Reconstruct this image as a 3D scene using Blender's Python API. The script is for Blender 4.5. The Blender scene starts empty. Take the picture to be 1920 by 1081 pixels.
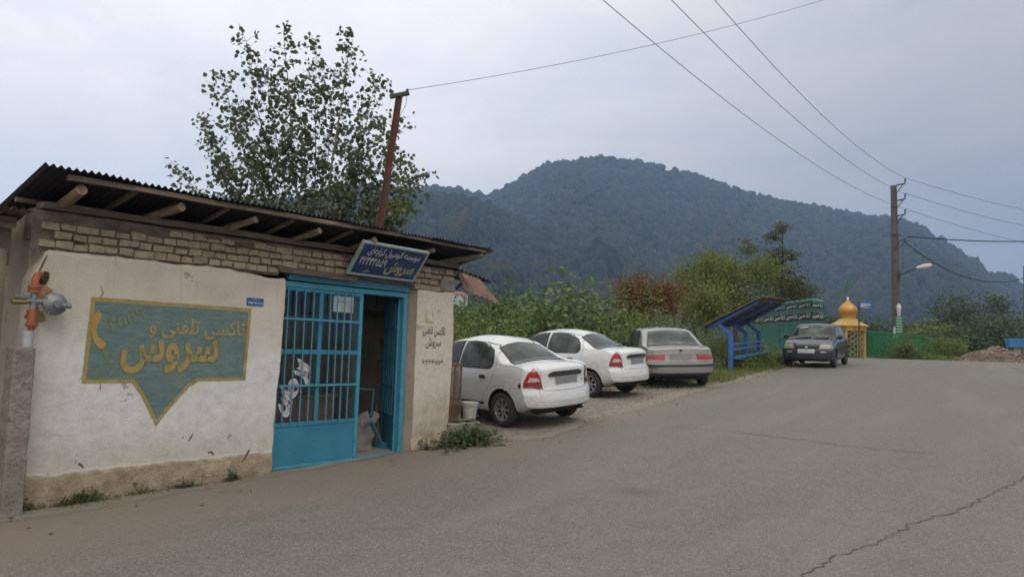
import bpy, bmesh, math, random
import numpy as np
from mathutils import Vector, Matrix, noise as mnoise
from mathutils.bvhtree import BVHTree
from mathutils.geometry import delaunay_2d_cdt

SC = bpy.context.scene
COL = SC.collection
R = math.radians

# ------------------------------------------------------------------ camera
EYE = Vector((0.0, 0.0, 1.6))
PITCH, ROLL, FPX, PW, PH = R(4.5), R(1.8), 1400.0, 1920.0, 1081.0
_fw = Vector((0, math.cos(PITCH), math.sin(PITCH)))
_u0 = Vector((0, -math.sin(PITCH), math.cos(PITCH)))
_r0 = Vector((1, 0, 0))
CR = _r0 * math.cos(ROLL) + _u0 * math.sin(ROLL)
CU = -_r0 * math.sin(ROLL) + _u0 * math.cos(ROLL)
cam = bpy.data.cameras.new('camera')
camo = bpy.data.objects.new('camera', cam)
COL.objects.link(camo)
m = Matrix((CR, CU, -_fw)).transposed().to_4x4()
m.translation = EYE
camo.matrix_world = m
cam.sensor_width = 36.0
cam.lens = 36.0 * FPX / PW
cam.clip_start = 0.1
cam.clip_end = 6000
SC.camera = camo

def at(px, py, d):
    """world point seen at a pixel, d metres along the view axis"""
    return EYE + (CR * ((px - PW / 2) / FPX) - CU * ((py - PH / 2) / FPX) + _fw) * d

# ------------------------------------------------------------------ world, sun, exposure
SC.render.engine = 'CYCLES'
SC.view_settings.view_transform = 'Standard'
SC.view_settings.look = 'None'
SC.view_settings.exposure = 0.0
SC.view_settings.gamma = 1.0
SC.cycles.use_denoising = True
SC.cycles.max_bounces = 8
SC.cycles.volume_bounces = 1
SC.cycles.transparent_max_bounces = 12
SUN_EL, SUN_AZ = R(52), R(150)
W = bpy.data.worlds.new('World')
SC.world = W
W.use_nodes = True

class NB:
    """small node builder"""
    def __init__(s, tree):
        s.t = tree; s.n = tree.nodes; s.l = tree.links
    def new(s, typ, **kw):
        nd = s.n.new(typ)
        for k, v in kw.items():
            setattr(nd, k, v)
        return nd
    def put(s, sock, v):
        if hasattr(v, 'is_output'):
            s.l.new(v, sock)
        elif isinstance(v, (tuple, list)) and len(v) == 3 and sock.type == 'RGBA':
            sock.default_value = (*v, 1)
        else:
            sock.default_value = v
    def obj(s):
        return s.new('ShaderNodeTexCoord').outputs['Object']
    def gen(s):
        return s.new('ShaderNodeTexCoord').outputs['Generated']
    def sep(s, v):
        nd = s.new('ShaderNodeSeparateXYZ'); s.put(nd.inputs[0], v); return nd.outputs
    def comb(s, x, y, z):
        nd = s.new('ShaderNodeCombineXYZ')
        for i, q in enumerate((x, y, z)): s.put(nd.inputs[i], q)
        return nd.outputs[0]
    def scale(s, v, sc):
        nd = s.new('ShaderNodeMapping'); s.put(nd.inputs['Vector'], v); nd.inputs['Scale'].default_value = sc; return nd.outputs[0]
    def noise(s, vec, sc=5, det=5, rough=.55, dist=0.0):
        nd = s.new('ShaderNodeTexNoise'); s.put(nd.inputs['Vector'], vec)
        nd.inputs['Scale'].default_value = sc; nd.inputs['Detail'].default_value = det
        nd.inputs['Roughness'].default_value = rough; nd.inputs['Distortion'].default_value = dist
        return nd.outputs['Fac']
    def voro(s, vec, sc=5, feat='F1', out='Distance'):
        nd = s.new('ShaderNodeTexVoronoi', feature=feat); s.put(nd.inputs['Vector'], vec)
        nd.inputs['Scale'].default_value = sc
        return nd.outputs[out]
    def ramp(s, f, stops, interp='LINEAR'):
        nd = s.new('ShaderNodeValToRGB'); s.put(nd.inputs[0], f)
        cr = nd.color_ramp; cr.interpolation = interp
        while len(cr.elements) < len(stops): cr.elements.new(.5)
        for e, (p, c) in zip(cr.elements, stops):
            e.position = p
            e.color = (*c, 1) if isinstance(c, (tuple, list)) else (c, c, c, 1)
        return nd.outputs[0]
    def mix(s, f, a, b, mode='MIX'):
        nd = s.new('ShaderNodeMix', data_type='RGBA', blend_type=mode)
        s.put(nd.inputs[0], f); s.put(nd.inputs[6], a); s.put(nd.inputs[7], b)
        return nd.outputs[2]
    def math(s, op, a, b=0.0, clamp=False):
        nd = s.new('ShaderNodeMath', operation=op, use_clamp=clamp)
        s.put(nd.inputs[0], a); s.put(nd.inputs[1], b)
        return nd.outputs[0]
    def step(s, v, lo, hi):
        nd = s.new('ShaderNodeMapRange', interpolation_type='SMOOTHSTEP'); s.put(nd.inputs[0], v)
        nd.inputs[1].default_value = lo; nd.inputs[2].default_value = hi
        return nd.outputs[0]
    def bump(s, h, strength=.5, dist=.01):
        nd = s.new('ShaderNodeBump'); s.put(nd.inputs['Height'], h)
        nd.inputs['Strength'].default_value = strength; nd.inputs['Distance'].default_value = dist
        return nd.outputs[0]

w = NB(W.node_tree)
for nd in list(w.n): w.n.remove(nd)
sky = w.new('ShaderNodeTexSky', sky_type='NISHITA')
sky.sun_disc = False; sky.sun_elevation = SUN_EL; sky.sun_rotation = SUN_AZ
g = w.gen()
xo = w.sep(g)
# overcast layer: brighter overhead and behind the camera, greyer to the right
cl = w.noise(w.scale(g, (1.0, 1.0, 3.4)), 1.9, 7, .58, .5)
lum = w.math('SUBTRACT', 9.9, w.math('MULTIPLY', w.step(xo[0], -.25, .62), 5.7))
lum = w.math('ADD', lum, w.math('MULTIPLY', w.step(xo[2], .14, .44), 2.1))
lum = w.math('ADD', lum, w.math('MULTIPLY', w.step(xo[2], .44, .95), 5.0))
lum = w.math('ADD', lum, w.math('MULTIPLY', w.step(xo[1], 0.2, -.8), 3.0))
lum = w.math('MULTIPLY', lum, w.math('ADD', .68, w.math('MULTIPLY', cl, .62)))
tint = w.ramp(w.math('ADD', cl, w.math('MULTIPLY', xo[0], -.12)), [(.28, (.90, .98, 1.09)), (.48, (.985, .99, 1.02)), (.66, (1.02, .995, .99))])
warm = w.math('MAXIMUM', w.step(xo[2], .46, .80), w.step(xo[1], .15, -.5))
tint = w.mix(warm, tint, (1.04, .985, .90))
cloudc = w.new('ShaderNodeVectorMath', operation='SCALE')
w.put(cloudc.inputs[0], tint); w.put(cloudc.inputs['Scale'], lum)
mixc = w.mix(.93, sky.outputs[0], cloudc.outputs[0])
bg = w.new('ShaderNodeBackground'); w.put(bg.inputs[0], mixc); bg.inputs[1].default_value = 0.1
wo = w.new('ShaderNodeOutputWorld'); w.l.new(bg.outputs[0], wo.inputs[0])

sun = bpy.data.lights.new('sun', 'SUN')
sun.energy = 1.0; sun.angle = R(25); sun.color = (1.0, .95, .86)
suno = bpy.data.objects.new('sun', sun); COL.objects.link(suno)
_sd = Vector((math.sin(SUN_AZ) * math.cos(SUN_EL), math.cos(SUN_AZ) * math.cos(SUN_EL), math.sin(SUN_EL)))
suno.rotation_euler = _sd.to_track_quat('Z', 'Y').to_euler()
suno.location = (30, -30, 60)

# ------------------------------------------------------------------ objects, tags, mesh builder
def tag(o, label=None, cat=None, group=None, kind=None):
    if label: o['label'] = label
    if cat: o['category'] = cat
    if group: o['group'] = group
    if kind: o['kind'] = kind
    return o

def thing(name, label, cat, loc=(0, 0, 0), rz=0.0, group=None):
    o = bpy.data.objects.new(name, None); COL.objects.link(o)
    o.empty_display_size = .2
    o.location = loc; o.rotation_euler = (0, 0, rz)
    return tag(o, label, cat, group)

class MB:
    def __init__(s):
        s.v = []; s.f = []; s.mi = []
    def add(s, vs, fs, mi=0):
        b = len(s.v)
        s.v.extend([tuple(p) for p in vs])
        s.f.extend([tuple(b + i for i in f) for f in fs])
        s.mi.extend([mi] * len(fs))
        return s
    def box(s, x0, x1, y0, y1, z0, z1, mi=0, M=None, jit=0.0, rnd=None):
        vs = [Vector((x, y, z)) for z in (z0, z1) for y in (y0, y1) for x in (x0, x1)]
        if jit: vs = [p + Vector([rnd.uniform(-jit, jit) for _ in range(3)]) for p in vs]
        if M is not None: vs = [M @ p for p in vs]
        return s.add(vs, [(0, 2, 3, 1), (4, 5, 7, 6), (0, 1, 5, 4), (2, 6, 7, 3), (0, 4, 6, 2), (1, 3, 7, 5)], mi)
    def beam(s, a, b, w, h, mi=0, up=(0, 0, 1)):
        """rectangular bar from a to b"""
        a, b = Vector(a), Vector(b); d = (b - a).normalized(); up = Vector(up)
        sd = d.cross(up)
        if sd.length < 1e-4: sd = d.cross(Vector((1, 0, 0)))
        sd.normalize(); u2 = sd.cross(d)
        vs = [p + sd * (w / 2 * i) + u2 * (h / 2 * j) for p in (a, b) for i, j in ((-1, -1), (1, -1), (1, 1), (-1, 1))]
        return s.add(vs, [(3, 2, 1, 0), (4, 5, 6, 7), (0, 1, 5, 4), (1, 2, 6, 5), (2, 3, 7, 6), (3, 0, 4, 7)], mi)
    def tube(s, pts, rad, n=8, mi=0, cap=True):
        pts = [Vector(p) for p in pts]
        if not hasattr(rad, '__len__'): rad = [rad] * len(pts)
        rings = []; prev = None
        for i, p in enumerate(pts):
            d = (pts[min(i + 1, len(pts) - 1)] - pts[max(i - 1, 0)])
            if d.length < 1e-9: d = Vector((0, 0, 1))
            d.normalize()
            if prev is None:
                a = d.orthogonal().normalized()
            else:
                a = prev - d * prev.dot(d)
                a = a.normalized() if a.length > 1e-6 else d.orthogonal().normalized()
            prev = a; b = d.cross(a)
            rings.append([p + (a * math.cos(2 * math.pi * k / n) + b * math.sin(2 * math.pi * k / n)) * rad[i] for k in range(n)])
        vs = [q for r in rings for q in r]; fs = []
        for i in range(len(pts) - 1):
            for k in range(n):
                k2 = (k + 1) % n
                fs.append((i * n + k, i * n + k2, (i + 1) * n + k2, (i + 1) * n + k))
        if cap:
            fs.append(tuple(range(n))[::-1]); fs.append(tuple((len(pts) - 1) * n + k for k in range(n)))
        return s.add(vs, fs, mi)
    def lathe(s, prof, n=24, M=None, mi=0, closed=False):
        """prof: (radius, height) about local Z"""
        vs = []; fs = []
        for r, z in prof:
            for k in range(n):
                a = 2 * math.pi * k / n
                p = Vector((r * math.cos(a), r * math.sin(a), z))
                vs.append(M @ p if M is not None else p)
        L = len(prof)
        for i in range(L - 1 if not closed else L):
            i2 = (i + 1) % L
            for k in range(n):
                k2 = (k + 1) % n
                fs.append((i * n + k, i * n + k2, i2 * n + k2, i2 * n + k))
        return s.add(vs, fs, mi)
    def grid(s, P, nu, nv, mi=0, flip=False):
        """P(i, j) -> point"""
        vs = [P(i, j) for j in range(nv + 1) for i in range(nu + 1)]
        q = nu + 1; fs = []
        for j in range(nv):
            for i in range(nu):
                f = (j * q + i, j * q + i + 1, (j + 1) * q + i + 1, (j + 1) * q + i)
                fs.append(f[::-1] if flip else f)
        return s.add(vs, fs, mi)
    def build(s, name, mats, parent=None, smooth=None, M=None):
        me = bpy.data.meshes.new(name)
        me.from_pydata(s.v, [], s.f)
        if not isinstance(mats, (list, tuple)): mats = [mats]
        for q in mats: me.materials.append(q)
        if any(s.mi): me.polygons.foreach_set('material_index', s.mi)
        if smooth is not None:
            me.polygons.foreach_set('use_smooth', [True] * len(me.polygons))
            me.set_sharp_from_angle(angle=R(smooth))
        me.update()
        o = bpy.data.objects.new(name, me); COL.objects.link(o)
        if parent is not None: o.parent = parent
        if M is not None: o.matrix_local = M
        return o

def np_mesh(name, V, F, mats, parent=None, smooth=False, mi=None):
    """V (n,3), F (m,k) equal sized faces"""
    me = bpy.data.meshes.new(name)
    V = np.asarray(V, np.float32); F = np.asarray(F, np.int32)
    me.vertices.add(len(V)); me.vertices.foreach_set('co', V.ravel())
    k = F.shape[1]
    me.loops.add(F.size); me.loops.foreach_set('vertex_index', F.ravel())
    me.polygons.add(len(F)); me.polygons.foreach_set('loop_start', np.arange(0, F.size, k, dtype=np.int32))
    if smooth: me.polygons.foreach_set('use_smooth', np.ones(len(F), bool))
    if not isinstance(mats, (list, tuple)): mats = [mats]
    for q in mats: me.materials.append(q)
    if mi is not None: me.polygons.foreach_set('material_index', np.asarray(mi, np.int32))
    me.update(calc_edges=True)
    o = bpy.data.objects.new(name, me); COL.objects.link(o)
    if parent is not None: o.parent = parent
    return o

def bevel_obj(o, width=.006, seg=2, angle=35):
    md = o.modifiers.new('bevel', 'BEVEL'); md.width = width; md.segments = seg
    md.limit_method = 'ANGLE'; md.angle_limit = R(angle)
    return o

def copy_tree(o, parent=None):
    c = o.copy(); COL.objects.link(c)
    if parent is not None: c.parent = parent
    for ch in list(o.children): copy_tree(ch, c)
    return c

# ------------------------------------------------------------------ materials
MATS = {}
def newmat(name):
    mt = bpy.data.materials.new(name); mt.use_nodes = True
    nb = NB(mt.node_tree)
    pr = nb.n['Principled BSDF']
    MATS[name] = mt
    return mt, nb, pr

def pmat(name, c1, c2=None, sc=4.0, rough=.8, metal=0.0, bump=0.0, bsc=40.0, bd=.01, spots=None, coat=0.0, stretch=None, spec=None, rv=.1):
    """two tone noise material with optional dirt spots (colour, threshold, scale) and bump"""
    mt, nb, pr = newmat(name)
    v = nb.obj()
    if stretch: v = nb.scale(v, stretch)
    c2 = c2 or tuple(x * .8 for x in c1)
    f = nb.noise(v, sc, 6, .6)
    col = nb.ramp(f, [(.3, c2), (.7, c1)])
    if spots:
        sp = nb.ramp(nb.noise(v, spots[2], 8, .7), [(spots[1], 0.0), (spots[1] + .08, 1.0)])
        col = nb.mix(sp, col, spots[0])
    nb.put(pr.inputs['Base Color'], col)
    nb.put(pr.inputs['Roughness'], nb.math('ADD', rough - rv / 2, nb.math('MULTIPLY', nb.noise(v, sc * 3, 4), rv)))
    pr.inputs['Metallic'].default_value = metal
    if coat:
        pr.inputs['Coat Weight'].default_value = coat; pr.inputs['Coat Roughness'].default_value = .06
    if spec is not None: pr.inputs['Specular IOR Level'].default_value = spec
    if bump:
        nb.put(pr.inputs['Normal'], nb.bump(nb.noise(v, bsc, 6, .65), bump, bd))
    return mt

def leafmat(name, ca, cb, cc, trans=.35, rough=.55):
    """leaf colours vary from leaf to leaf; light passes through"""
    mt, nb, pr = newmat(name)
    gi = nb.new('ShaderNodeNewGeometry')
    rp = gi.outputs['Random Per Island']
    col = nb.ramp(rp, [(0.0, ca), (.55, cb), (1.0, cc)])
    big = nb.noise(nb.obj(), 1.1, 3)
    col = nb.mix(nb.math('MULTIPLY', nb.step(big, .42, .62), .45), col, cb)
    nb.put(pr.inputs['Base Color'], col); pr.inputs['Roughness'].default_value = rough
    pr.inputs['Specular IOR Level'].default_value = .35
    tr = nb.new('ShaderNodeBsdfTranslucent')
    nb.put(tr.inputs[0], nb.mix(.4, col, (.22, .30, .05)))
    mx = nb.new('ShaderNodeMixShader'); mx.inputs[0].default_value = trans
    nb.l.new(pr.outputs[0], mx.inputs[1]); nb.l.new(tr.outputs[0], mx.inputs[2])
    nb.l.new(mx.outputs[0], nb.n['Material Output'].inputs[0])
    return mt

# ------------------------------------------------------------------ lie of the land
ROADA = R(33)
_S = [-60, -10, 0, 3.3, 7.8, 10.2, 11.8, 14.6, 17.5, 22.6, 26.5, 30.4, 36, 39, 44, 60, 100, 250, 3000]
_Z = [-1, -.15, 0, .04, .12, .30, .41, .59, .78, 1.08, 1.25, 1.41, 1.6, 1.62, 1.45, .2, -2, -9, -9]
_sx = np.arange(-60, 260, .5)
_zz = np.interp(_sx, _S, _Z)
_k = np.ones(5) / 5
_zs = np.convolve(np.pad(_zz, 2, 'edge'), _k, 'valid')

def st(x, y):
    return x * math.sin(ROADA) + y * math.cos(ROADA), x * math.cos(ROADA) - y * math.sin(ROADA)

def xy(s, t):
    return s * math.sin(ROADA) + t * math.cos(ROADA), s * math.cos(ROADA) - t * math.sin(ROADA)

def sm(x, a, b):
    q = max(0.0, min(1.0, (x - a) / (b - a)))
    return q * q * (3 - 2 * q)

def ground_z(x, y):
    s, t = st(x, y)
    z = float(np.interp(s, _sx, _zs))
    d = sm(-t, 10.8, 40)
    z = z * (1 - d) - 9.0 * d
    z += .035 * (mnoise.noise((x * .35, y * .35, 0)) + .5 * mnoise.noise((x * 1.1, y * 1.1, 3))) * sm(-t, 5.4, 7.2)
    return z
# ------------------------------------------------------------------ ground, road, hills
def road_left(s):
    return -5.72 + .16 * mnoise.noise((s * .45, 1.7, 0)) + .10 * mnoise.noise((s * 1.9, 5.1, 0)) + .05 * mnoise.noise((s * 5.3, 2.1, 0)) + (-1.12 * (1 - sm(s, 7.6, 10.2)))

def axis(segs):
    out = []
    for a, b, h in segs:
        out += list(np.arange(a, b, h))
    return out + [segs[-1][1]]

mt, nb, pr = newmat('dirt')
v = nb.obj()
n1 = nb.noise(v, .6, 6); n2 = nb.noise(v, 7, 8, .7); n3 = nb.noise(v, 60, 4, .7)
c = nb.ramp(n1, [(.3, (.150, .122, .092)), (.5, (.215, .180, .142)), (.72, (.27, .232, .187))])
c = nb.mix(.55, c, nb.ramp(n2, [(.3, (.10, .080, .060)), (.55, (.215, .182, .145)), (.8, (.31, .275, .23))]))
c = nb.mix(.35, c, nb.ramp(n3, [(.3, (.08, .07, .06)), (.7, (.42, .38, .33))]))
nb.put(pr.inputs['Base Color'], c); pr.inputs['Roughness'].default_value = .95
hh = nb.math('ADD', nb.math('MULTIPLY', n2, .6), nb.math('MULTIPLY', n3, .35))
nb.put(pr.inputs['Normal'], nb.bump(hh, .9, .05))
M_DIRT = mt

mt, nb, pr = newmat('meadow')
v = nb.obj()
c = nb.ramp(nb.noise(v, .05, 8, .6), [(.3, (.035, .05, .018)), (.6, (.075, .09, .035)), (.8, (.12, .11, .06))])
nb.put(pr.inputs['Base Color'], c); pr.inputs['Roughness'].default_value = .95
M_MEADOW = mt

ss = axis([(-60, -8, 4), (-8, 0, .8), (0, 14, .2), (14, 34, .4), (34, 60, 1.5), (60, 250, 12), (250, 3000, 250)])
tt = axis([(-900, -150, 75), (-150, -40, 10), (-40, -14, 1.2), (-14, -3, .2), (-3, 4, .6), (4, 20, 2), (20, 150, 15), (150, 1200, 150)])
V = []; MI = []
for t in tt:
    for s in ss:
        x, y = xy(s, t)
        z = ground_z(x, y)
        rl = road_left(s)
        if rl < t < 5.2 and -30 < s < 70: z -= .05 * min(1, (t - rl) / .3)
        if rl - .5 < t <= rl: z += .010 * sm(t, rl - .5, rl - .05)
        V.append((x, y, z))
ns = len(ss); F = []
for j in range(len(tt) - 1):
    for i in range(ns - 1):
        F.append((j * ns + i, (j + 1) * ns + i, (j + 1) * ns + i + 1, j * ns + i + 1))
        MI.append(1 if (tt[j] < -16 or tt[j] > 18 or ss[i] > 44) else 0)
g_o = np_mesh('ground', V, np.array(F)[:, ::-1], [M_DIRT, M_MEADOW], smooth=True, mi=MI)
tag(g_o, kind='structure')

# asphalt, in a frame whose X runs across the road and Y along it
mt, nb, pr = newmat('asphalt')
v = nb.obj(); o3 = nb.sep(v)
big = nb.noise(nb.scale(v, (1, .35, 1)), .55, 5, .6)
mid = nb.noise(v, 3.2, 7, .65)
ag = nb.voro(v, 95, 'F1', 'Color')
agd = nb.voro(v, 95)
agl = nb.sep(ag)
c = nb.ramp(big, [(.28, (.104, .096, .082)), (.5, (.136, .126, .108)), (.74, (.172, .160, .138))])
c = nb.mix(.35, c, nb.ramp(mid, [(.3, (.080, .072, .060)), (.5, (.136, .126, .108)), (.72, (.205, .191, .166))]))
c = nb.mix(.48, c, nb.ramp(agl[0], [(0, (.045, .041, .035)), (.25, (.112, .103, .088)), (.8, (.172, .160, .138)), (1, (.31, .295, .265))]))
# dust carried in from the verge
edge = nb.math('ADD', o3[0], nb.math('MULTIPLY', nb.noise(v, .8, 6), 1.7))
dust = nb.math('MULTIPLY', nb.step(edge, -3.9, -6.1), .80)
nearw = nb.math('MULTIPLY', nb.step(o3[1], 11.5, 7.5), nb.step(edge, -4.2, -6.3))
c = nb.mix(dust, c, nb.mix(nb.noise(v, 14, 5), (.160, .130, .100), (.225, .188, .148)))
c = nb.mix(nb.math('MULTIPLY', nearw, .6), c, (.185, .153, .120))
# worn paler wheel track and old patches
tr = nb.math('MULTIPLY', nb.step(nb.noise(nb.scale(v, (1, .12, 1)), .9, 4), .52, .66), .22)
c = nb.mix(tr, c, (.205, .191, .167))
pt = nb.ramp(nb.voro(nb.scale(v, (1, .55, 1)), .33, 'F1', 'Color'), [(.0, 0.0), (.78, 0.0), (.80, 1.0)], 'CONSTANT')
c = nb.mix(nb.math('MULTIPLY', pt, .16), c, (.085, .079, .068))
sp2 = nb.ramp(nb.noise(v, 1.3, 8, .75), [(.62, 0.0), (.70, 1.0)])
c = nb.mix(nb.math('MULTIPLY', sp2, .30), c, (.080, .073, .060))
# oil spot
dx = nb.math('SUBTRACT', o3[0], -3.17); dy = nb.math('SUBTRACT', o3[1], 7.4)
rr = nb.math('ADD', nb.math('POWER', nb.math('ABSOLUTE', nb.math('MULTIPLY', dx, 2.6)), 2.0), nb.math('POWER', nb.math('ABSOLUTE', nb.math('MULTIPLY', dy, 3.2)), 2.0))
rr = nb.math('ADD', rr, nb.math('MULTIPLY', nb.noise(v, 6, 5), .9))
c = nb.mix(nb.math('MULTIPLY', nb.step(rr, 1.15, .45), .5), c, (.085, .078, .062))
nb.put(pr.inputs['Base Color'], c)
nb.put(pr.inputs['Roughness'], nb.math('ADD', .78, nb.math('MULTIPLY', mid, .2)))
hh = nb.math('ADD', nb.math('MULTIPLY', agd, -.9), nb.math('MULTIPLY', nb.noise(v, 220, 3), .5))
nb.put(pr.inputs['Normal'], nb.bump(hh, .55, .008))
M_ROAD = mt

V = []; F = []
rs = axis([(-30, -6, 2), (-6, 0, .5), (0, 16, .16), (16, 40, .3), (40, 70, 2)])
NT = 26
for s in rs:
    l = road_left(s)
    for k in range(NT + 1):
        q = k / NT
        t = l + (4.6 - l) * q ** 1.5
        x, y = xy(s, t)
        z = float(np.interp(s, _sx, _zs)) + .012
        if k == 0: z -= .06
        z += .035 * (mnoise.noise((x * .35, y * .35, 0)) + .5 * mnoise.noise((x * 1.1, y * 1.1, 3))) * sm(-t, 5.4, 7.2)
        z += .012 * mnoise.noise((x * .5, y * .5, 8)) * q
        V.append((t, s, z))
for j in range(len(rs) - 1):
    for k in range(NT):
        a = j * (NT + 1) + k
        F.append((a, a + 1, a + NT + 2, a + NT + 1))
road = np_mesh('road', V, F, M_ROAD, smooth=True)
road.rotation_euler = (0, 0, -ROADA)
tag(road, kind='structure')
# frame check: local X (t) -> (cos, -sin), local Y (s) -> (sin, cos)

M_CRACK = pmat('crack_filler', (.060, .055, .048), (.095, .088, .076), 20, .95)
def crack(pts, wd, seed):
    rnd = random.Random(seed); mb = MB(); P = []
    for (a, b) in zip(pts[:-1], pts[1:]):
        n = max(2, int((Vector(b) - Vector(a)).length / .07))
        for i in range(n): P.append(Vector(a).lerp(Vector(b), i / n))
    P.append(Vector(pts[-1]))
    L = []; Rr = []
    for i, p in enumerate(P):
        d = (P[min(i + 1, len(P) - 1)] - P[max(i - 1, 0)]).normalized(); nrm = Vector((-d.y, d.x))
        p = p + nrm * rnd.uniform(-.035, .035)
        ww = wd * rnd.uniform(.35, 1.25) * min(1, i / 4 + .2, (len(P) - i) / 4)
        for lst, sg in ((L, 1), (Rr, -1)):
            q = p + nrm * ww * sg
            s, t = st(q.x, q.y)
            lst.append((q.x, q.y, float(np.interp(s, _sx, _zs)) + .012 + .012 * mnoise.noise((q.x * .5, q.y * .5, 8)) + .006))
    n = len(L)
    mb.add(L + Rr, [(i, i + 1, n + i + 1, n + i) for i in range(n - 1)])
    o = mb.build('road_crack', M_CRACK); tag(o, kind='structure')
crack([(6.8, 9.35), (5.84, 8.55), (4.9, 7.75), (4.27, 7.22), (3.6, 6.75), (3.04, 6.17), (2.5, 5.75), (2.09, 5.3), (1.3, 4.5)], .0075, 1)
crack([(2.48, 12.18), (3.3, 11.7), (4.24, 10.94), (4.72, 10.32), (5.6, 9.9)], .007, 2)

# ------------------------------------------------------------------ haze and wooded hills
SKYLINE = [(-400, 470), (0, 420), (200, 395), (400, 372), (560, 372), (620, 352), (690, 343), (760, 352), (810, 346), (860, 352), (905, 362), (940, 352), (980, 330), (1030, 305), (1080, 297), (1130, 293), (1200, 301), (1260, 313), (1330, 335), (1400, 360), (1470, 374), (1560, 392), (1640, 405), (1700, 412), (1760, 443), (1830, 487), (1850, 513), (1870, 509), (1895, 516), (1920, 535), (2050, 585), (2300, 640)]
FRONTLINE = [(-400, 520), (0, 470), (300, 400), (500, 384), (640, 360), (760, 356), (860, 361), (930, 383), (1000, 412), (1100, 446), (1200, 476), (1300, 506), (1400, 535), (1500, 566), (1600, 596), (1700, 620), (1900, 655), (2300, 690)]
def az_el(px, py):
    d = at(px, py, 1) - EYE
    return math.atan2(d.x, d.y), d.z / math.hypot(d.x, d.y)
def profile(line):
    a = [az_el(*p) for p in line]
    return [q[0] for q in a], [q[1] for q in a]

M_HILL = pmat('hill_soil', (.035, .042, .02), (.05, .05, .028), .02, .95)
mt, nb, pr = newmat('forest_crowns')
gi = nb.new('ShaderNodeNewGeometry')
c = nb.ramp(gi.outputs['Random Per Island'], [(0, (.012, .023, .013)), (.45, (.025, .038, .019)), (.8, (.041, .051, .025)), (.94, (.062, .055, .029)), (1, (.075, .056, .036))])
sp_n = nb.ramp(nb.noise(nb.obj(), .012, 5, .6), [(.40, 0.0), (.62, 1.0)])
c = nb.mix(nb.math('MULTIPLY', sp_n, .5), c, (.046, .046, .022))
nb.put(pr.inputs['Base Color'], c); pr.inputs['Roughness'].default_value = .95
pr.inputs['Specular IOR Level'].default_value = .1
nb.put(pr.inputs['Normal'], nb.bump(nb.noise(nb.obj(), .55, 5, .7), 1.0, 2.5))
M_FOREST = mt

def hill(line, r0, r1, a0, a1, seed, crown, drop):
    A, E = profile(line)
    na, nr = 150, 36
    rng = np.random.default_rng(seed)
    def height(a, q):
        ridge = EYE.z + np.interp(a, A, E) * r1 - 7.0
        s = np.where(q < 1, np.clip(q, 0, 1) ** 1.15, 1 - (q - 1) * drop)
        z = -10 + (ridge + 10) * s
        env = np.clip(q, 0, 1) * np.clip(1.0 - q, 0, 1) * 4
        w1 = np.sin(a * 31 + q * 3.1 + seed) + .6 * np.sin(a * 67 - q * 5.0 + 2 * seed) + .5 * np.sin(a * 17 + q * 9)
        return z + env * w1 * 11
    a = np.linspace(a0, a1, na); q = np.linspace(0, 1.5, nr)
    QA, QQ = np.meshgrid(a, q)
    rad = r0 + (r1 - r0) * QQ
    V = np.stack([np.sin(QA) * rad, np.cos(QA) * rad, height(QA, QQ) - 7.0 * np.clip(QQ, .15, 1)], -1).reshape(-1, 3)
    idx = np.arange(na * nr).reshape(nr, na)
    F = np.stack([idx[:-1, :-1], idx[:-1, 1:], idx[1:, 1:], idx[1:, :-1]], -1).reshape(-1, 4)
    o = np_mesh('hill', V, F, M_HILL, smooth=True); tag(o, kind='structure')
    # crowns: lumpy domes standing on the slope
    n = int((a1 - a0) * (r1 ** 2 - r0 ** 2) / 2 * 1.25 / (crown * crown * .62))
    qa = rng.uniform(a0, a1, n); qq = np.sqrt(rng.uniform(r0 ** 2, (r0 + (r1 - r0) * 1.08) ** 2, n)); qq = (qq - r0) / (r1 - r0)
    rad = r0 + (r1 - r0) * qq
    base = np.stack([np.sin(qa) * rad, np.cos(qa) * rad, height(qa, qq)], -1)
    bm = bmesh.new(); bmesh.ops.create_icosphere(bm, subdivisions=2, radius=1)
    sv = np.array([x.co[:] for x in bm.verts]); sf = np.array([[x.index for x in f.verts] for f in bm.faces]); bm.free()
    keepv = sv[:, 2] > -.45
    remap = -np.ones(len(sv), int); remap[keepv] = np.arange(keepv.sum())
    sf = remap[sf[(keepv[sf]).all(1)]]; sv = sv[keepv]
    k = len(sv)
    size = crown * (.34 + .36 * rng.random(n) ** 1.4)
    lump = 1 + np.clip(rng.normal(0, .16, (n, k)), -.3, .3)
    ang = rng.uniform(0, 6.28, n)
    x = sv[None, :, 0] * np.cos(ang)[:, None] - sv[None, :, 1] * np.sin(ang)[:, None]
    y = sv[None, :, 0] * np.sin(ang)[:, None] + sv[None, :, 1] * np.cos(ang)[:, None]
    hgt = rng.uniform(.85, 1.5, n)
    P = np.stack([x * lump * size[:, None], y * lump * size[:, None], (sv[None, :, 2] * hgt[:, None] * lump + .55) * size[:, None]], -1) + base[:, None, :]
    FF = (sf[None] + (np.arange(n) * k)[:, None, None]).reshape(-1, 3)
    o = np_mesh('hillside_forest', P.reshape(-1, 3), FF, M_FOREST, smooth=True)
    tag(o, kind='stuff')
    return n
hill(SKYLINE, 420, 1150, R(-24), R(46), 3, 8.8, .5)
hill(FRONTLINE, 260, 700, R(-24), R(44), 8, 7.4, .9)
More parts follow.
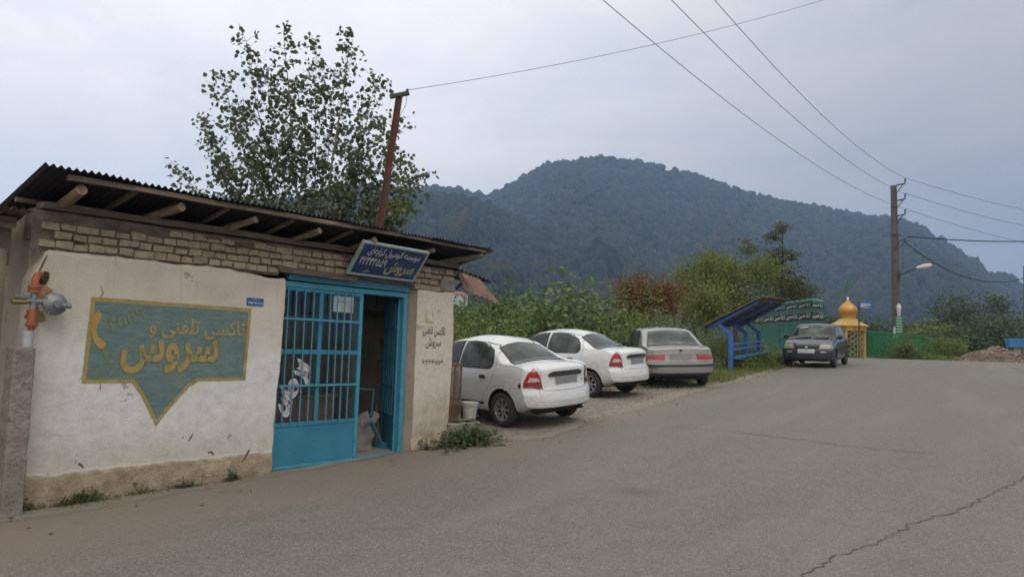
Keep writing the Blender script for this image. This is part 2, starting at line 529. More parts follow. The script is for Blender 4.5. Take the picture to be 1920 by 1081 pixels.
# ------------------------------------------------------------------ lettering
_T = {'ا': 'FE8D FE8E', 'آ': 'FE81 FE82', 'ب': 'FE8F FE90 FE91 FE92', 'پ': 'FB56 FB57 FB58 FB59', 'ت': 'FE95 FE96 FE97 FE98', 'ج': 'FE9D FE9E FE9F FEA0',
      'ح': 'FEA1 FEA2 FEA3 FEA4', 'د': 'FEA9 FEAA', 'ر': 'FEAD FEAE', 'س': 'FEB1 FEB2 FEB3 FEB4', 'ش': 'FEB5 FEB6 FEB7 FEB8', 'ع': 'FEC9 FECA FECB FECC',
      'ف': 'FED1 FED2 FED3 FED4', 'ک': 'FB8E FB8F FB90 FB91', 'ل': 'FEDD FEDE FEDF FEE0', 'م': 'FEE1 FEE2 FEE3 FEE4', 'ن': 'FEE5 FEE6 FEE7 FEE8',
      'و': 'FEED FEEE', 'ه': 'FEE9 FEEA FEEB FEEC', 'ی': 'FBFC FBFD FBFE FBFF', 'ق': 'FED5 FED6 FED7 FED8'}
def fa(s):
    """joined letter forms in the order they are drawn, left to right"""
    out = []
    for i, ch in enumerate(s):
        if ch not in _T: out.append(ch); continue
        f = _T[ch].split()
        p = s[i - 1] if i else ' '; nx = s[i + 1] if i + 1 < len(s) else ' '
        jp = p in _T and len(_T[p].split()) == 4
        jn = len(f) == 4 and nx in _T
        out.append(chr(int(f[3 if jp and jn else 2 if jn else 1 if jp else 0], 16)))
    return ''.join(out)[::-1].replace('\u200c', '')

def text2d(body, bold=0.0, res=3):
    """flat filled outlines: verts scaled so that the text is 1 high, centred"""
    cu = bpy.data.curves.new('t', 'FONT'); cu.body = body; cu.size = 1; cu.offset = bold; cu.resolution_u = res
    o = bpy.data.objects.new('t', cu); COL.objects.link(o)
    dg = bpy.context.evaluated_depsgraph_get(); dg.update()
    me = o.evaluated_get(dg).to_mesh()
    v = np.array([x.co[:2] for x in me.vertices]); f = [tuple(p.vertices) for p in me.polygons]
    o.evaluated_get(dg).to_mesh_clear()
    bpy.data.objects.remove(o); bpy.data.curves.remove(cu)
    lo, hi = v.min(0), v.max(0)
    return (v - (lo + hi) / 2), f, hi - lo

def put_text(mb, body, fn, cx, cy, w=None, h=None, rot=0.0, bold=0.0, mi=0, shear=0.0, res=3):
    """fn(x, y) -> 3D point; the text is centred on (cx, cy) and w wide or h high"""
    v, f, sz = text2d(body, bold, res)
    kx = (w / sz[0]) if w else h / sz[1]
    ky = (h / sz[1]) if h else kx
    P = []
    for x, y in v:
        x, y = x * kx + shear * y * ky, y * ky
        P.append(fn(cx + x * math.cos(rot) - y * math.sin(rot), cy + x * math.sin(rot) + y * math.cos(rot)))
    mb.add(P, f, mi)

def fill_poly(mb, poly, fn, h=.05, mi=0, flip=False):
    """a filled outline, densely sampled so that it can follow an uneven surface"""
    n = len(poly); vs = []; 
    for i in range(n):
        a, b = Vector(poly[i]), Vector(poly[(i + 1) % n])
        k = max(1, int((b - a).length / h))
        vs += [a.lerp(b, q / k) for q in range(k)]
    ne = len(vs); edges = [(i, (i + 1) % ne) for i in range(ne)]
    xs = [p.x for p in vs]; ys = [p.y for p in vs]
    def inside(p):
        c = False
        for i in range(ne):
            a, b = vs[i], vs[(i + 1) % ne]
            if (a.y > p.y) != (b.y > p.y) and p.x < (b.x - a.x) * (p.y - a.y) / (b.y - a.y) + a.x: c = not c
        return c
    def dist(p): return min((p - q).length for q in vs[::1])
    ins = []
    x = min(xs) + h / 2
    while x < max(xs):
        y = min(ys) + h / 2
        while y < max(ys):
            p = Vector((x, y))
            if inside(p) and dist(p) > h * .45: ins.append(p)
            y += h
        x += h
    r = delaunay_2d_cdt(vs + ins, edges, [], 1, 1e-6)
    mb.add([fn(p.x, p.y) for p in r[0]], [tuple(q[::-1]) if flip else tuple(q) for q in r[2]], mi)

def offset_poly(poly, d):
    """move each edge of an anticlockwise outline inwards by d"""
    n = len(poly); out = []
    for i in range(n):
        a, b, c = Vector(poly[i - 1]), Vector(poly[i]), Vector(poly[(i + 1) % n])
        e1 = (b - a).normalized(); e2 = (c - b).normalized()
        n1 = Vector((-e1.y, e1.x)); n2 = Vector((-e2.y, e2.x))
        m_ = (n1 + n2)
        k = d / max(.35, m_.length_squared / 2)
        out.append(tuple(b + m_ * k))
    return out

# ------------------------------------------------------------------ the taxi office
# local frame: X along the front wall (away to the right), Y into the building, Z up
BO = Vector((-1.40761, 10.24874, 0)); BRZ = R(52)
BM = Matrix.Translation(BO) @ Matrix.Rotation(BRZ, 4, 'Z')
BMI = BM.inverted()
def bl(px, py, y=0.0):
    """pixel -> point of the plane Y = y of the office's own frame"""
    a = BMI @ EYE; d = BMI.to_3x3() @ (at(px, py, 1) - EYE)
    t = (y - a.y) / d.y
    return a + d * t

office = thing('taxi_office', 'small white plastered taxi office with blue barred door and rusty tin roof', 'building', BO, BRZ)

def wdisp(x, z):
    d = .016 * mnoise.noise((x * .9, z * .9, 2)) + .007 * mnoise.noise((x * 3.1, z * 3.1, 5)) + .0025 * mnoise.noise((x * 11, z * 11, 1))
    return d - .028 * (1 - sm(z, .12, .40)) - .03 * (1 - sm(z, -.1, .12))

# plaster: whitewash over cream render, brown splash band at the foot
mt, nb, pr = newmat('whitewash_plaster')
v = nb.obj(); q = nb.sep(v)
nA = nb.noise(v, 1.6, 7, .6); nB_ = nb.noise(v, 9, 8, .65); nC = nb.noise(nb.scale(v, (1, 1, .35)), 5, 7, .7)
white = nb.ramp(nB_, [(.28, (.50, .485, .455)), (.5, (.60, .59, .57)), (.7, (.66, .65, .63))])
cream = nb.ramp(nA, [(.3, (.40, .345, .27)), (.5, (.49, .435, .35)), (.72, (.56, .51, .43))])
zt_ = nb.math('ADD', q[2], nb.math('MULTIPLY', nb.math('SUBTRACT', nA, .5), .9))
up = nb.step(zt_, 1.35, 1.95)
c = nb.mix(nb.math('MULTIPLY', up, .85), white, cream)
# grime: horizontal wipes, low dusty zone
low = nb.step(nb.math('ADD', q[2], nb.math('MULTIPLY', nC, .75)), 1.30, .62)
c = nb.mix(nb.math('MULTIPLY', low, .55), c, (.37, .315, .235))
wip = nb.ramp(nb.noise(nb.scale(v, (1, 1, 4.5)), 2.4, 8, .7), [(.56, 0.0), (.72, 1.0)])
c = nb.mix(nb.math('MULTIPLY', wip, .35), c, (.30, .27, .22))
spk = nb.ramp(nb.noise(v, 26, 6, .75), [(.635, 0.0), (.70, 1.0)])
c = nb.mix(nb.math('MULTIPLY', spk, .6), c, (.22, .19, .15))
chip = nb.ramp(nb.noise(v, 3.3, 9, .72), [(.632, 0.0), (.645, 1.0)])
c = nb.mix(nb.math('MULTIPLY', chip, .75), c, nb.mix(nb.noise(v, 30, 4), (.24, .20, .15), (.40, .35, .27)))
drip = nb.ramp(nb.noise(nb.scale(v, (9, 1, .55)), 2.0, 6, .6), [(.60, 0.0), (.74, 1.0)])
c = nb.mix(nb.math('MULTIPLY', nb.math('MULTIPLY', drip, nb.step(q[2], 1.2, 2.3)), .45), c, (.27, .225, .165))
pit = nb.ramp(nb.noise(v, 70, 5, .75), [(.30, 1.0), (.40, 0.0)])
c = nb.mix(nb.math('MULTIPLY', pit, .42), c, (.26, .23, .19))
lft = nb.step(nb.math('ADD', q[0], nb.math('MULTIPLY', nA, .5)), -4.05, -4.35)
c = nb.mix(nb.math('MULTIPLY', lft, .35), c, (.42, .35, .26))
zl = nb.math('ADD', q[2], nb.math('MULTIPLY', nb.math('SUBTRACT', nb.noise(nb.scale(v, (1, 1, .5)), 1.7, 9, .7), .5), .13))
brown = nb.ramp(nb.noise(v, 6, 8, .7), [(.28, (.20, .150, .098)), (.5, (.36, .285, .198)), (.72, (.50, .42, .31))])
c = nb.mix(nb.step(zl, .345, .325), c, brown)
c = nb.mix(nb.math('MULTIPLY', nb.step(zl, .16, .0), .6), c, (.10, .078, .055))
nb.put(pr.inputs['Base Color'], c); pr.inputs['Roughness'].default_value = .92
lowb = nb.math('ADD', .25, nb.math('MULTIPLY', nb.step(zl, .36, .30), 1.0))
hh = nb.math('ADD', nb.math('MULTIPLY', nB_, .5), nb.math('MULTIPLY', nb.noise(v, 45, 6, .7), .5))
hh = nb.math('SUBTRACT', hh, nb.math('MULTIPLY', chip, .35))
nb.put(pr.inputs['Normal'], nb.bump(nb.math('MULTIPLY', hh, lowb), 1.0, .045))
M_PLASTER = mt

mt, nb, pr = newmat('pillar_plaster')
v = nb.obj(); q = nb.sep(v)
nA = nb.noise(v, 2.4, 7, .65); nB_ = nb.noise(v, 12, 8, .7)
c = nb.ramp(nB_, [(.28, (.43, .385, .31)), (.5, (.53, .485, .405)), (.72, (.60, .56, .48))])
low = nb.step(nb.math('ADD', q[2], nb.math('MULTIPLY', nA, 1.1)), 1.75, .75)
c = nb.mix(nb.math('MULTIPLY', low, .75), c, nb.ramp(nb.noise(v, 4.5, 8, .7), [(.3, (.18, .125, .075)), (.52, (.36, .28, .19)), (.7, (.46, .39, .29))]))
st_ = nb.ramp(nb.noise(nb.scale(v, (1.6, 1, .8)), 2.6, 7, .65), [(.53, 0.0), (.64, 1.0)])
c = nb.mix(nb.math('MULTIPLY', nb.math('MULTIPLY', st_, low), .75), c, (.12, .085, .05))
nb.put(pr.inputs['Base Color'], c); pr.inputs['Roughness'].default_value = .92
nb.put(pr.inputs['Normal'], nb.bump(nb.math('ADD', nb.math('MULTIPLY', nB_, .6), nb.math('MULTIPLY', nb.noise(v, 50, 6, .7), .4)), .6, .015))
M_PILLAR = mt

M_MORTAR = pmat('mud_mortar', (.20, .165, .125), (.085, .066, .048), 9, .95, bump=.9, bsc=30, bd=.03)
mt, nb, pr = newmat('old_brick')
v = nb.obj(); gi = nb.new('ShaderNodeNewGeometry')
c = nb.ramp(gi.outputs['Random Per Island'], [(0, (.235, .178, .115)), (.35, (.32, .258, .172)), (.7, (.37, .305, .212)), (.86, (.29, .25, .19)), (1, (.20, .175, .14))])
c = nb.mix(.55, c, nb.ramp(nb.noise(v, 16, 8, .7), [(.3, (.12, .095, .066)), (.52, (.34, .275, .185)), (.75, (.50, .42, .30))]))
nb.put(pr.inputs['Base Color'], c); pr.inputs['Roughness'].default_value = .95
nb.put(pr.inputs['Normal'], nb.bump(nb.noise(v, 60, 7, .7), .8, .012))
M_BRICK = mt
M_PLANK = pmat('weathered_plank', (.17, .128, .094), (.060, .044, .034), 7, .9, bump=.7, bsc=30, bd=.01, stretch=(.35, 4, 4), spots=((.28, .23, .18), .58, 5))
M_LOG = pmat('rafter_log', (.25, .180, .122), (.095, .066, .044), 6, .85, bump=.5, bsc=25, bd=.01, stretch=(4, .6, 4), spots=((.10, .07, .05), .60, 6))
M_TIN = pmat('dark_tin', (.028, .026, .026), (.014, .013, .014), 5, .75, metal=.25, bump=.2, bsc=30, spots=((.060, .038, .030), .60, 3))
M_TIN_RUST = pmat('rusty_tin', (.25, .155, .125), (.13, .075, .058), 4, .8, metal=.15, bump=.2, bsc=30, spots=((.30, .24, .22), .56, 4), stretch=(1, 1, 1))
M_BLUE = pmat('blue_door_paint', (.035, .205, .300), (.026, .155, .235), 3, .5, bump=.08, bsc=25, spots=((.085, .085, .080), .665, 15), spec=.5)
M_BLUE2 = pmat('blue_grille_paint', (.055, .27, .385), (.035, .19, .285), 6, .5, bump=.1, bsc=40, spots=((.09, .07, .06), .68, 22))
M_DARKIN = pmat('dim_interior_wall', (.42, .37, .30), (.30, .26, .20), 2.2, .95, bump=.3, bsc=20, spots=((.18, .15, .11), .60, 2))
M_CONC = pmat('rough_concrete', (.30, .27, .23), (.17, .15, .125), 6, .95, bump=1.0, bsc=22, bd=.03, spots=((.09, .08, .07), .60, 11))
M_OLDWALL = pmat('old_render', (.30, .255, .20), (.20, .165, .125), 2.6, .95, bump=.7, bsc=18, bd=.02, spots=((.10, .085, .065), .63, 6))

def wall_grid(name, xl, xr, z0, zt, nx, nz, thick, mat, parent, ytop=None):
    """front face displaced, left and right outlines are functions of z, the top is a function of x"""
    mb = MB()
    def P(i, j):
        u = i / nx; q = j / nz
        x = xl(0) + (xr(0) - xl(0)) * u
        z = z0 + (zt(x) - z0) * q
        x = xl(z) + (xr(z) - xl(z)) * u
        y = wdisp(x, z)
        if i in (0, nx): y += .03
        if j == nz: y += .03
        return (x, y, z)
    mb.grid(P, nx, nz)
    def B(i, j):
        p = P(i, j); return (p[0], thick, p[2])
    mb.grid(B, nx, nz, flip=True)
    for i in (0, nx):
        mb.grid(lambda a, b, i=i: P(i, b) if a == 0 else B(i, b), 1, nz, flip=(i == 0) ^ True)
    mb.grid(lambda a, b: P(a, nz) if b == 0 else B(a, nz), nx, 1)
    return mb.build(name, mat, parent, smooth=50)

def nz1(x, k, s): return mnoise.noise((x * k, s, .5))
wall_l = wall_grid('wall', lambda z: -4.62 + .02 * nz1(z, 2, 1) + .09 * sm(z, 2.0, 2.35), lambda z: -2.035 + .065 * sm(z, .3, 2.0) + .018 * nz1(z, 2.6, 4) + .008 * nz1(z, 9, 2),
                   -.25, lambda x: 2.365 + .018 * nz1(x, 2.7, 9) + .012 * nz1(x, 9, 3) - (.05 * sm(x, -3.0, -2.1)), 110, 96, .24, M_PLASTER, office)
pil = wall_grid('pillar', lambda z: .150 + .010 * nz1(z, 3, 7), lambda z: .935 + .012 * nz1(z, 3, 8) - .03 * (1 - sm(z, .2, 1.2)), -.25,
                lambda x: 2.385 + .02 * nz1(x, 5, 2), 30, 80, .30, M_PILLAR, office)
# reveal beside the door
mb = MB()
mb.grid(lambda i, j: (.048 + .006 * nz1(j * .06, 4, 3) + (.112 if i else 0), .13 - (.128 if i else 0) + .004 * nz1(j * .1, 5, 1), -.2 + 2.58 * j / 30), 1, 30)
rv = mb.build('door_reveal', M_OLDWALL, office)
# side and back walls, floor, ceiling boards
mb = MB()
def slope_top(y): return 2.80 - .27 * y
for x0, x1, ya in ((-4.58, -4.38, .24), (.72, .925, .30)):
    mb = MB(); mb.add([(x0, ya, -.2), (x1, ya, -.2), (x1, 3.4, -.2), (x0, 3.4, -.2), (x0, ya, slope_top(ya)), (x1, ya, slope_top(ya)), (x1, 3.4, slope_top(3.4)), (x0, 3.4, slope_top(3.4))],
           [(3, 2, 1, 0), (4, 5, 6, 7), (0, 1, 5, 4), (1, 2, 6, 5), (2, 3, 7, 6), (3, 0, 4, 7)])
    mb.build('side_wall', M_DARKIN, office)
mb = MB(); mb.box(-4.38, .72, 2.9, 3.1, -.2, 2.0); mb.build('back_wall', M_DARKIN, office)
mb = MB(); mb.box(-4.38, .72, .26, 2.9, -.1, .10); mb.build('floor', M_CONC, office)
mb = MB(); mb.box(-2.02, .10, -.02, .255, -.15, .085, jit=.012, rnd=random.Random(3)); mb.build('threshold', M_CONC, office)
# mortar bed and bricks under the eaves
rnd = random.Random(11)
mb = MB()
def mort(i, j):
    x = -4.64 + (5.58) * i / 90; z = (2.34 if x < -2.05 or x > .08 else 2.43) + (.36 if x < -2.05 or x > .08 else .27) * j / 8
    return (x, .018 + .012 * mnoise.noise((x * 6, z * 8, 1)) + (.05 if i in (0, 90) else 0) - (.024 if j >= 7 else 0) * (1 if x > -4 else .6), z + (.01 * nz1(x, 6, 4) if j == 8 else 0))
mb.grid(mort, 90, 8)
mb.box(-4.62, .92, .05, .30, 2.44, 2.72)
mb.build('mortar_bed', M_MORTAR, office, smooth=60)
mb = MB()
def brick(x, z, L, h):
    mb.box(x, x + L, -.010 + rnd.uniform(-.018, .012), .09, z, z + h, jit=.0075, rnd=rnd)
for row in range(4):
    z = 2.368 + row * .082
    x = -4.60 + rnd.uniform(-.02, .05) + (.10 if row % 2 else 0)
    while x < .90:
        L = rnd.choice((.13, .14, .125, .135, .12, .15, .20)) * rnd.uniform(.9, 1.08)
        if row == 0 and -2.10 < x + L / 2 < .12:
            x += .05; continue
        if row == 3 and mnoise.noise((x * .8, 3, 3)) + .16 * (x + 2.2) < -.05:
            x += .12; continue
        if .60 < x + L / 2 and row < 2:
            if row == 0 and x < .92:
                x = max(x, .62); break
            break
        zz = z + .008 * nz1(x, 1.3, row) + rnd.uniform(-.004, .004)
        brick(x, zz, min(L, .93 - x), .067 + rnd.uniform(-.008, .004))
        x += L + rnd.uniform(.007, .017)
br = mb.build('brick_course', M_BRICK, office); bevel_obj(br, .009, 2)
mb = MB(); mb.box(.615, .925, -.012, .1, 2.375, 2.545, jit=.01, rnd=rnd)
bevel_obj(mb.build('concrete_block', M_CONC, office), .014, 2)
# timber: wall plate, lintel
def plank(x0, x1, y0, y1, zfun, h, n=40, seed=1):
    mb = MB(); 
    for q in range(n):
        pass
    def ring(i):
        x = x0 + (x1 - x0) * i / n
        z = zfun(x); hh_ = h * (1 + .18 * nz1(x, 2.1, seed)); yy = y0 + .012 * nz1(x, 1.7, seed + 5)
        return [(x, yy, z), (x, y1, z), (x, y1, z + hh_), (x, yy + .006, z + hh_)]
    vs = [p for i in range(n + 1) for p in ring(i)]; fs = []
    for i in range(n):
        for k in range(4): fs.append((i * 4 + k, (i + 1) * 4 + k, (i + 1) * 4 + (k + 1) % 4, i * 4 + (k + 1) % 4))
    fs += [(0, 1, 2, 3), tuple(n * 4 + k for k in (3, 2, 1, 0))]
    mb.add(vs, fs); return mb
plank(-4.60, .93, -.055, .12, lambda x: 2.715 + .012 * nz1(x, 1.1, 2) + .004 * (x + 4.6), .062).build('wall_plate', M_PLANK, office, smooth=40)
plank(-2.12, -.95, -.035, .10, lambda x: 2.385 - .012 * (x + 2.1) + .004 * nz1(x, 3, 1), .075, 16, 4).build('timber_lintel', M_PLANK, office, smooth=40)
plank(-.97, .14, -.02, .10, lambda x: 2.405 + .003 * nz1(x, 3, 5), .045, 16, 6).build('timber_lintel', M_PLANK, office, smooth=40)

# roof: corrugated tin rising to the front
def roof_z(y): return 3.02 - .275 * (y + .45)
mb = MB(); PIT = .062; NX = int(5.92 / PIT * 10)
def tin(i, j, off=0.0):
    x = -4.76 + 5.92 * i / NX
    y = -.45 + 4.2 * (j / 7) ** 1.3
    sag = .018 * nz1(x, .9, 3) + .012 * nz1(x, 2.3, 7)
    if j == 0: y += .012 * nz1(x, 1.2, 4) + .03 * (math.floor((x + 4.76) / .78) % 2) - .015
    return (x, y, roof_z(y) + .013 * math.sin(2 * math.pi * x / PIT) + sag + off + .006 * (math.floor((x + 4.76) / .78) % 2))
mb.grid(tin, NX, 7)
mb.grid(lambda i, j: tin(i, j, -.004), NX, 7, flip=True)
roof = mb.build('roof', M_TIN, office, smooth=60)
# right end: a bent rusty sheet edge
mb = MB()
mb.grid(lambda i, j: (1.12 + .10 * i / 3, -.47 + 1.6 * j / 10, roof_z(-.47 + 1.6 * j / 10) + .02 - .05 * (i / 3) ** 2 + .008 * math.sin(j * 2.1)), 3, 10)
mb.grid(lambda i, j: (1.12 + .10 * i / 3, -.47 + 1.6 * j / 10, roof_z(-.47 + 1.6 * j / 10) + .016 - .05 * (i / 3) ** 2 + .008 * math.sin(j * 2.1)), 3, 10, flip=True)
mb.build('verge_sheet', M_TIN_RUST, roof, smooth=60)
plank(-4.55, -2.2, -.425, -.36, lambda x: 2.930 + .010 * (x + 4.55) + .010 * nz1(x, 1.4, 3), .045, 30, 8).build('purlin', M_PLANK, roof, smooth=40)
plank(-2.35, -.62, -.43, -.37, lambda x: 2.955 + .006 * (x + 2.3) + .008 * nz1(x, 1.4, 6), .043, 24, 9).build('purlin', M_PLANK, roof, smooth=40)
plank(-.75, 1.12, -.425, -.37, lambda x: 2.975 - .004 * (x + .7) + .008 * nz1(x, 1.4, 9), .036, 24, 10).build('purlin', M_PLANK, roof, smooth=40)
rnd = random.Random(5)
for k, (x0, x1, rr_) in enumerate([(-4.44, -4.42, .058), (-3.66, -3.50, .055), (-2.84, -2.70, .048), (-1.98, -1.84, .046), (-1.10, -1.0, .045), (-.1, 0.05, .04)]):
    mb = MB(); pts = []; rad = []
    for i in range(11):
        q = i / 10; y = .9 - 1.29 * q
        bend = .045 * math.sin(q * 3.1) if k == 1 else .015 * math.sin(q * 3.1)
        pts.append((x0 + (x1 - x0) * max(0, (q - .6) / .4) + .030 * nz1(q, 4, k), y, roof_z(y) - .10 - rr_ * .45 + bend * .6 - .01)); rad.append(rr_ * .84 * (1 + .30 * nz1(q, 6, k + 3)))
    mb.tube(pts, rad, 10)
    mb.build('rafter', M_LOG, roof, smooth=50)
mb = MB(); mb.tube([(.70, .10, 2.80), (.86, -.15, 2.86), (1.06, -.40, 2.925)], [.05, .045, .038], 10); mb.build('rafter', M_LOG, roof, smooth=50)
for k, x in enumerate((-4.05, -3.1, -2.3, -1.45)):
    mb = MB(); mb.beam((x, .9, roof_z(.9) - .06), (x + .1, -.36, roof_z(-.36) - .055), .045, .03); mb.build('batten', M_PLANK, roof)
mb = MB(); mb.box(-4.75, .95, .15, .19, 2.76, 2.80); mb.build('batten', M_PLANK, roof)

# lean-to of tin on the right hand side wall, its sheet sloping down to the front
FQ = [bl(855, 507, .22), bl(900, 523, .22), bl(938, 570, -.12), bl(872, 544, -.12)]
mb = MB()
def flap(i, j, o=0.0):
    u = i / 60; q = j / 4
    p = (FQ[0] * (1 - u) + FQ[1] * u) * (1 - q) + (FQ[3] * (1 - u) + FQ[2] * u) * q
    return tuple(p + Vector((0, -.5, 1)).normalized() * (.015 * math.sin(2 * math.pi * u * 7) + o))
mb.grid(flap, 60, 4); mb.grid(lambda i, j: flap(i, j, -.004), 60, 4, flip=True)
fl = mb.build('side_awning', M_TIN_RUST, office, smooth=60)
mb = MB(); Fa, Fb = bl(856, 504, .20), bl(921, 528, .20)
def flap2(i, j, o=0.0):
    p = Fa.lerp(Fb, i / 60)
    return (p.x, p.y + 1.3 * j / 4, p.z + .10 * j / 4 + .016 * math.sin(2 * math.pi * i / 60 * 8) + o + .01)
mb.grid(flap2, 60, 4); mb.grid(lambda i, j: flap2(i, j, -.006), 60, 4, flip=True)
mb.build('awning_sheet', M_TIN, fl, smooth=60)
mb = MB(); mb.beam(tuple(Fa + Vector((-.05, .25, -.06))), tuple(Fb + Vector((0, .25, -.05))), .05, .04); mb.beam((.90, .35, 2.18), tuple(Fa.lerp(Fb, .55) + Vector((0, .25, -.08))), .03, .035); mb.beam((.86, -.03, 2.665), (1.12, -.06, 2.69), .05, .025)
mb.build('awning_bracket', M_PLANK, fl)

# ---------------- painted panel on the wall
PANEL = [tuple(bl(*p).xz) for p in [(152, 718), (246, 716.5), (262, 738), (276, 765), (292, 799), (308, 777), (335, 746), (355, 724), (372, 714), (460, 712), (470.5, 578), (171, 556)]]
mt, nb, pr = newmat('mural_green')
v = nb.obj()
c = nb.ramp(nb.noise(v, 5, 8, .7), [(.28, (.075, .120, .115)), (.5, (.105, .170, .160)), (.72, (.155, .235, .215))])
c = nb.mix(.4, c, nb.ramp(nb.noise(nb.scale(v, (1, 1, 5)), 7, 7, .7), [(.35, (.07, .115, .12)), (.65, (.19, .26, .23))]))
c = nb.mix(nb.math('MULTIPLY', nb.ramp(nb.noise(v, 24, 6, .75), [(.62, 0.), (.70, 1.)]), .5), c, (.30, .31, .27))
nb.put(pr.inputs['Base Color'], c); pr.inputs['Roughness'].default_value = .85
nb.put(pr.inputs['Normal'], nb.bump(nb.noise(v, 35, 7, .7), .5, .012))
M_MURAL = mt
mt, nb, pr = newmat('mural_ochre')
v = nb.obj()
c = nb.ramp(nb.noise(v, 9, 8, .7), [(.28, (.21, .155, .055)), (.5, (.31, .235, .085)), (.72, (.38, .30, .13))])
c = nb.mix(nb.math('MULTIPLY', nb.ramp(nb.noise(v, 20, 6, .75), [(.60, 0.), (.68, 1.)]), .6), c, (.17, .18, .12))
nb.put(pr.inputs['Base Color'], c); pr.inputs['Roughness'].default_value = .85
nb.put(pr.inputs['Normal'], nb.bump(nb.noise(v, 35, 7, .7), .4, .01))
M_OCHRE = mt
M_OCHRE2 = pmat('mural_orange', (.42, .25, .07), (.33, .21, .06), 9, .85, bump=.3, bsc=35)
M_FADE = pmat('mural_faded_ochre', (.20, .20, .115), (.145, .18, .125), 14, .85)
M_FADE2 = pmat('mural_shadow_ochre', (.20, .17, .075), (.135, .14, .085), 14, .85)
def on_wall(off): return lambda x, z: (x, wdisp(x, z) - off, z)
mb = MB(); fill_poly(mb, PANEL, on_wall(.004), .05)
mb.v = [tuple(p) for p in mb.v]
panel = mb.build('painted_panel', M_OCHRE, office)
mb = MB(); fill_poly(mb, offset_poly(PANEL, .038), on_wall(.007), .05); mb.build('panel_field', M_MURAL, panel)
def wp(px, py): return tuple(bl(px, py).xz)
mb = MB(); f9 = on_wall(.0095); f10 = on_wall(.0115)
def wtext(body, px, py, pw, f, **kw):
    c0 = wp(px, py); wd = abs(wp(px + pw / 2, py)[0] - wp(px - pw / 2, py)[0])
    put_text(mb, body, f, c0[0], c0[1], w=wd, **kw)
wtext(fa('سروس'), 321, 668, 188, f9, bold=.050, mi=1, h=.365)
wtext(fa('سروس'), 321, 667, 182, f10, bold=.030, mi=0, h=.345)
wtext(fa('تاکسی تلفنی و'), 373, 617, 178, f10, bold=.022, mi=0, h=.215)
put_text(mb, '۲۵۵۹', f10, wp(236, 596)[0], wp(236, 596)[1], w=.37, rot=R(24), bold=.035, mi=2)
wtext('HADI', 184, 702, 28, f9, mi=2, bold=.02)
# telephone handset and coiled lead
def stroke(pts, ws, f, mi):
    P = [Vector(wp(*p)) for p in pts]; n = len(P); Lf = []; Rt = []
    for i, p in enumerate(P):
        d = (P[min(i + 1, n - 1)] - P[max(i - 1, 0)]).normalized(); nn = Vector((-d.y, d.x)) * ws[i]
        Lf.append(f(*(p + nn))); Rt.append(f(*(p - nn)))
    mb.add(Lf + Rt, [(i, n + i, n + i + 1, i + 1) for i in range(n - 1)], mi)
stroke([(187, 586), (183, 590), (179, 598), (176, 610), (175, 622), (178, 634), (184, 641), (190, 647), (194, 650)], [.02, .034, .036, .026, .022, .026, .036, .040, .022], f10, 3)
coil = [(191 + i * .62 + 3.2 * math.sin(i * 1.5), 651 + i * 1.75) for i in range(19)]
stroke(coil, [.0075] * 19, f10, 2)
mb.build('panel_lettering', [M_OCHRE, M_FADE2, M_FADE, M_OCHRE2], panel)
# hand lettering on the pillar
M_INK = pmat('faded_black_ink', (.055, .048, .04), (.20, .175, .135), 22, .9)
M_INK2 = pmat('faint_ink', (.20, .175, .135), (.36, .32, .25), 24, .9)
M_YEL = pmat('old_yellow_paint', (.42, .31, .12), (.45, .38, .25), 12, .9)
mb = MB(); pf = on_wall(.006)
def ptext(body, px, py, w_, h_, mi=0, bold=.0, rot=0.0):
    c0 = wp(px, py); put_text(mb, body, pf, c0[0], c0[1], w=w_, h=h_, mi=mi, bold=bold, rot=rot)
ptext(fa('تاکسی تلفنی'), 814, 621, .46, .155, bold=.012, rot=R(-2))
ptext(fa('سروش'), 812, 643, .30, .155, bold=.006)
ptext('۴۲۴۴۵۵۹', 811, 678, .42, .052, mi=0, bold=.012)
ptext('۱', 811, 590, .012, .07, mi=0); ptext(fa('در'), 822, 582, .07, .05, mi=0); ptext(fa('ت'), 800, 585, .05, .06, mi=1); ptext('[۱۲]', 789, 614, .14, .07, mi=1)
c0 = wp(806, 598); mb.add([pf(c0[0] - .09, c0[1] + .05), pf(c0[0] - .055, c0[1] + .05), pf(c0[0] - .03, c0[1] - .01), pf(c0[0] + .10, c0[1] - .045), pf(c0[0] - .05, c0[1] - .06), pf(c0[0] - .09, c0[1] - .03)], [(0, 5, 4, 3, 2, 1)], 2)
mb.build('pillar_lettering', [M_INK, M_INK2, M_YEL], pil)

# ---------------- door and barred window
door = bpy.data.objects.new('door', None); COL.objects.link(door); door.parent = office
DY = .10
mb = MB()
mb.box(-2.06, -1.98, DY - .03, DY + .05, .10, 2.30); mb.box(-.025, .045, DY - .03, DY + .05, .10, 2.30)
mb.box(-1.98, -.025, DY - .028, DY + .048, 2.235, 2.30)
mb.box(-.80, -.745, DY - .026, DY + .046, .135, 2.235)
mb.box(-1.98, -.025, DY - .027, DY + .047, .10, .135)
bevel_obj(mb.build('door_frame', M_BLUE2, door), .006)
mb = MB(); z = 2.305
mb.add([(-1.93, DY - .05, 2.315), (.055, DY - .05, 2.31), (.06, DY - .05, 2.435), (-1.90, DY - .05, 2.40), (-1.93, DY + .06, 2.315), (.055, DY + .06, 2.31), (.06, DY + .06, 2.435), (-1.90, DY + .06, 2.40)],
       [(0, 1, 2, 3), (7, 6, 5, 4), (0, 4, 5, 1), (1, 5, 6, 2), (2, 6, 7, 3), (3, 7, 4, 0)])
bevel_obj(mb.build('lintel_board', M_BLUE, door), .005)
mb = MB(); mb.box(-1.98, -.80, DY - .012, DY + .02, .135, .585); bevel_obj(mb.build('lower_panel', M_BLUE, door), .004)
mb = MB()
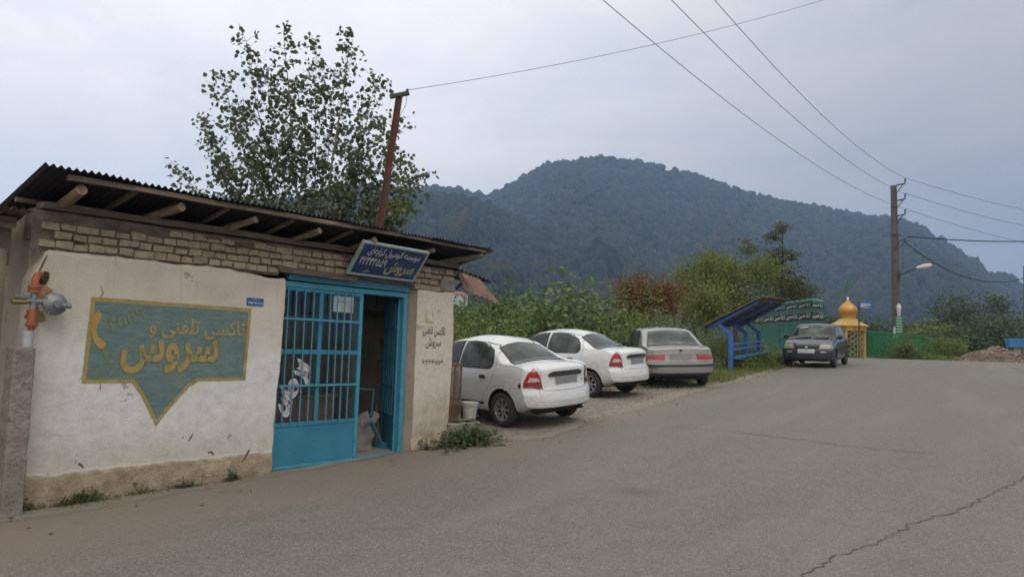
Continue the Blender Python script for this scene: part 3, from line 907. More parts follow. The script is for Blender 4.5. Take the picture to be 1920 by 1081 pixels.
for a, b, zz, hh_ in ((-1.98, -.80, .585, .05), (-1.98, -.80, 1.44, .055), (-1.98, -.80, 2.19, .045)): mb.box(a, b, DY - .018, DY + .022, zz, zz + hh_)
mb.box(-1.43, -1.375, DY - .016, DY + .024, .635, 1.44); mb.box(-1.43, -1.375, DY - .016, DY + .024, 1.495, 2.19)
bevel_obj(mb.build('window_frame', M_BLUE, door), .004)
mb = MB(); bars = [-1.90, -1.785, -1.66, -1.535, -1.275, -1.165, -1.055, -.945]
for k, x in enumerate(bars):
    o_ = rnd.uniform(-.006, .006)
    mb.tube([(x + o_, DY - .032, .60), (x + rnd.uniform(-.004, .004), DY - .032, 1.4), (x - o_, DY - .032, 2.225)], .0085, 6)
for zz in (1.055, 1.845): mb.box(-1.97, -.80, DY - .045, DY - .033, zz, zz + .026)
mb.build('window_grille', M_BLUE2, door, smooth=40)
# old dusty glass: mostly clear, mirrors some of the street
mt, nb, pr = newmat('window_glass')
tr = nb.new('ShaderNodeBsdfTransparent'); tr.inputs[0].default_value = (.93, .95, .95, 1)
gl = nb.new('ShaderNodeBsdfGlossy'); gl.inputs['Roughness'].default_value = .06; gl.inputs[0].default_value = (.8, .85, .85, 1)
fr = nb.new('ShaderNodeFresnel'); fr.inputs[0].default_value = 1.45
mx = nb.new('ShaderNodeMixShader'); nb.l.new(nb.math('ADD', nb.math('MULTIPLY', fr.outputs[0], .45), .008), mx.inputs[0])
nb.l.new(tr.outputs[0], mx.inputs[1]); nb.l.new(gl.outputs[0], mx.inputs[2]); nb.l.new(mx.outputs[0], nb.n['Material Output'].inputs[0])
M_GLASS = mt
mb = MB(); mb.box(-1.975, -1.43, DY, DY + .004, .64, 2.19); mb.box(-1.375, -.80, DY, DY + .004, .64, 2.19); mb.build('window_pane', M_GLASS, door)
M_PAPER = pmat('paper', (.70, .70, .66), (.60, .60, .56), 3, .9)
M_INKB = pmat('black_print', (.03, .03, .03), (.05, .05, .05), 9, .9)
mb = MB(); mb.box(-1.205, -.885, DY + .007, DY + .009, 1.975, 2.18)
fd = lambda yy: (lambda x, z: (x, yy, z))
put_text(mb, fa('در این اتومبیل'), fd(DY + .0065), -1.04, 2.115, w=.22, h=.045, mi=1)
mb.build('notice', [M_PAPER, M_INKB], door)
M_WHITE = pmat('white_vinyl', (.74, .72, .73), (.66, .64, .65), 8, .6); M_PINK = pmat('pink_vinyl', (.52, .40, .45), (.44, .34, .39), 8, .6)
# slanting window lettering: one letter block after another, climbing to the right
mb = MB()
for body, x, z, w_, h_, ro in ((fa('سر'), -1.60, 1.225, .22, .34, 62), (fa('و'), -1.745, 1.03, .16, .24, 8), (fa('ش'), -1.85, .885, .21, .36, 30)):
    put_text(mb, body, fd(DY - .0022), x, z, w=w_, h=h_, rot=R(ro), bold=.075, mi=0)
    put_text(mb, body, fd(DY - .0050), x, z, w=w_ * .90, h=h_ * .90, rot=R(ro), bold=.050, mi=1)
mb.build('window_lettering', [M_WHITE, M_PINK], door)
# the open leaf, swung inwards
lf = bpy.data.objects.new('door_leaf', None); COL.objects.link(lf); lf.parent = door
lf.location = (-.03, DY + .05, 0); lf.rotation_euler = (0, 0, R(-118))
mb = MB(); Wd = .72
for a, b in ((-Wd, -Wd + .05), (-.05, 0)): mb.box(a, b, -.02, .02, .14, 2.22)
for zz in (.14, .60, 1.40, 2.17): mb.box(-Wd + .05, -.05, -.019, .019, zz, zz + .05)
mb.box(-Wd + .05, -.05, -.006, .006, .19, .60)
mb.build('leaf_frame', M_BLUE, lf)
mb = MB()
for k in range(5): mb.tube([(-Wd + .11 + k * .125, -.022, .62), (-Wd + .11 + k * .125, -.022, 2.2)], .008, 6)
mb.box(-Wd + .02, -.02, -.035, -.026, 1.0, 1.026); mb.box(-Wd + .02, -.02, -.035, -.026, 1.8, 1.826)
mb.build('leaf_grille', M_BLUE2, lf, smooth=40)
mb = MB(); mb.box(-Wd + .05, -.05, -.002, .002, .65, 1.40); mb.box(-Wd + .05, -.05, -.002, .002, 1.45, 2.17); mb.build('leaf_glass', M_GLASS, lf)
M_BLACK = pmat('black_plastic', (.02, .02, .02), (.03, .03, .03), 8, .5)
mb = MB(); mb.tube([(-Wd + .03, -.03, 1.22), (-Wd + .0, -.09, 1.24), (-Wd + .0, -.09, 1.33), (-Wd + .03, -.03, 1.35)], .009, 6); mb.build('handle', M_BLACK, lf, smooth=40)

# ---------------- things inside and on the office
def local_thing(name, label, cat, x, y, z, rz=0.0, group=None):
    p = BM @ Vector((x, y, z)); return thing(name, label, cat, p, BRZ + rz, group)
M_WOODC = pmat('counter_wood', (.20, .095, .05), (.13, .06, .035), 4, .5, stretch=(1, 1, 5))
t = local_thing('counter', 'brown wooden counter behind the barred office window', 'counter', -.80, .95, .10)
mb = MB(); mb.box(-.62, .35, -.02, .02, 0, .74); bevel_obj(mb.build('front_panel', M_WOODC, t), .004)
mb = MB(); mb.box(-.66, .39, -.06, .42, .742, .78); bevel_obj(mb.build('counter_top', M_WOODC, t), .006)
mb = MB(); mb.box(-.62, -.58, .022, .40, 0, .74); mb.box(.31, .35, .022, .40, 0, .74); mb.build('side_panel', M_WOODC, t)
M_SACK = pmat('grey_sackcloth', (.22, .20, .18), (.12, .105, .095), 5, .95, bump=.6, bsc=60)
t = tag(None or bpy.data.objects.new('sack', None), 'slumped grey sack in the open doorway of the office', 'sack'); COL.objects.link(t)
t.location = BM @ Vector((-.20, .58, .10)); t.rotation_euler = (0, 0, BRZ)
mb = MB()
def sackp(i, j):
    a = 2 * math.pi * i / 28; q = j / 16
    r = .19 * (1 - .30 * q) * (1 + .34 * mnoise.noise((math.cos(a) * 1.5, math.sin(a) * 1.5, q * 3)) + .16 * mnoise.noise((math.cos(a) * 4, math.sin(a) * 4, q * 7)))
    if j in (0, 16): r *= .3
    return (r * math.cos(a) * 1.1 + .24 * q ** 1.5 - .06, r * math.sin(a) * .8 + .08 * q, .50 * q * (1 + .10 * math.cos(a * 2 + 1) * q))
mb.grid(sackp, 28, 16)
so = mb.build('sack_body', M_SACK, t, smooth=80)
t = local_thing('wheelbarrow', 'blue tube wheelbarrow stood on end beside the sack inside the doorway', 'wheelbarrow', -.10, .48, .10)
mb = MB()
mb.tube([(-.22, .30, .02), (-.12, .22, .38), (.08, .16, .50), (.10, .16, .84), (-.16, .2, .86)], .016, 8)
mb.tube([(-.16, .02, .40), (-.04, .0, .42), (.06, -.01, .24), (.20, -.02, .02)], .016, 8)
mb.tube([(-.12, .22, .38), (-.04, .0, .42)], .013, 8)
mb.build('tube_frame', M_BLUE, t, smooth=40)
mb = MB(); mb.add([(.10, -.10, .0), (.27, -.10, .0), (.27, .16, .0), (.10, .16, .0), (.13, -.07, .14), (.24, -.07, .10), (.24, .13, .10), (.13, .13, .14)], [(3, 2, 1, 0), (4, 5, 6, 7), (0, 1, 5, 4), (1, 2, 6, 5), (2, 3, 7, 6), (3, 0, 4, 7)])
mb.build('tray', M_BLUE, t)
M_RUBBER = pmat('tyre_rubber', (.022, .022, .022), (.035, .033, .03), 12, .9, bump=.2, bsc=60, spots=((.075, .068, .055), .60, 6))
mb = MB(); mb.lathe([(.10, -.025), (.13, -.03), (.145, 0), (.13, .03), (.10, .025)], 20, Matrix.Translation((-.2, .3, .15)) @ Matrix.Rotation(R(90), 4, 'X'), closed=True); mb.build('wheel', M_RUBBER, t, smooth=50)
M_BROOM = pmat('broom_straw', (.30, .16, .08), (.18, .09, .045), 8, .9, stretch=(6, 6, .8))
t = local_thing('broom', 'short brown straw broom leaning inside the doorway', 'broom', .16, .70, .10)
mb = MB(); mb.add([(-.07, -.03, 0), (.09, -.03, 0), (.09, .03, 0), (-.07, .03, 0), (-.03, -.02, .40), (.0, -.02, .40), (.0, .02, .40), (-.03, .02, .40)], [(3, 2, 1, 0), (4, 5, 6, 7), (0, 1, 5, 4), (1, 2, 6, 5), (2, 3, 7, 6), (3, 0, 4, 7)])
mb.build('bristles', M_BROOM, t); mb = MB(); mb.tube([(-.015, 0, .40), (-.03, .02, .62)], .013, 8); mb.build('handle', M_WOODC, t, smooth=40)
t = local_thing('ceiling_lamp', 'dark tube lamp hanging inside the office doorway', 'lamp', .12, .85, bl(706, 588, .85).z)
mb = MB(); mb.box(-.28, .28, -.06, .06, -.04, .04); bevel_obj(mb.build('lamp_housing', M_BLACK, t), .01)
mb = MB(); mb.tube([(.05, 0, .04), (.05, 0, .5)], .008, 6); mb.build('rod', M_BLACK, t)

# hanging signboard, tilted forward
M_SIGNB = pmat('sign_blue', (.018, .055, .175), (.012, .035, .12), 3.5, .45, spots=((.05, .10, .22), .60, 3), bump=.05)
M_SIGNF = pmat('sign_frame_paint', (.32, .40, .38), (.23, .31, .30), 6, .6)
M_SIGNW = pmat('sign_white', (.72, .72, .69), (.55, .56, .56), 14, .7)
M_SIGNY = pmat('sign_yellow', (.42, .42, .17), (.30, .33, .16), 8, .7)
SA, SB_, ST_A, ST_B = Vector((-1.165, -.07, 2.455)), Vector((-.03, -.07, 2.45)), Vector((-1.185, -.385, 2.835)), Vector((-.025, -.385, 2.86))
sg = thing('signboard', 'blue tilted signboard with white and yellow Persian lettering above the office door', 'sign', BM @ Vector((-.6, -.07, 2.45)), BRZ)
S0 = Vector((-.6, -.07, 2.45))
ex = (SB_ - SA).normalized(); ey = (ST_A - SA).normalized(); en = ex.cross(ey).normalized()
SWd, SHt = 1.15, .50
def sp(x, y, o=0.0): return tuple(SA - S0 + ex * x + ey * y + en * o)
mb = MB()
vs = [sp(x, y, o) for o in (-.03, 0) for x, y in ((.02, .02), (SWd - .02, .02), (SWd - .02, SHt - .02), (.02, SHt - .02))]
mb.add(vs, [(3, 2, 1, 0), (4, 5, 6, 7), (0, 1, 5, 4), (1, 2, 6, 5), (2, 3, 7, 6), (3, 0, 4, 7)])
mb.build('board', M_SIGNB, sg)
mb = MB(); fwid = .028
for (a, b) in (((0, fwid / 2), (SWd, fwid / 2)), ((0, SHt - fwid / 2), (SWd, SHt - fwid / 2)), ((fwid / 2, fwid), (fwid / 2, SHt - fwid)), ((SWd - fwid / 2, fwid), (SWd - fwid / 2, SHt - fwid))):
    mb.beam(sp(*a, -.01), sp(*b, -.01), fwid, .05, up=en)
bevel_obj(mb.build('frame', M_SIGNF, sg), .004)
mb = MB(); sf_ = lambda o: (lambda x, y: sp(x, y, o))
put_text(mb, fa('موسسه اتومبیل کرایه‌ای'), sf_(.004), .60, .375, w=.90, h=.135, bold=.012, mi=0)
put_text(mb, '۴۲۴۴۴۵۵۹', sf_(.004), .31, .225, w=.44, h=.115, bold=.010, mi=0)
put_text(mb, fa('سروش'), sf_(.004), .80, .165, w=.50, h=.22, bold=.035, mi=1)
put_text(mb, fa('تلفن'), sf_(.004), .27, .075, w=.085, h=.045, bold=.01, mi=0)
mb.build('lettering', [M_SIGNW, M_SIGNY], sg)
mb = MB(); mb.beam(sp(.15, SHt, -.03), tuple(Vector((-1.02, .0, 2.86)) - S0), .012, .012); mb.beam(sp(1.0, SHt, -.03), tuple(Vector((-.17, .0, 2.88)) - S0), .012, .012); mb.build('hanger', M_BLACK, sg)
# enamel number plate
t = local_thing('number_plate', 'tiny blue enamel number plate on the white wall above the painted panel', 'sign', -2.39, wdisp(-2.39, 2.02) - .008, 2.02)
M_ENB = pmat('enamel_blue', (.02, .10, .30), (.015, .08, .25), 5, .3)
mb = MB(); mb.box(-.105, .105, -.004, .004, -.045, .04); bevel_obj(mb.build('plate', M_ENB, t), .002)
mb = MB(); put_text(mb, '۴۷۸۳۱-۱۶۸۶۵', lambda x, z: (x, -.0055, z), 0, -.014, w=.18, h=.034, bold=.02); put_text(mb, fa('سروش'), lambda x, z: (x, -.0055, z), 0, .026, w=.1, h=.014)
mb.build('lettering', M_SIGNW, t)

# gas regulator and orange pipe on the left corner
M_ORANGE = pmat('orange_pipe_paint', (.36, .115, .048), (.22, .065, .030), 9, .7, bump=.15, bsc=40, spots=((.17, .085, .055), .60, 9))
M_ALU = pmat('grey_aluminium', (.25, .265, .28), (.16, .17, .18), 7, .5, metal=.35, spots=((.17, .17, .17), .63, 8))
M_BRASS = pmat('brass', (.25, .21, .08), (.18, .15, .06), 7, .45, metal=.6)
M_PVC = pmat('grey_pipe', (.40, .41, .42), (.30, .31, .32), 6, .6)
t = local_thing('gas_regulator', 'orange gas pipe with round grey regulator fixed to the left wall corner', 'gas regulator', -4.64, 0, 1.9)
mb = MB(); Y = -.11
mb.tube([(.10, .05, .165), (.07, -.02, .215), (.03, -.08, .205), (.0, Y, .15), (0, Y, .10)], .030, 10)
mb.tube([(0, Y, .11), (0, Y, .045)], .046, 10); mb.tube([(0, Y, -.10), (0, Y, -.26)], .032, 10); mb.tube([(0, Y, -.215), (0, Y, -.245)], .045, 8); mb.tube([(0, Y, -.26), (0, Y, -.30)], .022, 10)
mb.tube([(0, Y, .10), (.0, Y, .085)], .055, 10); mb.build('pipe', M_ORANGE, t, smooth=40)
mb = MB()
mb.tube([(0, Y, .045), (0, Y, -.10)], .026, 10); mb.tube([(-.06, Y, -.03), (.10, Y, -.03)], .026, 10)
RM = Matrix.Translation((.165, Y - .02, -.045)) @ Matrix.Rotation(R(90), 4, 'X')
mb.lathe([(.0, -.05), (.075, -.05), (.086, -.03), (.100, -.012), (.100, .008), (.086, .02), (.075, .035), (.035, .05), (.033, .07), (.0, .07)], 28, RM)
for k in range(8):
    a = k * math.pi / 4 + .2
    c0 = RM @ Vector((.092 * math.cos(a), .092 * math.sin(a), .004)); mb.tube([c0 + Vector((0, -.02, 0)), c0 + Vector((0, .02, 0))], .009, 6)
mb.tube([(.19, Y - .09, -.055), (.27, Y - .09, -.055)], .024, 10); mb.build('regulator_body', M_ALU, t, smooth=40)
mb = MB(); mb.tube([(-.17, Y - .01, -.045), (-.06, Y - .01, -.04)], .022, 10); mb.tube([(-.06, Y, -.02), (-.15, Y, -.02)], .012, 8); mb.build('valve', M_BRASS, t, smooth=40)
mb = MB(); mb.box(-.15, -.04, Y - .03, Y + .02, .0, .016); mb.tube([(-.09, Y, .016), (-.09, Y, .05)], .012, 8); mb.build('valve_handle', M_ALU, t)
mb = MB(); mb.tube([(-.02, Y, -.29), (-.02, Y, -.43)], [.042, .042], 14); mb.build('sleeve', M_PVC, t, smooth=40)
M_OSTAIN = pmat('orange_overspray', (.30, .105, .052), (.36, .23, .14), 12, .9)
mb = MB(); rr3 = random.Random(4)
for (cx_, cz_, sx_, sz_) in ((.075, .06, .12, .10), (.05, -.17, .11, .13)):
    pl_ = [(cx_ + sx_ * (.72 + .5 * mnoise.noise((math.cos(a) * 2.2, math.sin(a) * 2.2, cz_ * 9)) + .2 * mnoise.noise((math.cos(a) * 6, math.sin(a) * 6, 2))) * math.cos(a), cz_ + sz_ * (.72 + .5 * mnoise.noise((math.cos(a) * 2.2, math.sin(a) * 2.2, cz_ * 7 + 4)) + .2 * mnoise.noise((math.cos(a) * 6, math.sin(a) * 6, 5))) * math.sin(a)) for a in np.linspace(0, 2 * math.pi, 40, endpoint=False)]
    fill_poly(mb, pl_, lambda x, z: (x, wdisp(x - 4.64, z + 1.9) - .005, z), .03)
mb.build('overspray', M_OSTAIN, t)
mb = MB(); pl_ = [(.105 + .05 * (.9 + .5 * mnoise.noise((math.cos(a) * 2, math.sin(a) * 2, 1))) * math.cos(a), .19 + .06 * (1 + .5 * mnoise.noise((math.cos(a) * 2, math.sin(a) * 2, 6))) * math.sin(a)) for a in np.linspace(0, 2 * math.pi, 30, endpoint=False)]
def scar(pts, w_, mat, name):
    mb = MB(); n = len(pts); P = [Vector(wp(*p)) for p in pts]; L_ = []; R_ = []
    for i, p in enumerate(P):
        d = (P[min(i + 1, n - 1)] - P[max(i - 1, 0)]).normalized(); k = w_ * (.35 + .65 * math.sin(3.14 * (i + .5) / n)); nn = Vector((-d.y, d.x)) * k
        L_.append(on_wall(.003)(*(p + nn))); R_.append(on_wall(.003)(*(p - nn)))
    mb.add(L_ + R_, [(i, n + i, n + i + 1, i + 1) for i in range(n - 1)]); mb.build(name, mat, wall_l)
M_SCAR = pmat('bare_patch', (.15, .12, .09), (.07, .055, .042), 20, .95)
scar([(88, 478), (84, 487), (80, 495), (76, 503), (73, 510)], .009, M_SCAR, 'plaster_crack')
scar([(352, 826), (355, 823), (358, 818), (361, 812)], .008, M_SCAR, 'plaster_chip')
scar([(247, 903), (250, 906), (252, 910)], .022, M_SCAR, 'plaster_chip')
scar([(452, 866), (458, 858), (464, 848), (468, 842)], .014, M_SCAR, 'plaster_chip')
scar([(187, 719), (187.3, 724), (187, 730)], .005, M_SCAR, 'plaster_chip')
scar([(424, 705), (427, 708), (428, 712)], .005, M_SCAR, 'plaster_chip')
scar([(390, 848), (396, 846), (400, 852)], .010, M_SCAR, 'plaster_chip')
scar([(147, 868), (152, 871), (157, 876)], .010, M_SCAR, 'plaster_chip')
scar([(188, 535), (193, 548), (186, 562), (179, 572)], .004, M_SCAR, 'plaster_crack')
M_HOLE = pmat('dark_hole', (.03, .026, .02), (.05, .04, .03), 9, 1)
fill_poly(mb, pl_, lambda x, z: (x, wdisp(x - 4.64, z + 1.9) - .008, z), .03); mb.build('pipe_hole', M_HOLE, t)

# concrete post in front of the corner
def rough_box(mb, x0, x1, y0, y1, z0, z1, n=(4, 3, 24), amp=.012, seed=0):
    bm = bmesh.new(); bmesh.ops.create_cube(bm, size=1)
    for k, ax in zip(n, range(3)):
        es = [e for e in bm.edges if abs((e.verts[0].co - e.verts[1].co)[ax]) > 1e-4 and abs((e.verts[0].co - e.verts[1].co).length - abs((e.verts[0].co - e.verts[1].co)[ax])) < 1e-5]
        bmesh.ops.subdivide_edges(bm, edges=es, cuts=k, use_grid_fill=True)
    lo = Vector((x0, y0, z0)); hi = Vector((x1, y1, z1)); bm.verts.ensure_lookup_table()
    vs = []
    for v_ in bm.verts:
        p = Vector([lo[i] + (v_.co[i] + .5) * (hi[i] - lo[i]) for i in range(3)])
        c_ = (lo + hi) / 2
        p += (p - c_).normalized() * amp * (mnoise.noise(p * 7 + Vector((seed, 0, 0))) + .6 * mnoise.noise(p * 19)) - (p - c_).normalized() * .0
        vs.append(p)
    mb.add(vs, [[q.index for q in f.verts] for f in bm.faces]); bm.free(); return mb
t = local_thing('concrete_post', 'rough grey concrete post below the gas pipe at the wall corner', 'post', -4.69, -.10, 0)
mb = rough_box(MB(), -.10, .065, -.12, .08, -.3, 1.47, amp=.014); bevel_obj(mb.build('shaft', M_CONC, t, smooth=60), .012)
# neighbour's older wall and its scrap tin roof
t = local_thing('boundary_wall', 'old brown rendered wall with scrap tin top left of the office', 'wall', -5.2, .10, 0)
mb = MB()
def nbw(i, j):
    x = -2.2 + 2.62 * i / 40; z = -.3 + (2.62 + (.10 * sm(-x, -.25, .3))) * j / 40
    if j == 40: z += .02 * nz1(x, 5, 2)
    return (x, .0 + .03 * mnoise.noise((x * 1.3, z * 1.3, 4)) + .012 * mnoise.noise((x * 5, z * 5, 4)) + (.06 if i == 40 else 0), z)
mb.grid(nbw, 40, 40); mb.box(-2.2, .38, .07, .3, -.3, 2.30); mb.build('render', M_OLDWALL, t, smooth=60)
mb = MB()
mb.grid(lambda i, j: (-1.6 + 2.10 * i / 60, -.22 + 1.2 * j / 3, 2.66 - .10 * j / 3 + .016 * math.sin(i / 60 * 2 * math.pi * 26)), 60, 3)
mb.grid(lambda i, j: (-1.6 + 2.10 * i / 60, -.22 + 1.2 * j / 3, 2.655 - .10 * j / 3 + .016 * math.sin(i / 60 * 2 * math.pi * 26)), 60, 3, flip=True)
mb.build('tin_sheet', M_TIN_RUST, t, smooth=60)
mb = MB(); mb.box(-1.6, .45, .02, .12, 2.52, 2.60, jit=.01, rnd=rnd); mb.build('timber', M_PLANK, t)
mb = MB(); mb.box(-2.2, .50, .25, .4, 2.2, 2.70); mb.build('inner_wall', M_OLDWALL, t)
# rusty steel pole behind the eaves
M_RUST = pmat('rusty_steel', (.125, .045, .030), (.075, .030, .024), 8, .85, bump=.3, bsc=50, spots=((.20, .085, .055), .60, 6))
p0, p1 = at(711, 432, 11.62), at(748.5, 181, 11.62)
t = thing('rusty_pole', 'tall leaning rusty steel pole with short crossbar above the tin roof', 'pole', p0)
a = Vector((0, 0, 0)) - (p1 - p0).normalized() * .9; b = p1 - p0; hx = Vector((math.sin(R(38)), math.cos(R(38)), 0))
ln = (b - a).normalized(); sd = ln.cross(hx).normalized(); 
mb = MB(); mb.beam(a, b, .012, .085, up=CR); 
for sgn in (-1, 1): mb.beam(a + CR * .042 * sgn, b + CR * .042 * sgn, .07, .012, up=CR)
mb.build('shaft', M_RUST, t)
mb = MB(); mb.beam(b - CR * .145 - CU * .005, b + CR * .155 + CU * .055, .07, .055); mb.build('crossbar', M_BLACK, t)
mb = MB(); q0 = b + CR * .125 + CU * .07; mb.lathe([(.0, -.03), (.022, -.03), (.03, -.01), (.018, .01), (.026, .03), (.012, .05), (0, .05)], 12, Matrix.Translation(q0)); mb.build('insulator', M_BLACK, t, smooth=50)
POLE_TOP = p0 + q0 + Vector((0, 0, .03))
mb = MB(); mb.tube([q0, q0 + CR * -.02 - CU * .2, b * .86 + CR * .06, b * .3 + CR * .03], .004, 5); mb.build('down_wire', M_BLACK, t)
# ------------------------------------------------------------------ cars
def paint(name, c, metal=0.0, dirt=(.20, .175, .14), dl=.36):
    """car paint under a film of road dust that thickens towards the sills"""
    mt, nb, pr = newmat(name)
    v = nb.obj(); q = nb.sep(v)
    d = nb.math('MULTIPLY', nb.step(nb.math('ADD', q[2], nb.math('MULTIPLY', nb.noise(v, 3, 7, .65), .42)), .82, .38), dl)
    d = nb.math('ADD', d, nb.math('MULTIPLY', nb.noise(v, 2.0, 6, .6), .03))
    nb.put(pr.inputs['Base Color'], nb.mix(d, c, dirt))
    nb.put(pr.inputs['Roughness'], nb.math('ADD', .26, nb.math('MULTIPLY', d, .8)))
    pr.inputs['Metallic'].default_value = metal
    pr.inputs['Coat Weight'].default_value = .5; pr.inputs['Coat Roughness'].default_value = .08
    return mt
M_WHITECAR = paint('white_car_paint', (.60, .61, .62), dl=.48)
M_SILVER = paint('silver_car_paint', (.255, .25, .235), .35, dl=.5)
M_DARKCAR = paint('dark_blue_car_paint', (.016, .020, .034), .2, dl=.22)
M_TRIM = pmat('black_trim', (.018, .018, .019), (.03, .03, .03), 8, .55, spots=((.07, .065, .055), .62, 5))
M_WELL = pmat('wheel_well', (.012, .012, .012), (.02, .018, .016), 8, .95)
M_GREYTRIM = pmat('grey_bumper', (.030, .032, .040), (.020, .022, .028), 5, .6, spots=((.10, .09, .08), .60, 4))
mt, nb, pr = newmat('car_glass')
v = nb.obj()
nb.put(pr.inputs['Base Color'], nb.ramp(nb.noise(v, 2.2, 4), [(.33, (.014, .020, .019)), (.52, (.040, .050, .047)), (.68, (.095, .112, .102))]))
nb.put(pr.inputs['Roughness'], nb.math('ADD', .04, nb.math('MULTIPLY', nb.noise(v, 4, 6), .10)))
pr.inputs['Specular IOR Level'].default_value = .32
M_CARGLASS = mt
def lampmat(name, c, c2, rough=.12):
    mt, nb, pr = newmat(name)
    v = nb.obj(); s = nb.noise(nb.scale(v, (30, 30, 60)), 1.0, 2)
    nb.put(pr.inputs['Base Color'], nb.ramp(s, [(.35, c2), (.65, c)])); pr.inputs['Roughness'].default_value = rough
    pr.inputs['Coat Weight'].default_value = .6; pr.inputs['Coat Roughness'].default_value = .03
    return mt
M_TAIL = lampmat('tail_lamp_red', (.42, .012, .010), (.24, .008, .008))
M_TAILDK = lampmat('tail_lamp_dark_red', (.20, .008, .008), (.12, .005, .006))
M_CLEAR = lampmat('lamp_clear', (.55, .52, .48), (.30, .26, .24))
M_HEAD = lampmat('head_lamp', (.40, .38, .29), (.24, .23, .18))
M_PLATE = pmat('blank_plate', (.21, .21, .21), (.19, .19, .19), 4, .6)
M_PLATEL = pmat('blank_plate_pale', (.42, .43, .42), (.38, .39, .38), 4, .6)
M_CHROME = pmat('dull_chrome', (.55, .55, .55), (.40, .40, .40), 9, .3, metal=.9)
M_RIM = pmat('alloy_rim', (.36, .36, .36), (.24, .24, .24), 14, .45, metal=.5)
M_RIMDK = pmat('steel_rim', (.10, .10, .10), (.06, .06, .06), 10, .6, metal=.4)
M_SEAM = pmat('panel_gap', (.07, .07, .07), (.10, .10, .10), 8, .9)

def pchip(xs, ys):
    xs = np.array(xs, float); ys = np.array(ys, float); h = np.diff(xs); d = np.diff(ys) / h
    mm = np.zeros(len(xs)); mm[0], mm[-1] = d[0], d[-1]
    for i in range(1, len(xs) - 1):
        if d[i - 1] * d[i] > 0:
            w1, w2 = 2 * h[i] + h[i - 1], h[i] + 2 * h[i - 1]
            mm[i] = (w1 + w2) / (w1 / d[i - 1] + w2 / d[i])
    def f(x):
        x = min(max(x, xs[0]), xs[-1]); i = min(int(np.searchsorted(xs, x, 'right')) - 1, len(h) - 1); i = max(i, 0)
        t = (x - xs[i]) / h[i]
        return ((1 + 2 * t) * (1 - t) ** 2 * ys[i] + t * (1 - t) ** 2 * h[i] * mm[i] + t * t * (3 - 2 * t) * ys[i + 1] + t * t * (t - 1) * h[i] * mm[i + 1])
    return f

def chaikin(P, it=2):
    for _ in range(it):
        Q = [P[0]]
        for a, b in zip(P[:-1], P[1:]):
            Q += [a * .75 + b * .25, a * .25 + b * .75]
        Q.append(P[-1]); P = Q
    return P

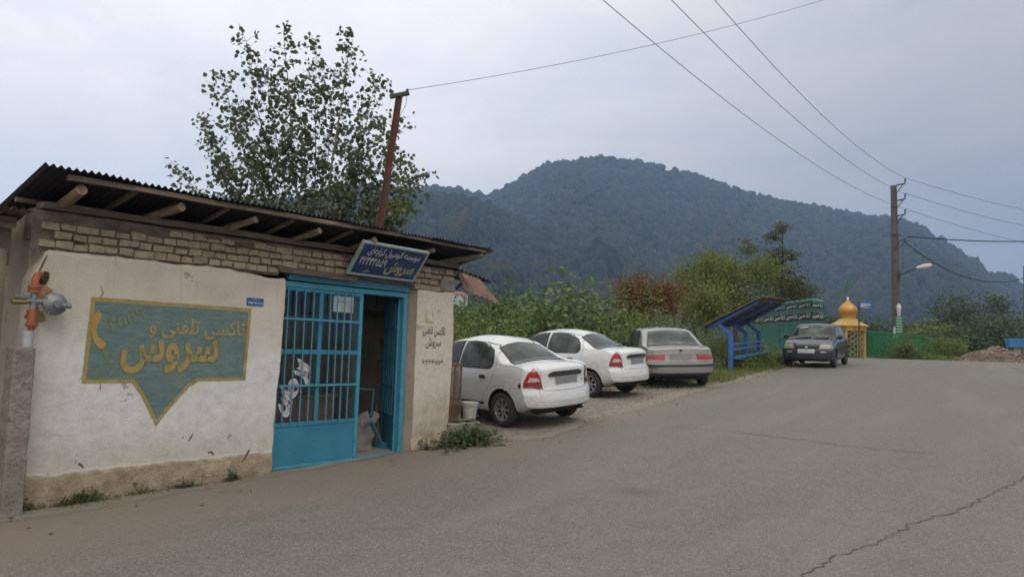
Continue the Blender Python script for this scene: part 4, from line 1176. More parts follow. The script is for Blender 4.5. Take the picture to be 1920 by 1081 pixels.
class Car:
    """body shell lofted from the car's own outlines, X forward, Y left, Z up, origin on the ground between the axles"""
    def __init__(s, sp):
        s.sp = sp
        for k in ('zt', 'zs', 'zb', 'w', 'xr', 'xf'): setattr(s, k, pchip(*zip(*sp[k])))
        L0, L1 = sp['xr_max'], sp['xf_max']
        ts = sorted(set(list(np.linspace(-1, 1, 100)) + [-.995, -.985, .995, .985]))
        n = None; V = []; rings = []
        def section(x):
            zb, zs, zt, w_ = s.zb(x), s.zs(x), s.zt(x), s.w(x)
            h = max(.02, zt - zs); zt = zs + h; k = sp['tumble']; r = min(sp.get('round', .13), h * .42); ws = w_ * sp.get('sh', .955)
            y7 = ws - k * (h - r); y8 = ws - k * h - r * .28; y9 = ws - k * h - r * 1.35
            cr = sp.get('crown', .035) * min(1, h / .05)
            P = [(0, zb), (.45 * w_, zb), (.86 * w_, zb), (.975 * w_, zb + .05), (w_ * .995, zb + .20), (w_, min(.62, zs - .2)), (w_ * .992, zs - .13), (ws + .006, zs - .02), (ws - .012, zs + min(.02, h * .3)), (y7, zt - r), (y8, zt - r * .28 - cr * .4), (y9, zt - cr), (y9 * .5, zt - cr * .28), (0, zt)]
            return chaikin([np.array(p) for p in P], 2)
        def xpos(t, y, z):
            w_ = sp['W'] / 2
            if t < 0: return t * -1 * (s.xr(z) + sp['rr'] * (abs(y) / w_) ** 3.2) if True else 0
            return t * (s.xf(z) - sp['rf'] * (abs(y) / w_) ** 3.0)
        ring0 = None
        def addring(P, t):
            ids = []
            m_ = len(P)
            full = [(y, z) for y, z in P] + [(-y, z) for y, z in P[-2:0:-1]]
            for y, z in full:
                ids.append(len(V)); V.append((xpos(t, y, z), y, z))
            rings.append(ids)
        secs = {}
        for t in ts:
            x = t * (L1 if t > 0 else -L0)
            secs[t] = section(x)
        for e, seq in ((-1, (.25, .55, .8, .93)), ):
            P = secs[ts[0]]; zc = sum(p[1] for p in P) / len(P)
            for q in seq: addring([np.array((p[0] * q, zc + (p[1] - zc) * q)) for p in P], -1)
        for t in ts: addring(secs[t], t)
        P = secs[ts[-1]]; zc = sum(p[1] for p in P) / len(P)
        for q in (.93, .8, .55, .25): addring([np.array((p[0] * q, zc + (p[1] - zc) * q)) for p in P], 1)
        F = []; n = len(rings[0])
        for a, b in zip(rings[:-1], rings[1:]):
            for i in range(n):
                F.append((a[i], a[(i + 1) % n], b[(i + 1) % n], b[i]))
        F.append(tuple(rings[0])[::-1]); F.append(tuple(rings[-1]))
        bm = bmesh.new(); bv = [bm.verts.new(v) for v in V]
        for f in F:
            try: bm.faces.new([bv[i] for i in f])
            except ValueError: pass
        bmesh.ops.recalc_face_normals(bm, faces=bm.faces)
        s.bvh = BVHTree.FromBMesh(bm)
        me = bpy.data.meshes.new('body'); bm.to_mesh(me); bm.free()
        s.shell = me

    def body(s, name, mats, root):
        """cut the wheel arches and link the shell"""
        sp = s.sp
        me = s.shell; 
        for q in mats: me.materials.append(q)
        tmp = bpy.data.objects.new('tmp', me); COL.objects.link(tmp)
        mb = MB()
        for ax, rad in ((sp['ra'], sp['arch']), (sp['fa'], sp['arch'])):
            for sg in (1, -1):
                y0 = (sp['W'] / 2 - .26) * sg; y1 = (sp['W'] / 2 + .2) * sg
                mb.lathe([(0, y0), (rad, y0), (rad, y1), (0, y1)], 40, Matrix.Translation((ax, 0, sp['rw'] + .015)) @ Matrix.Rotation(R(-90), 4, 'X'))
        cm = bpy.data.meshes.new('cut'); bm = bmesh.new()
        vs = [bm.verts.new(p) for p in mb.v]
        for f in mb.f:
            try: bm.faces.new([vs[i] for i in f])
            except ValueError: pass
        bmesh.ops.remove_doubles(bm, verts=bm.verts, dist=1e-5); bmesh.ops.recalc_face_normals(bm, faces=bm.faces)
        bm.to_mesh(cm); bm.free()
        co = bpy.data.objects.new('cut', cm); COL.objects.link(co)
        md = tmp.modifiers.new('b', 'BOOLEAN'); md.operation = 'DIFFERENCE'; md.object = co; md.solver = 'EXACT'
        dg = bpy.context.evaluated_depsgraph_get(); dg.update()
        out = bpy.data.meshes.new_from_object(tmp.evaluated_get(dg)); out.name = name
        bpy.data.objects.remove(tmp); bpy.data.objects.remove(co)
        out.materials.clear()
        for q in mats: out.materials.append(q)
        mi = []
        for p in out.polygons:
            c = p.center; inside = 0
            for ax in (sp['ra'], sp['fa']):
                if math.hypot(c.x - ax, c.z - sp['rw'] - .015) < sp['arch'] + .003 and abs(c.y) < sp['W'] / 2 + .01 and (abs(math.hypot(c.x - ax, c.z - sp['rw'] - .015) - sp['arch']) < .02 and abs(p.normal.y) < .5 or abs(abs(c.y) - (sp['W'] / 2 - .26)) < .004): inside = 1
            if c.z < s.zb(c.x) + .03 and p.normal.z < -.3: inside = 1
            mi.append(inside)
        out.polygons.foreach_set('material_index', mi)
        out.polygons.foreach_set('use_smooth', [True] * len(out.polygons))
        out.set_sharp_from_angle(angle=R(38))
        o = bpy.data.objects.new(name, out); COL.objects.link(o); o.parent = root
        return o

    # ---- pieces that lie on the shell
    def hit(s, o, d):
        r = s.bvh.ray_cast(Vector(o), Vector(d).normalized())
        return (r[0], r[1]) if r[0] is not None else (None, None)
    def side(s, sg, off):
        def f(x, z):
            p, n = s.hit((x, 2 * sg, z), (0, -sg, 0))
            if p is None: return (x, .5 * sg, z)
            return tuple(p + n * off)
        return f
    def end(s, sg, off, dy=0.0):
        """from the front (sg 1) or the rear (sg -1); (y, z) outlines. dy turns the direction outwards for wrap-round lamps"""
        d = Vector((-sg, -dy, 0)).normalized(); lat = Vector((-d.y, d.x, 0))
        def f(a, z):
            o = lat * a + Vector((0, 0, z)) - d * 4
            p, n = s.hit(o, d)
            if p is None: return (0, 0, -9)
            return tuple(p + n * off)
        return f
    def top(s, off):
        def f(x, y):
            p, n = s.hit((x, y, 3), (0, 0, -1))
            return tuple(p + n * off)
        return f
    def sheet(s, name, poly, fn, mat, parent, h=.05, smooth=60):
        mb = MB(); fill_poly(mb, poly, fn, min(h, .03))
        bad = {i for i, p in enumerate(mb.v) if p[2] < -5}
        fs = [f for f in mb.f if not bad & set(f)]
        mb.f = fs; mb.mi = [0] * len(fs)
        # face outwards
        me = None
        o = mb.build(name, mat, parent, smooth=smooth)
        me = o.data
        c = Vector((s.sp['ra'] * .5 + s.sp['fa'] * .5, 0, .55))
        flip = sum(1 if (p.center - c).dot(p.normal) < 0 else -1 for p in me.polygons)
        if flip > 0: me.flip_normals()
        return o
    def seam(s, mb, pts, fn, w_=.006, step=.018):
        P = []; w_ = w_ * .55
        for a, b in zip(pts[:-1], pts[1:]):
            a, b = Vector(a), Vector(b); k = max(1, int((b - a).length / step))
            P += [a.lerp(b, i / k) for i in range(k)]
        P.append(Vector(pts[-1])); n = len(P); A = []; B = []
        for i, p in enumerate(P):
            d = (P[min(i + 1, n - 1)] - P[max(i - 1, 0)]).normalized(); nn = Vector((-d.y, d.x)) * w_
            A.append(fn(*(p + nn))); B.append(fn(*(p - nn)))
        mb.add(A + B, [(i, i + 1, n + i + 1, n + i) for i in range(n - 1)])

def arc(cx, cz, r, a0, a1, n=14):
    return [(cx + r * math.cos(R(a0 + (a1 - a0) * i / n)), cz + r * math.sin(R(a0 + (a1 - a0) * i / n))) for i in range(n + 1)]

def make_wheel(parent, x, y, r, wd, sg, rim='alloy', steer=0.0):
    hub = bpy.data.objects.new('wheel', None); COL.objects.link(hub); hub.parent = parent; hub.location = (x, y, r); hub.rotation_euler = (0, 0, steer)
    M_ = Matrix.Rotation(R(-90 * sg), 4, 'X')      # local +Z points outwards
    h = wd / 2; rr = r * .67
    mb = MB(); mb.lathe([(rr, -h * .8), (rr + .012, -h), (r * .90, -h), (r * .965, -h * .86), (r, -h * .62), (r, -.004), (r - .007, 0), (r, .004), (r, h * .62), (r * .965, h * .86), (r * .90, h), (rr + .012, h), (rr, h * .8)], 40, M_)
    mb.build('tyre', M_RUBBER, hub, smooth=35)
    mb = MB()
    mb.lathe([(rr + .004, -h * .8), (rr + .004, h * .78), (rr - .016, h * .80), (rr - .026, h * .45), (rr - .04, -.0)], 40, M_)
    if rim == 'alloy':
        mb.lathe([(.0, h * .62), (.030, h * .62), (.036, h * .5), (.062, h * .5), (.066, h * .30), (.03, h * .1)], 24, M_)
        for k in range(8):
            a = 2 * math.pi * k / 8
            for da in (-.11, .11):
                c0 = Vector((.055 * math.cos(a), .055 * math.sin(a), h * .40)); c1 = Vector(((rr - .014) * math.cos(a + da), (rr - .014) * math.sin(a + da), h * .62))
                mb.beam(M_ @ c0, M_ @ c1, .017, .022, up=M_.to_3x3() @ Vector((0, 0, 1)))
    else:
        mb.lathe([(.0, h * .45), (.05, h * .45), (.06, h * .30), (.10, h * .22), (rr - .03, h * .42), (rr - .02, h * .5)], 32, M_)
    mb.build('rim', M_RIM if rim == 'alloy' else M_RIMDK, hub, smooth=40)
    mb = MB(); mb.lathe([(.0, h * .02), (rr - .01, h * .02), (rr - .01, -h * .5), (0, -h * .5)], 28, M_)
    for k in range(4):
        a = math.pi / 4 + k * math.pi / 2; mb.tube([M_ @ Vector((.048 * math.cos(a), .048 * math.sin(a), h * .48)), M_ @ Vector((.048 * math.cos(a), .048 * math.sin(a), h * .56))], .010, 6)
    mb.build('brake_disc', M_WELL, hub, smooth=40)
    return hub

def finish(car, c, body, side_glass, rim, gcol=M_CARGLASS, spare=True):
    """windows, door gaps and handles shared by all the cars"""
    sp = c.sp
    for sg in (1, -1):
        for nm, poly in side_glass:
            big = offset_poly(poly, -.020)
            f = c.sheet('window_seal', big, c.side(sg, .004), M_TRIM, car, .06)
            c.sheet('window', poly, c.side(sg, .008), gcol, f, .06)
    for ax in ('ra', 'fa'):
        for sg in (1, -1):
            make_wheel(car, sp[ax], (sp['W'] / 2 - .075 - sp.get('inset', .015)) * sg, sp['rw'], sp.get('tw', .175), sg, rim, sp.get('steer', 0) if ax == 'fa' else 0)

def mirror(car, mat, x, y, z, sg):
    mb = MB(); mb.lathe([(0, -.045), (.055, -.04), (.075, 0), (.06, .04), (0, .05)], 16, Matrix.Translation((x, y + .085 * sg, z)) @ Matrix.Diagonal((.75, 1.35, .95, 1)) @ Matrix.Rotation(R(90), 4, 'Y'))
    mb.beam((x, y - .02 * sg, z - .03), (x, y + .04 * sg, z - .02), .05, .03)
    mb.build('mirror', mat, car, smooth=50)

def ground_pose(x, y, head):
    """location and pitch of a car whose heading is the azimuth head"""
    d = Vector((math.sin(head), math.cos(head))); l = Vector((-d.y, d.x))
    zf, zr = ground_z(x + d.x * 1.2, y + d.y * 1.2), ground_z(x - d.x * 1.2, y - d.y * 1.2)
    zl, zr2 = ground_z(x + l.x * .7, y + l.y * .7), ground_z(x - l.x * .7, y - l.y * .7)
    X = Vector((d.x * 2.4, d.y * 2.4, zf - zr)).normalized(); Yv = Vector((l.x * 1.4, l.y * 1.4, zl - zr2)).normalized()
    Z = X.cross(Yv).normalized(); Yv = Z.cross(X)
    M_ = Matrix((X, Yv, Z)).transposed().to_4x4(); M_.translation = Vector((x, y, (zf + zr) / 2 + .012))
    return M_

# ---- small white saloon seen from behind
SP_W = dict(W=1.64, tumble=.36, sh=.95, crown=.045, rr=.30, rf=.34, xr_max=-2.00, xf_max=1.98, ra=-1.175, fa=1.175, rw=.29, arch=.345, tw=.175, inset=.012,
    zt=[(-2.0, 1.00), (-1.93, 1.05), (-1.75, 1.075), (-1.50, 1.085), (-1.36, 1.10), (-1.20, 1.18), (-.95, 1.305), (-.72, 1.405), (-.5, 1.455), (-.2, 1.485), (.1, 1.487), (.35, 1.462), (.6, 1.39), (.9, 1.21), (1.2, 1.02), (1.32, .985), (1.6, .91), (1.85, .80), (1.98, .70)],
    zs=[(-2.0, .95), (-1.8, 1.00), (-1.4, 1.005), (-1.0, .985), (-.3, .965), (.4, .945), (1.1, .925), (1.5, .86), (1.85, .75), (1.98, .66)],
    zb=[(-2.0, .36), (-1.85, .29), (-1.5, .22), (-1.0, .20), (1.0, .20), (1.6, .19), (1.98, .24)],
    w=[(-2.0, .80), (-1.6, .815), (-1.0, .82), (0, .82), (1.2, .82), (1.7, .805), (1.98, .77)],
    xr=[(.15, -1.84), (.30, -1.965), (.42, -2.0), (.58, -1.995), (.64, -1.965), (.70, -1.945), (.95, -1.925), (1.06, -1.90), (1.5, -1.85)],
    xf=[(.15, 1.84), (.25, 1.93), (.45, 1.98), (.60, 1.95), (.80, 1.86), (1.0, 1.8), (1.5, 1.8)])
cw = Car(SP_W)
WSIDE = [('rear', [(-.02, .965), (-.02, 1.15), (-.07, 1.375), (-.22, 1.395), (-.42, 1.382), (-.62, 1.335), (-.78, 1.255), (-.88, 1.155), (-.915, 1.06), (-.89, 1.0), (-.83, .975)][::-1]),
         ('front', [(.065, .965), (.90, .965), (.86, 1.03), (.62, 1.225), (.42, 1.33), (.24, 1.375), (.03, 1.385), (.055, 1.2)])]
WSIDE = [(n, p if n == 'front' else p) for n, p in WSIDE]
def ccw(p):
    a = sum(p[i - 1][0] * p[i][1] - p[i][0] * p[i - 1][1] for i in range(len(p)))
    return p if a > 0 else p[::-1]
WSIDE = [(n, ccw(p)) for n, p in WSIDE]

def build_white():
    car = thing('parked_car', 'nearest white saloon car parked beside the office, dirt smudge on its rear bumper', 'car', group='white saloon cars parked on the dirt lot')
    body = cw.body('body', [M_WHITECAR, M_WELL], car)
    finish(car, cw, body, WSIDE, 'alloy')
    for sg in (1, -1):
        mb = MB(); S = cw.side(sg, .0025)
        cw.seam(mb, [(.02, 1.40), (.035, 1.10), (.03, .50), (.02, .33)], S, .0045)
        cw.seam(mb, [(.03, 1.400), (-.25, 1.412), (-.5, 1.396), (-.72, 1.345), (-.88, 1.25), (-.985, 1.12), (-1.01, 1.02), (-.985, .90), (-.93, .78), (-.83, .66)] + arc(-1.175, .30, .50, 47, 8, 5), S, .0045)
        cw.seam(mb, [(.97, 1.0), (1.0, .8), (.98, .45), (.93, .33)], S, .004)
        cw.seam(mb, [(-.70, .31), (.92, .31)], S, .004)
        cw.seam(mb, arc(-1.175, .305, .405, 10, 150, 18), cw.side(sg, .002), .003)
        cw.seam(mb, [(-.86, .665), (-1.2, .685), (-1.5, .68), (-1.74, .672)], cw.side(sg, .002), .003)
        b = mb.build('door_gap', M_SEAM, car)
        cw.sheet('sill_strip', ccw([(-.72, .345), (.90, .345), (.90, .385), (-.74, .385)]), cw.side(sg, .008), M_TRIM, car, .05)
        # handles
        for hx in (-.78, .14):
            cw.sheet('door_handle', ccw([(hx, .80), (hx + .03, .785), (hx + .16, .79), (hx + .175, .82), (hx + .15, .855), (hx + .03, .85)]), cw.side(sg, .014), M_TRIM, car, .03)
        cw.sheet('window_bar', ccw([(-.545, .975), (-.575, .975), (-.54, 1.375), (-.51, 1.375)]), cw.side(sg, .009), M_TRIM, car, .05)
        mirror(car, M_WHITECAR, .80, .77 * sg, .99, sg)
        # tail lamp wrapping round the corner
        dy = .9 * sg
        f = cw.end(-1, .008, dy)
        d = Vector((1, -dy, 0)).normalized(); lat = Vector((-d.y, d.x, 0))
        def A(x, y): return lat.x * x + lat.y * y
        outer = A(-1.70, .80 * sg); inner = A(-1.955, .575 * sg); mid = A(-1.90, .70 * sg)
        lamp = ccw([(outer, .695), (outer + (mid - outer) * .12, .80), (outer + (mid - outer) * .45, .93), (mid + (outer - mid) * .12, 1.00), (mid + (inner - mid) * .35, .955), (mid + (inner - mid) * .75, .83), (inner, .675), (mid + (inner - mid) * .45, .665), (mid, .685)])
        l_ = cw.sheet('tail_light', lamp, f, M_TAIL, car, .035)
        f2 = cw.end(-1, .012, dy)
        cw.sheet('clear_lens', ccw([(outer + (mid - outer) * .40, .785), (outer + (mid - outer) * .55, .86), (mid + (inner - mid) * .45, .85), (mid + (inner - mid) * .68, .79)]), f2, M_CLEAR, l_, .03)
        cw.sheet('lower_lens', ccw([(outer + (mid - outer) * .1, .70), (outer + (mid - outer) * .12, .765), (inner - (inner - mid) * .2, .765), (inner - (inner - mid) * .05, .69), (mid, .695)]), f2, M_TAILDK, l_, .03)
        hl = cw.end(1, .008, .75 * sg)
        d2 = Vector((-1, -.75 * sg, 0)).normalized(); lat2 = Vector((-d2.y, d2.x, 0))
        a0 = lat2.x * 1.70 + lat2.y * .78 * sg; a1 = lat2.x * 1.93 + lat2.y * .40 * sg
        cw.sheet('headlight', ccw([(a0, .68), (a0, .80), (a1, .72), (a1, .60)]), hl, M_CLEAR, car, .04)
    S = cw.side(1, .004)
    cw.sheet('fuel_flap', ccw([(-1.40, .625), (-1.26, .625), (-1.255, .645), (-1.255, .745), (-1.27, .765), (-1.39, .765), (-1.41, .745), (-1.41, .645)]), cw.side(1, .0035), M_WHITECAR, car, .03)
    mb = MB(); cw.seam(mb, [(-1.40, .622), (-1.26, .622), (-1.25, .64), (-1.25, .748), (-1.265, .768), (-1.395, .768), (-1.415, .748), (-1.415, .64), (-1.40, .622)], cw.side(1, .0045), .003); mb.build('flap_gap', M_SEAM, car)
    # rear window, boot lid, bumper
    T = cw.top
    rw = [(-1.315, -.60), (-1.325, -.3), (-1.33, 0), (-1.325, .3), (-1.315, .60), (-.80, .475), (-.765, .25), (-.755, 0), (-.765, -.25), (-.80, -.475)]
    f = cw.sheet('rear_window_seal', ccw([(x - (.02 if x < -1 else -.02), y * 1.045) for x, y in rw]), T(.0045), M_TRIM, car, .06)
    cw.sheet('rear_window', ccw(rw), T(.0095), M_CARGLASS, f, .06)
    ws = [(1.17, -.66), (1.21, -.3), (1.22, 0), (1.21, .3), (1.17, .66), (.50, .52), (.44, .25), (.43, 0), (.44, -.25), (.50, -.52)]
    f = cw.sheet('windscreen_seal', ccw([(x + (.02 if x > 1 else -.02), y * 1.03) for x, y in ws]), T(.0045), M_TRIM, car, .06)
    cw.sheet('windscreen', ccw(ws), T(.0095), M_CARGLASS, f, .06)
    E_ = cw.end(-1, .003); 
    mb = MB()
    cw.seam(mb, [(-.535, 1.02), (-.53, .70), (-.50, .642), (0, .628), (.50, .642), (.53, .70), (.535, 1.02)], E_, .005)
    cw.seam(mb, [(-1.90, .56), (-1.42, .62)], T(.003), .004); cw.seam(mb, [(-1.90, -.56), (-1.42, -.62)], T(.003), .004)
    cw.seam(mb, [(-.80, .47), (0, .44), (.80, .47)], cw.end(-1, .002), .003)
    mb.build('boot_gap', M_SEAM, car)
    pr_ = cw.sheet('plate_recess', ccw([(-.33, .73), (.33, .73), (.335, .90), (-.335, .90)]), cw.end(-1, .002), M_WHITECAR, car, .05)
    cw.sheet('boot_garnish', ccw([(-.40, .865), (.40, .865), (.395, .915), (.30, .945), (-.30, .945), (-.395, .915)]), cw.end(-1, .022), M_TRIM, car, .05)
    cw.sheet('number_plate', ccw([(-.255, .735), (.255, .735), (.255, .862), (-.255, .862)]), cw.end(-1, .018), M_PLATE, car, .06)
    cw.sheet('bumper_underside', ccw([(-.70, .30), (.70, .30), (.68, .36), (-.68, .36)]), cw.end(-1, .006), M_TRIM, car, .06)
    mb = MB(); put_text(mb, 'LX', cw.end(-1, .006), -.42, .955, w=.05, h=.02); mb.build('badge', M_CHROME, car)
    cw.sheet('boot_lock', ccw(arc(-.40, .77, .014, 0, 360, 10)[:-1]), cw.end(-1, .008), M_TRIM, car, .02)
    mb = MB(); mb.tube([(-1.5, -.4, .26), (-1.90, -.42, .28)], .022, 10); mb.build('exhaust', M_RIMDK, car, smooth=40)
    mb = MB(); mb.beam((-1.66, -.52, .30), (-1.66, .52, .30), .30, .10); mb.build('underbody', M_WELL, car)
    # seats hint behind the glass is left to the dark glass; dust smear on the bumper
    return car
carA = build_white()
carA.matrix_world = ground_pose(-.28, 13.72, R(-42)) @ Matrix.Scale(.965, 4)
cap_f = cw.side(1, .004)
# filler hole and bumper scuff only on the nearer car
carB = copy_tree(carA)
carB['label'] = 'second white saloon car, parked between the nearer white car and the silver saloon'
mb = MB(); fill_poly(mb, ccw(arc(-1.63, .725, .036, 0, 360, 16)[:-1]), cw.side(1, .005), .03); mb.build('filler_cap', M_WELL, carA)
M_SMUDGE = pmat('bumper_smudge', (.40, .37, .32), (.56, .54, .51), 9, .7)
mb = MB(); fill_poly(mb, ccw([(-1.86, .37), (-1.82, .38), (-1.78, .43), (-1.80, .47), (-1.79, .55), (-1.83, .52), (-1.85, .47), (-1.88, .42)]), cw.side(1, .002), .03); mb.build('scuff', M_SMUDGE, carA)
carB.matrix_world = ground_pose(1.95 - .92 + .30, 16.1 + .70 + .50, R(-50)) @ Matrix.Scale(.965, 4)

# ---- silver saloon
SP_S = dict(W=1.72, tumble=.38, sh=.955, crown=.03, rr=.18, rf=.28, round=.09, xr_max=-2.27, xf_max=2.2, ra=-1.33, fa=1.34, rw=.30, arch=.36, tw=.185, inset=.02,
    zt=[(-2.27, .985), (-2.2, 1.02), (-1.9, 1.04), (-1.62, 1.055), (-1.50, 1.09), (-1.2, 1.25), (-.95, 1.375), (-.8, 1.415), (-.4, 1.448), (0, 1.45), (.35, 1.425), (.55, 1.37), (.9, 1.16), (1.15, 1.0), (1.3, .965), (1.8, .89), (2.1, .78), (2.2, .66)],
    zs=[(-2.27, .93), (-2.0, .955), (-1.5, .955), (-.5, .93), (.5, .915), (1.1, .90), (1.8, .82), (2.2, .60)],
    zb=[(-2.27, .35), (-2.1, .28), (-1.7, .22), (1.7, .20), (2.2, .26)],
    w=[(-2.27, .835), (-1.8, .85), (-1.0, .86), (1.2, .86), (1.8, .84), (2.2, .80)],
    xr=[(.15, -2.12), (.30, -2.235), (.40, -2.265), (.58, -2.268), (.66, -2.245), (.74, -2.215), (.90, -2.19), (1.02, -2.175), (1.45, -2.1)],
    xf=[(.15, 2.1), (.3, 2.18), (.55, 2.2), (.7, 2.12), (.9, 2.02), (1.5, 2.0)])
cs = Car(SP_S)
def build_silver():
    car = thing('parked_car', 'silver grey saloon car parked on the grass verge beyond the two white cars', 'car')
    body = cs.body('body', [M_SILVER, M_WELL], car)
    SG = [('rear', ccw([(-.02, .945), (-.03, 1.1), (-.10, 1.34), (-.45, 1.355), (-.66, 1.30), (-.85, 1.10), (-.90, .955)])), ('front', ccw([(.06, .94), (.92, .93), (.86, 1.0), (.52, 1.26), (.35, 1.33), (0, 1.345), (.05, 1.1)]))]
    finish(car, cs, body, SG, 'steel')
    T = cs.top
    rw = [(-1.50, -.665), (-1.53, 0), (-1.50, .665), (-.86, .50), (-.835, 0), (-.86, -.50)]
    f = cs.sheet('rear_window_seal', ccw([(x + (-.025 if x < -1.2 else .02), y * 1.05) for x, y in rw]), T(.0045), M_TRIM, car, .06)
    cs.sheet('rear_window', ccw(rw), T(.0095), M_CARGLASS, f, .06)
    ws = [(1.12, -.68), (1.16, 0), (1.12, .68), (.50, .53), (.43, 0), (.50, -.53)]
    f = cs.sheet('windscreen_seal', ccw(ws), T(.0045), M_TRIM, car, .06)
    cs.sheet('windscreen', ccw([(x * .99, y * .96) for x, y in ws]), T(.006), M_CARGLASS, f, .06)
    for sg in (1, -1):
        mb = MB(); S = cs.side(sg, .0025)
        cs.seam(mb, [(.02, 1.37), (.03, .9), (.02, .32)], S, .0045)
        cs.seam(mb, [(-.55, 1.375), (-.76, 1.30), (-.95, 1.05), (-.99, .93), (-.98, .8), (-.93, .66)], S, .0045)
        cs.seam(mb, [(.97, .9), (.99, .7), (.95, .32)], S, .0045)
        mb.build('door_gap', M_SEAM, car)
        cs.sheet('side_strip', ccw([(-.92, .50), (.95, .50), (.95, .56), (-.92, .56)]), cs.side(sg, .010), M_TRIM, car, .06)
        for hx in (-.80, .12): cs.sheet('door_handle', ccw([(hx, .80), (hx + .18, .80), (hx + .18, .845), (hx, .845)]), cs.side(sg, .014), M_SILVER, car, .04)
        mirror(car, M_TRIM, .80, .80 * sg, .97, sg)
        dy = .35 * sg; d = Vector((1, -dy, 0)).normalized(); lat = Vector((-d.y, d.x, 0))
        A = lambda x, y: lat.x * x + lat.y * y
        o_, i_ = A(-2.02, .84 * sg), A(-2.195, .40 * sg); m1 = o_ + (i_ - o_) * .52
        l_ = cs.sheet('tail_light', ccw([(o_, .715), (o_ + (m1 - o_) * .12, .80), (m1, .845), (i_, .85), (i_ + (m1 - i_) * .0, .71)]), cs.end(-1, .006, dy), M_TAIL, car, .04)
        cs.sheet('clear_lens', ccw([(o_ + (m1 - o_) * .25, .775), (o_ + (m1 - o_) * .4, .825), (i_ - (i_ - m1) * .1, .84), (i_ - (i_ - m1) * .1, .785)]), cs.end(-1, .010, dy), lamp_pink, l_, .04)
        mb = MB(); cs.seam(mb, [(m1, .71), (m1, .85)], cs.end(-1, .013, dy), .004); mb.build('lens_gap', M_SEAM, l_)
        hl = cs.end(1, .008, .6 * sg); d2 = Vector((-1, -.6 * sg, 0)).normalized(); l2 = Vector((-d2.y, d2.x, 0))
        a0 = l2.x * 1.95 + l2.y * .8 * sg; a1 = l2.x * 2.15 + l2.y * .4 * sg
        cs.sheet('headlight', ccw([(a0, .64), (a0, .76), (a1, .72), (a1, .60)]), hl, M_CLEAR, car, .04)
    mb = MB(); E_ = cs.end(-1, .003)
    cs.seam(mb, [(-.68, 1.0), (-.68, .68), (.68, .68), (.68, 1.0)], E_, .0045)
    cs.seam(mb, [(-.80, .655), (0, .65), (.80, .655)], E_, .006)
    mb.build('boot_gap', M_SEAM, car)
    # chrome lip over the plate, number plate, black rubbing strip, valance
    mb = MB(); cs.seam(mb, [(-.66, .885), (0, .895), (.66, .885)], cs.end(-1, .010), .010); mb.build('boot_strip', M_CHROME, car)
    cs.sheet('number_plate', ccw([(-.27, .735), (.27, .735), (.27, .86), (-.27, .86)]), cs.end(-1, .014), M_PLATE, car, .06)
    cs.sheet('rubbing_strip', ccw([(-.90, .555), (-.5, .55), (.5, .55), (.90, .555), (.90, .605), (.5, .605), (-.5, .605), (-.90, .605)]), cs.end(-1, .016), M_TRIM, car, .05)
    for sg in (1, -1): cs.sheet('rubbing_strip', ccw([(-2.15, .555), (-1.72, .555), (-1.72, .605), (-2.15, .605)]), cs.side(sg, .014), M_TRIM, car, .05)
    cs.sheet('valance', ccw([(-.78, .305), (.78, .305), (.80, .40), (-.80, .40)]), cs.end(-1, .008), M_GREYTRIM, car, .05)
    mb = MB(); fill_poly(mb, ccw(arc(0, .945, .035, 0, 360, 14)[:-1]), cs.end(-1, .012), .03); mb.build('badge', M_TRIM, car)
    mb = MB(); mb.tube([(-1.7, .4, .22), (-2.2, .42, .24)], .025, 10); mb.beam((-2.0, -.62, .26), (-2.0, .62, .26), .16, .07); mb.build('exhaust', M_WELL, car, smooth=40)
    return car
lamp_pink = lampmat('tail_lamp_pink', (.34, .085, .075), (.22, .03, .03))
carC = build_silver()
carC.matrix_world = ground_pose(4.14 - .14, 18.5 + 1.33 + .05, R(-2)) @ Matrix.Scale(.96, 4)

# ---- dark hatchback facing the viewer
SP_D = dict(W=1.60, tumble=.34, sh=.955, crown=.022, rr=.14, rf=.12, round=.085, xr_max=-1.78, xf_max=1.95, ra=-1.17, fa=1.17, rw=.28, arch=.335, tw=.165, inset=.005,
    zt=[(-1.78, 1.02), (-1.70, 1.07), (-1.60, 1.16), (-1.35, 1.36), (-1.2, 1.41), (-.8, 1.44), (-.2, 1.455), (.15, 1.44), (.32, 1.40), (.6, 1.23), (.95, 1.00), (1.08, .955), (1.4, .91), (1.75, .83), (1.9, .77), (1.95, .70)],
    zs=[(-1.78, .93), (-1.4, .95), (0, .93), (.9, .90), (1.2, .88), (1.6, .82), (1.85, .74), (1.95, .66)],
    zb=[(-1.78, .34), (-1.6, .26), (-1.2, .21), (1.2, .20), (1.7, .21), (1.95, .27)],
    w=[(-1.78, .76), (-1.3, .79), (-.5, .80), (1.2, .80), (1.7, .79), (1.95, .765)],
    xr=[(.15, -1.66), (.3, -1.76), (.5, -1.78), (.65, -1.75), (1.0, -1.70), (1.5, -1.6)],
    xf=[(.15, 1.84), (.26, 1.92), (.40, 1.95), (.55, 1.945), (.60, 1.90), (.72, 1.875), (.80, 1.83), (1.5, 1.8)])
cd = Car(SP_D)
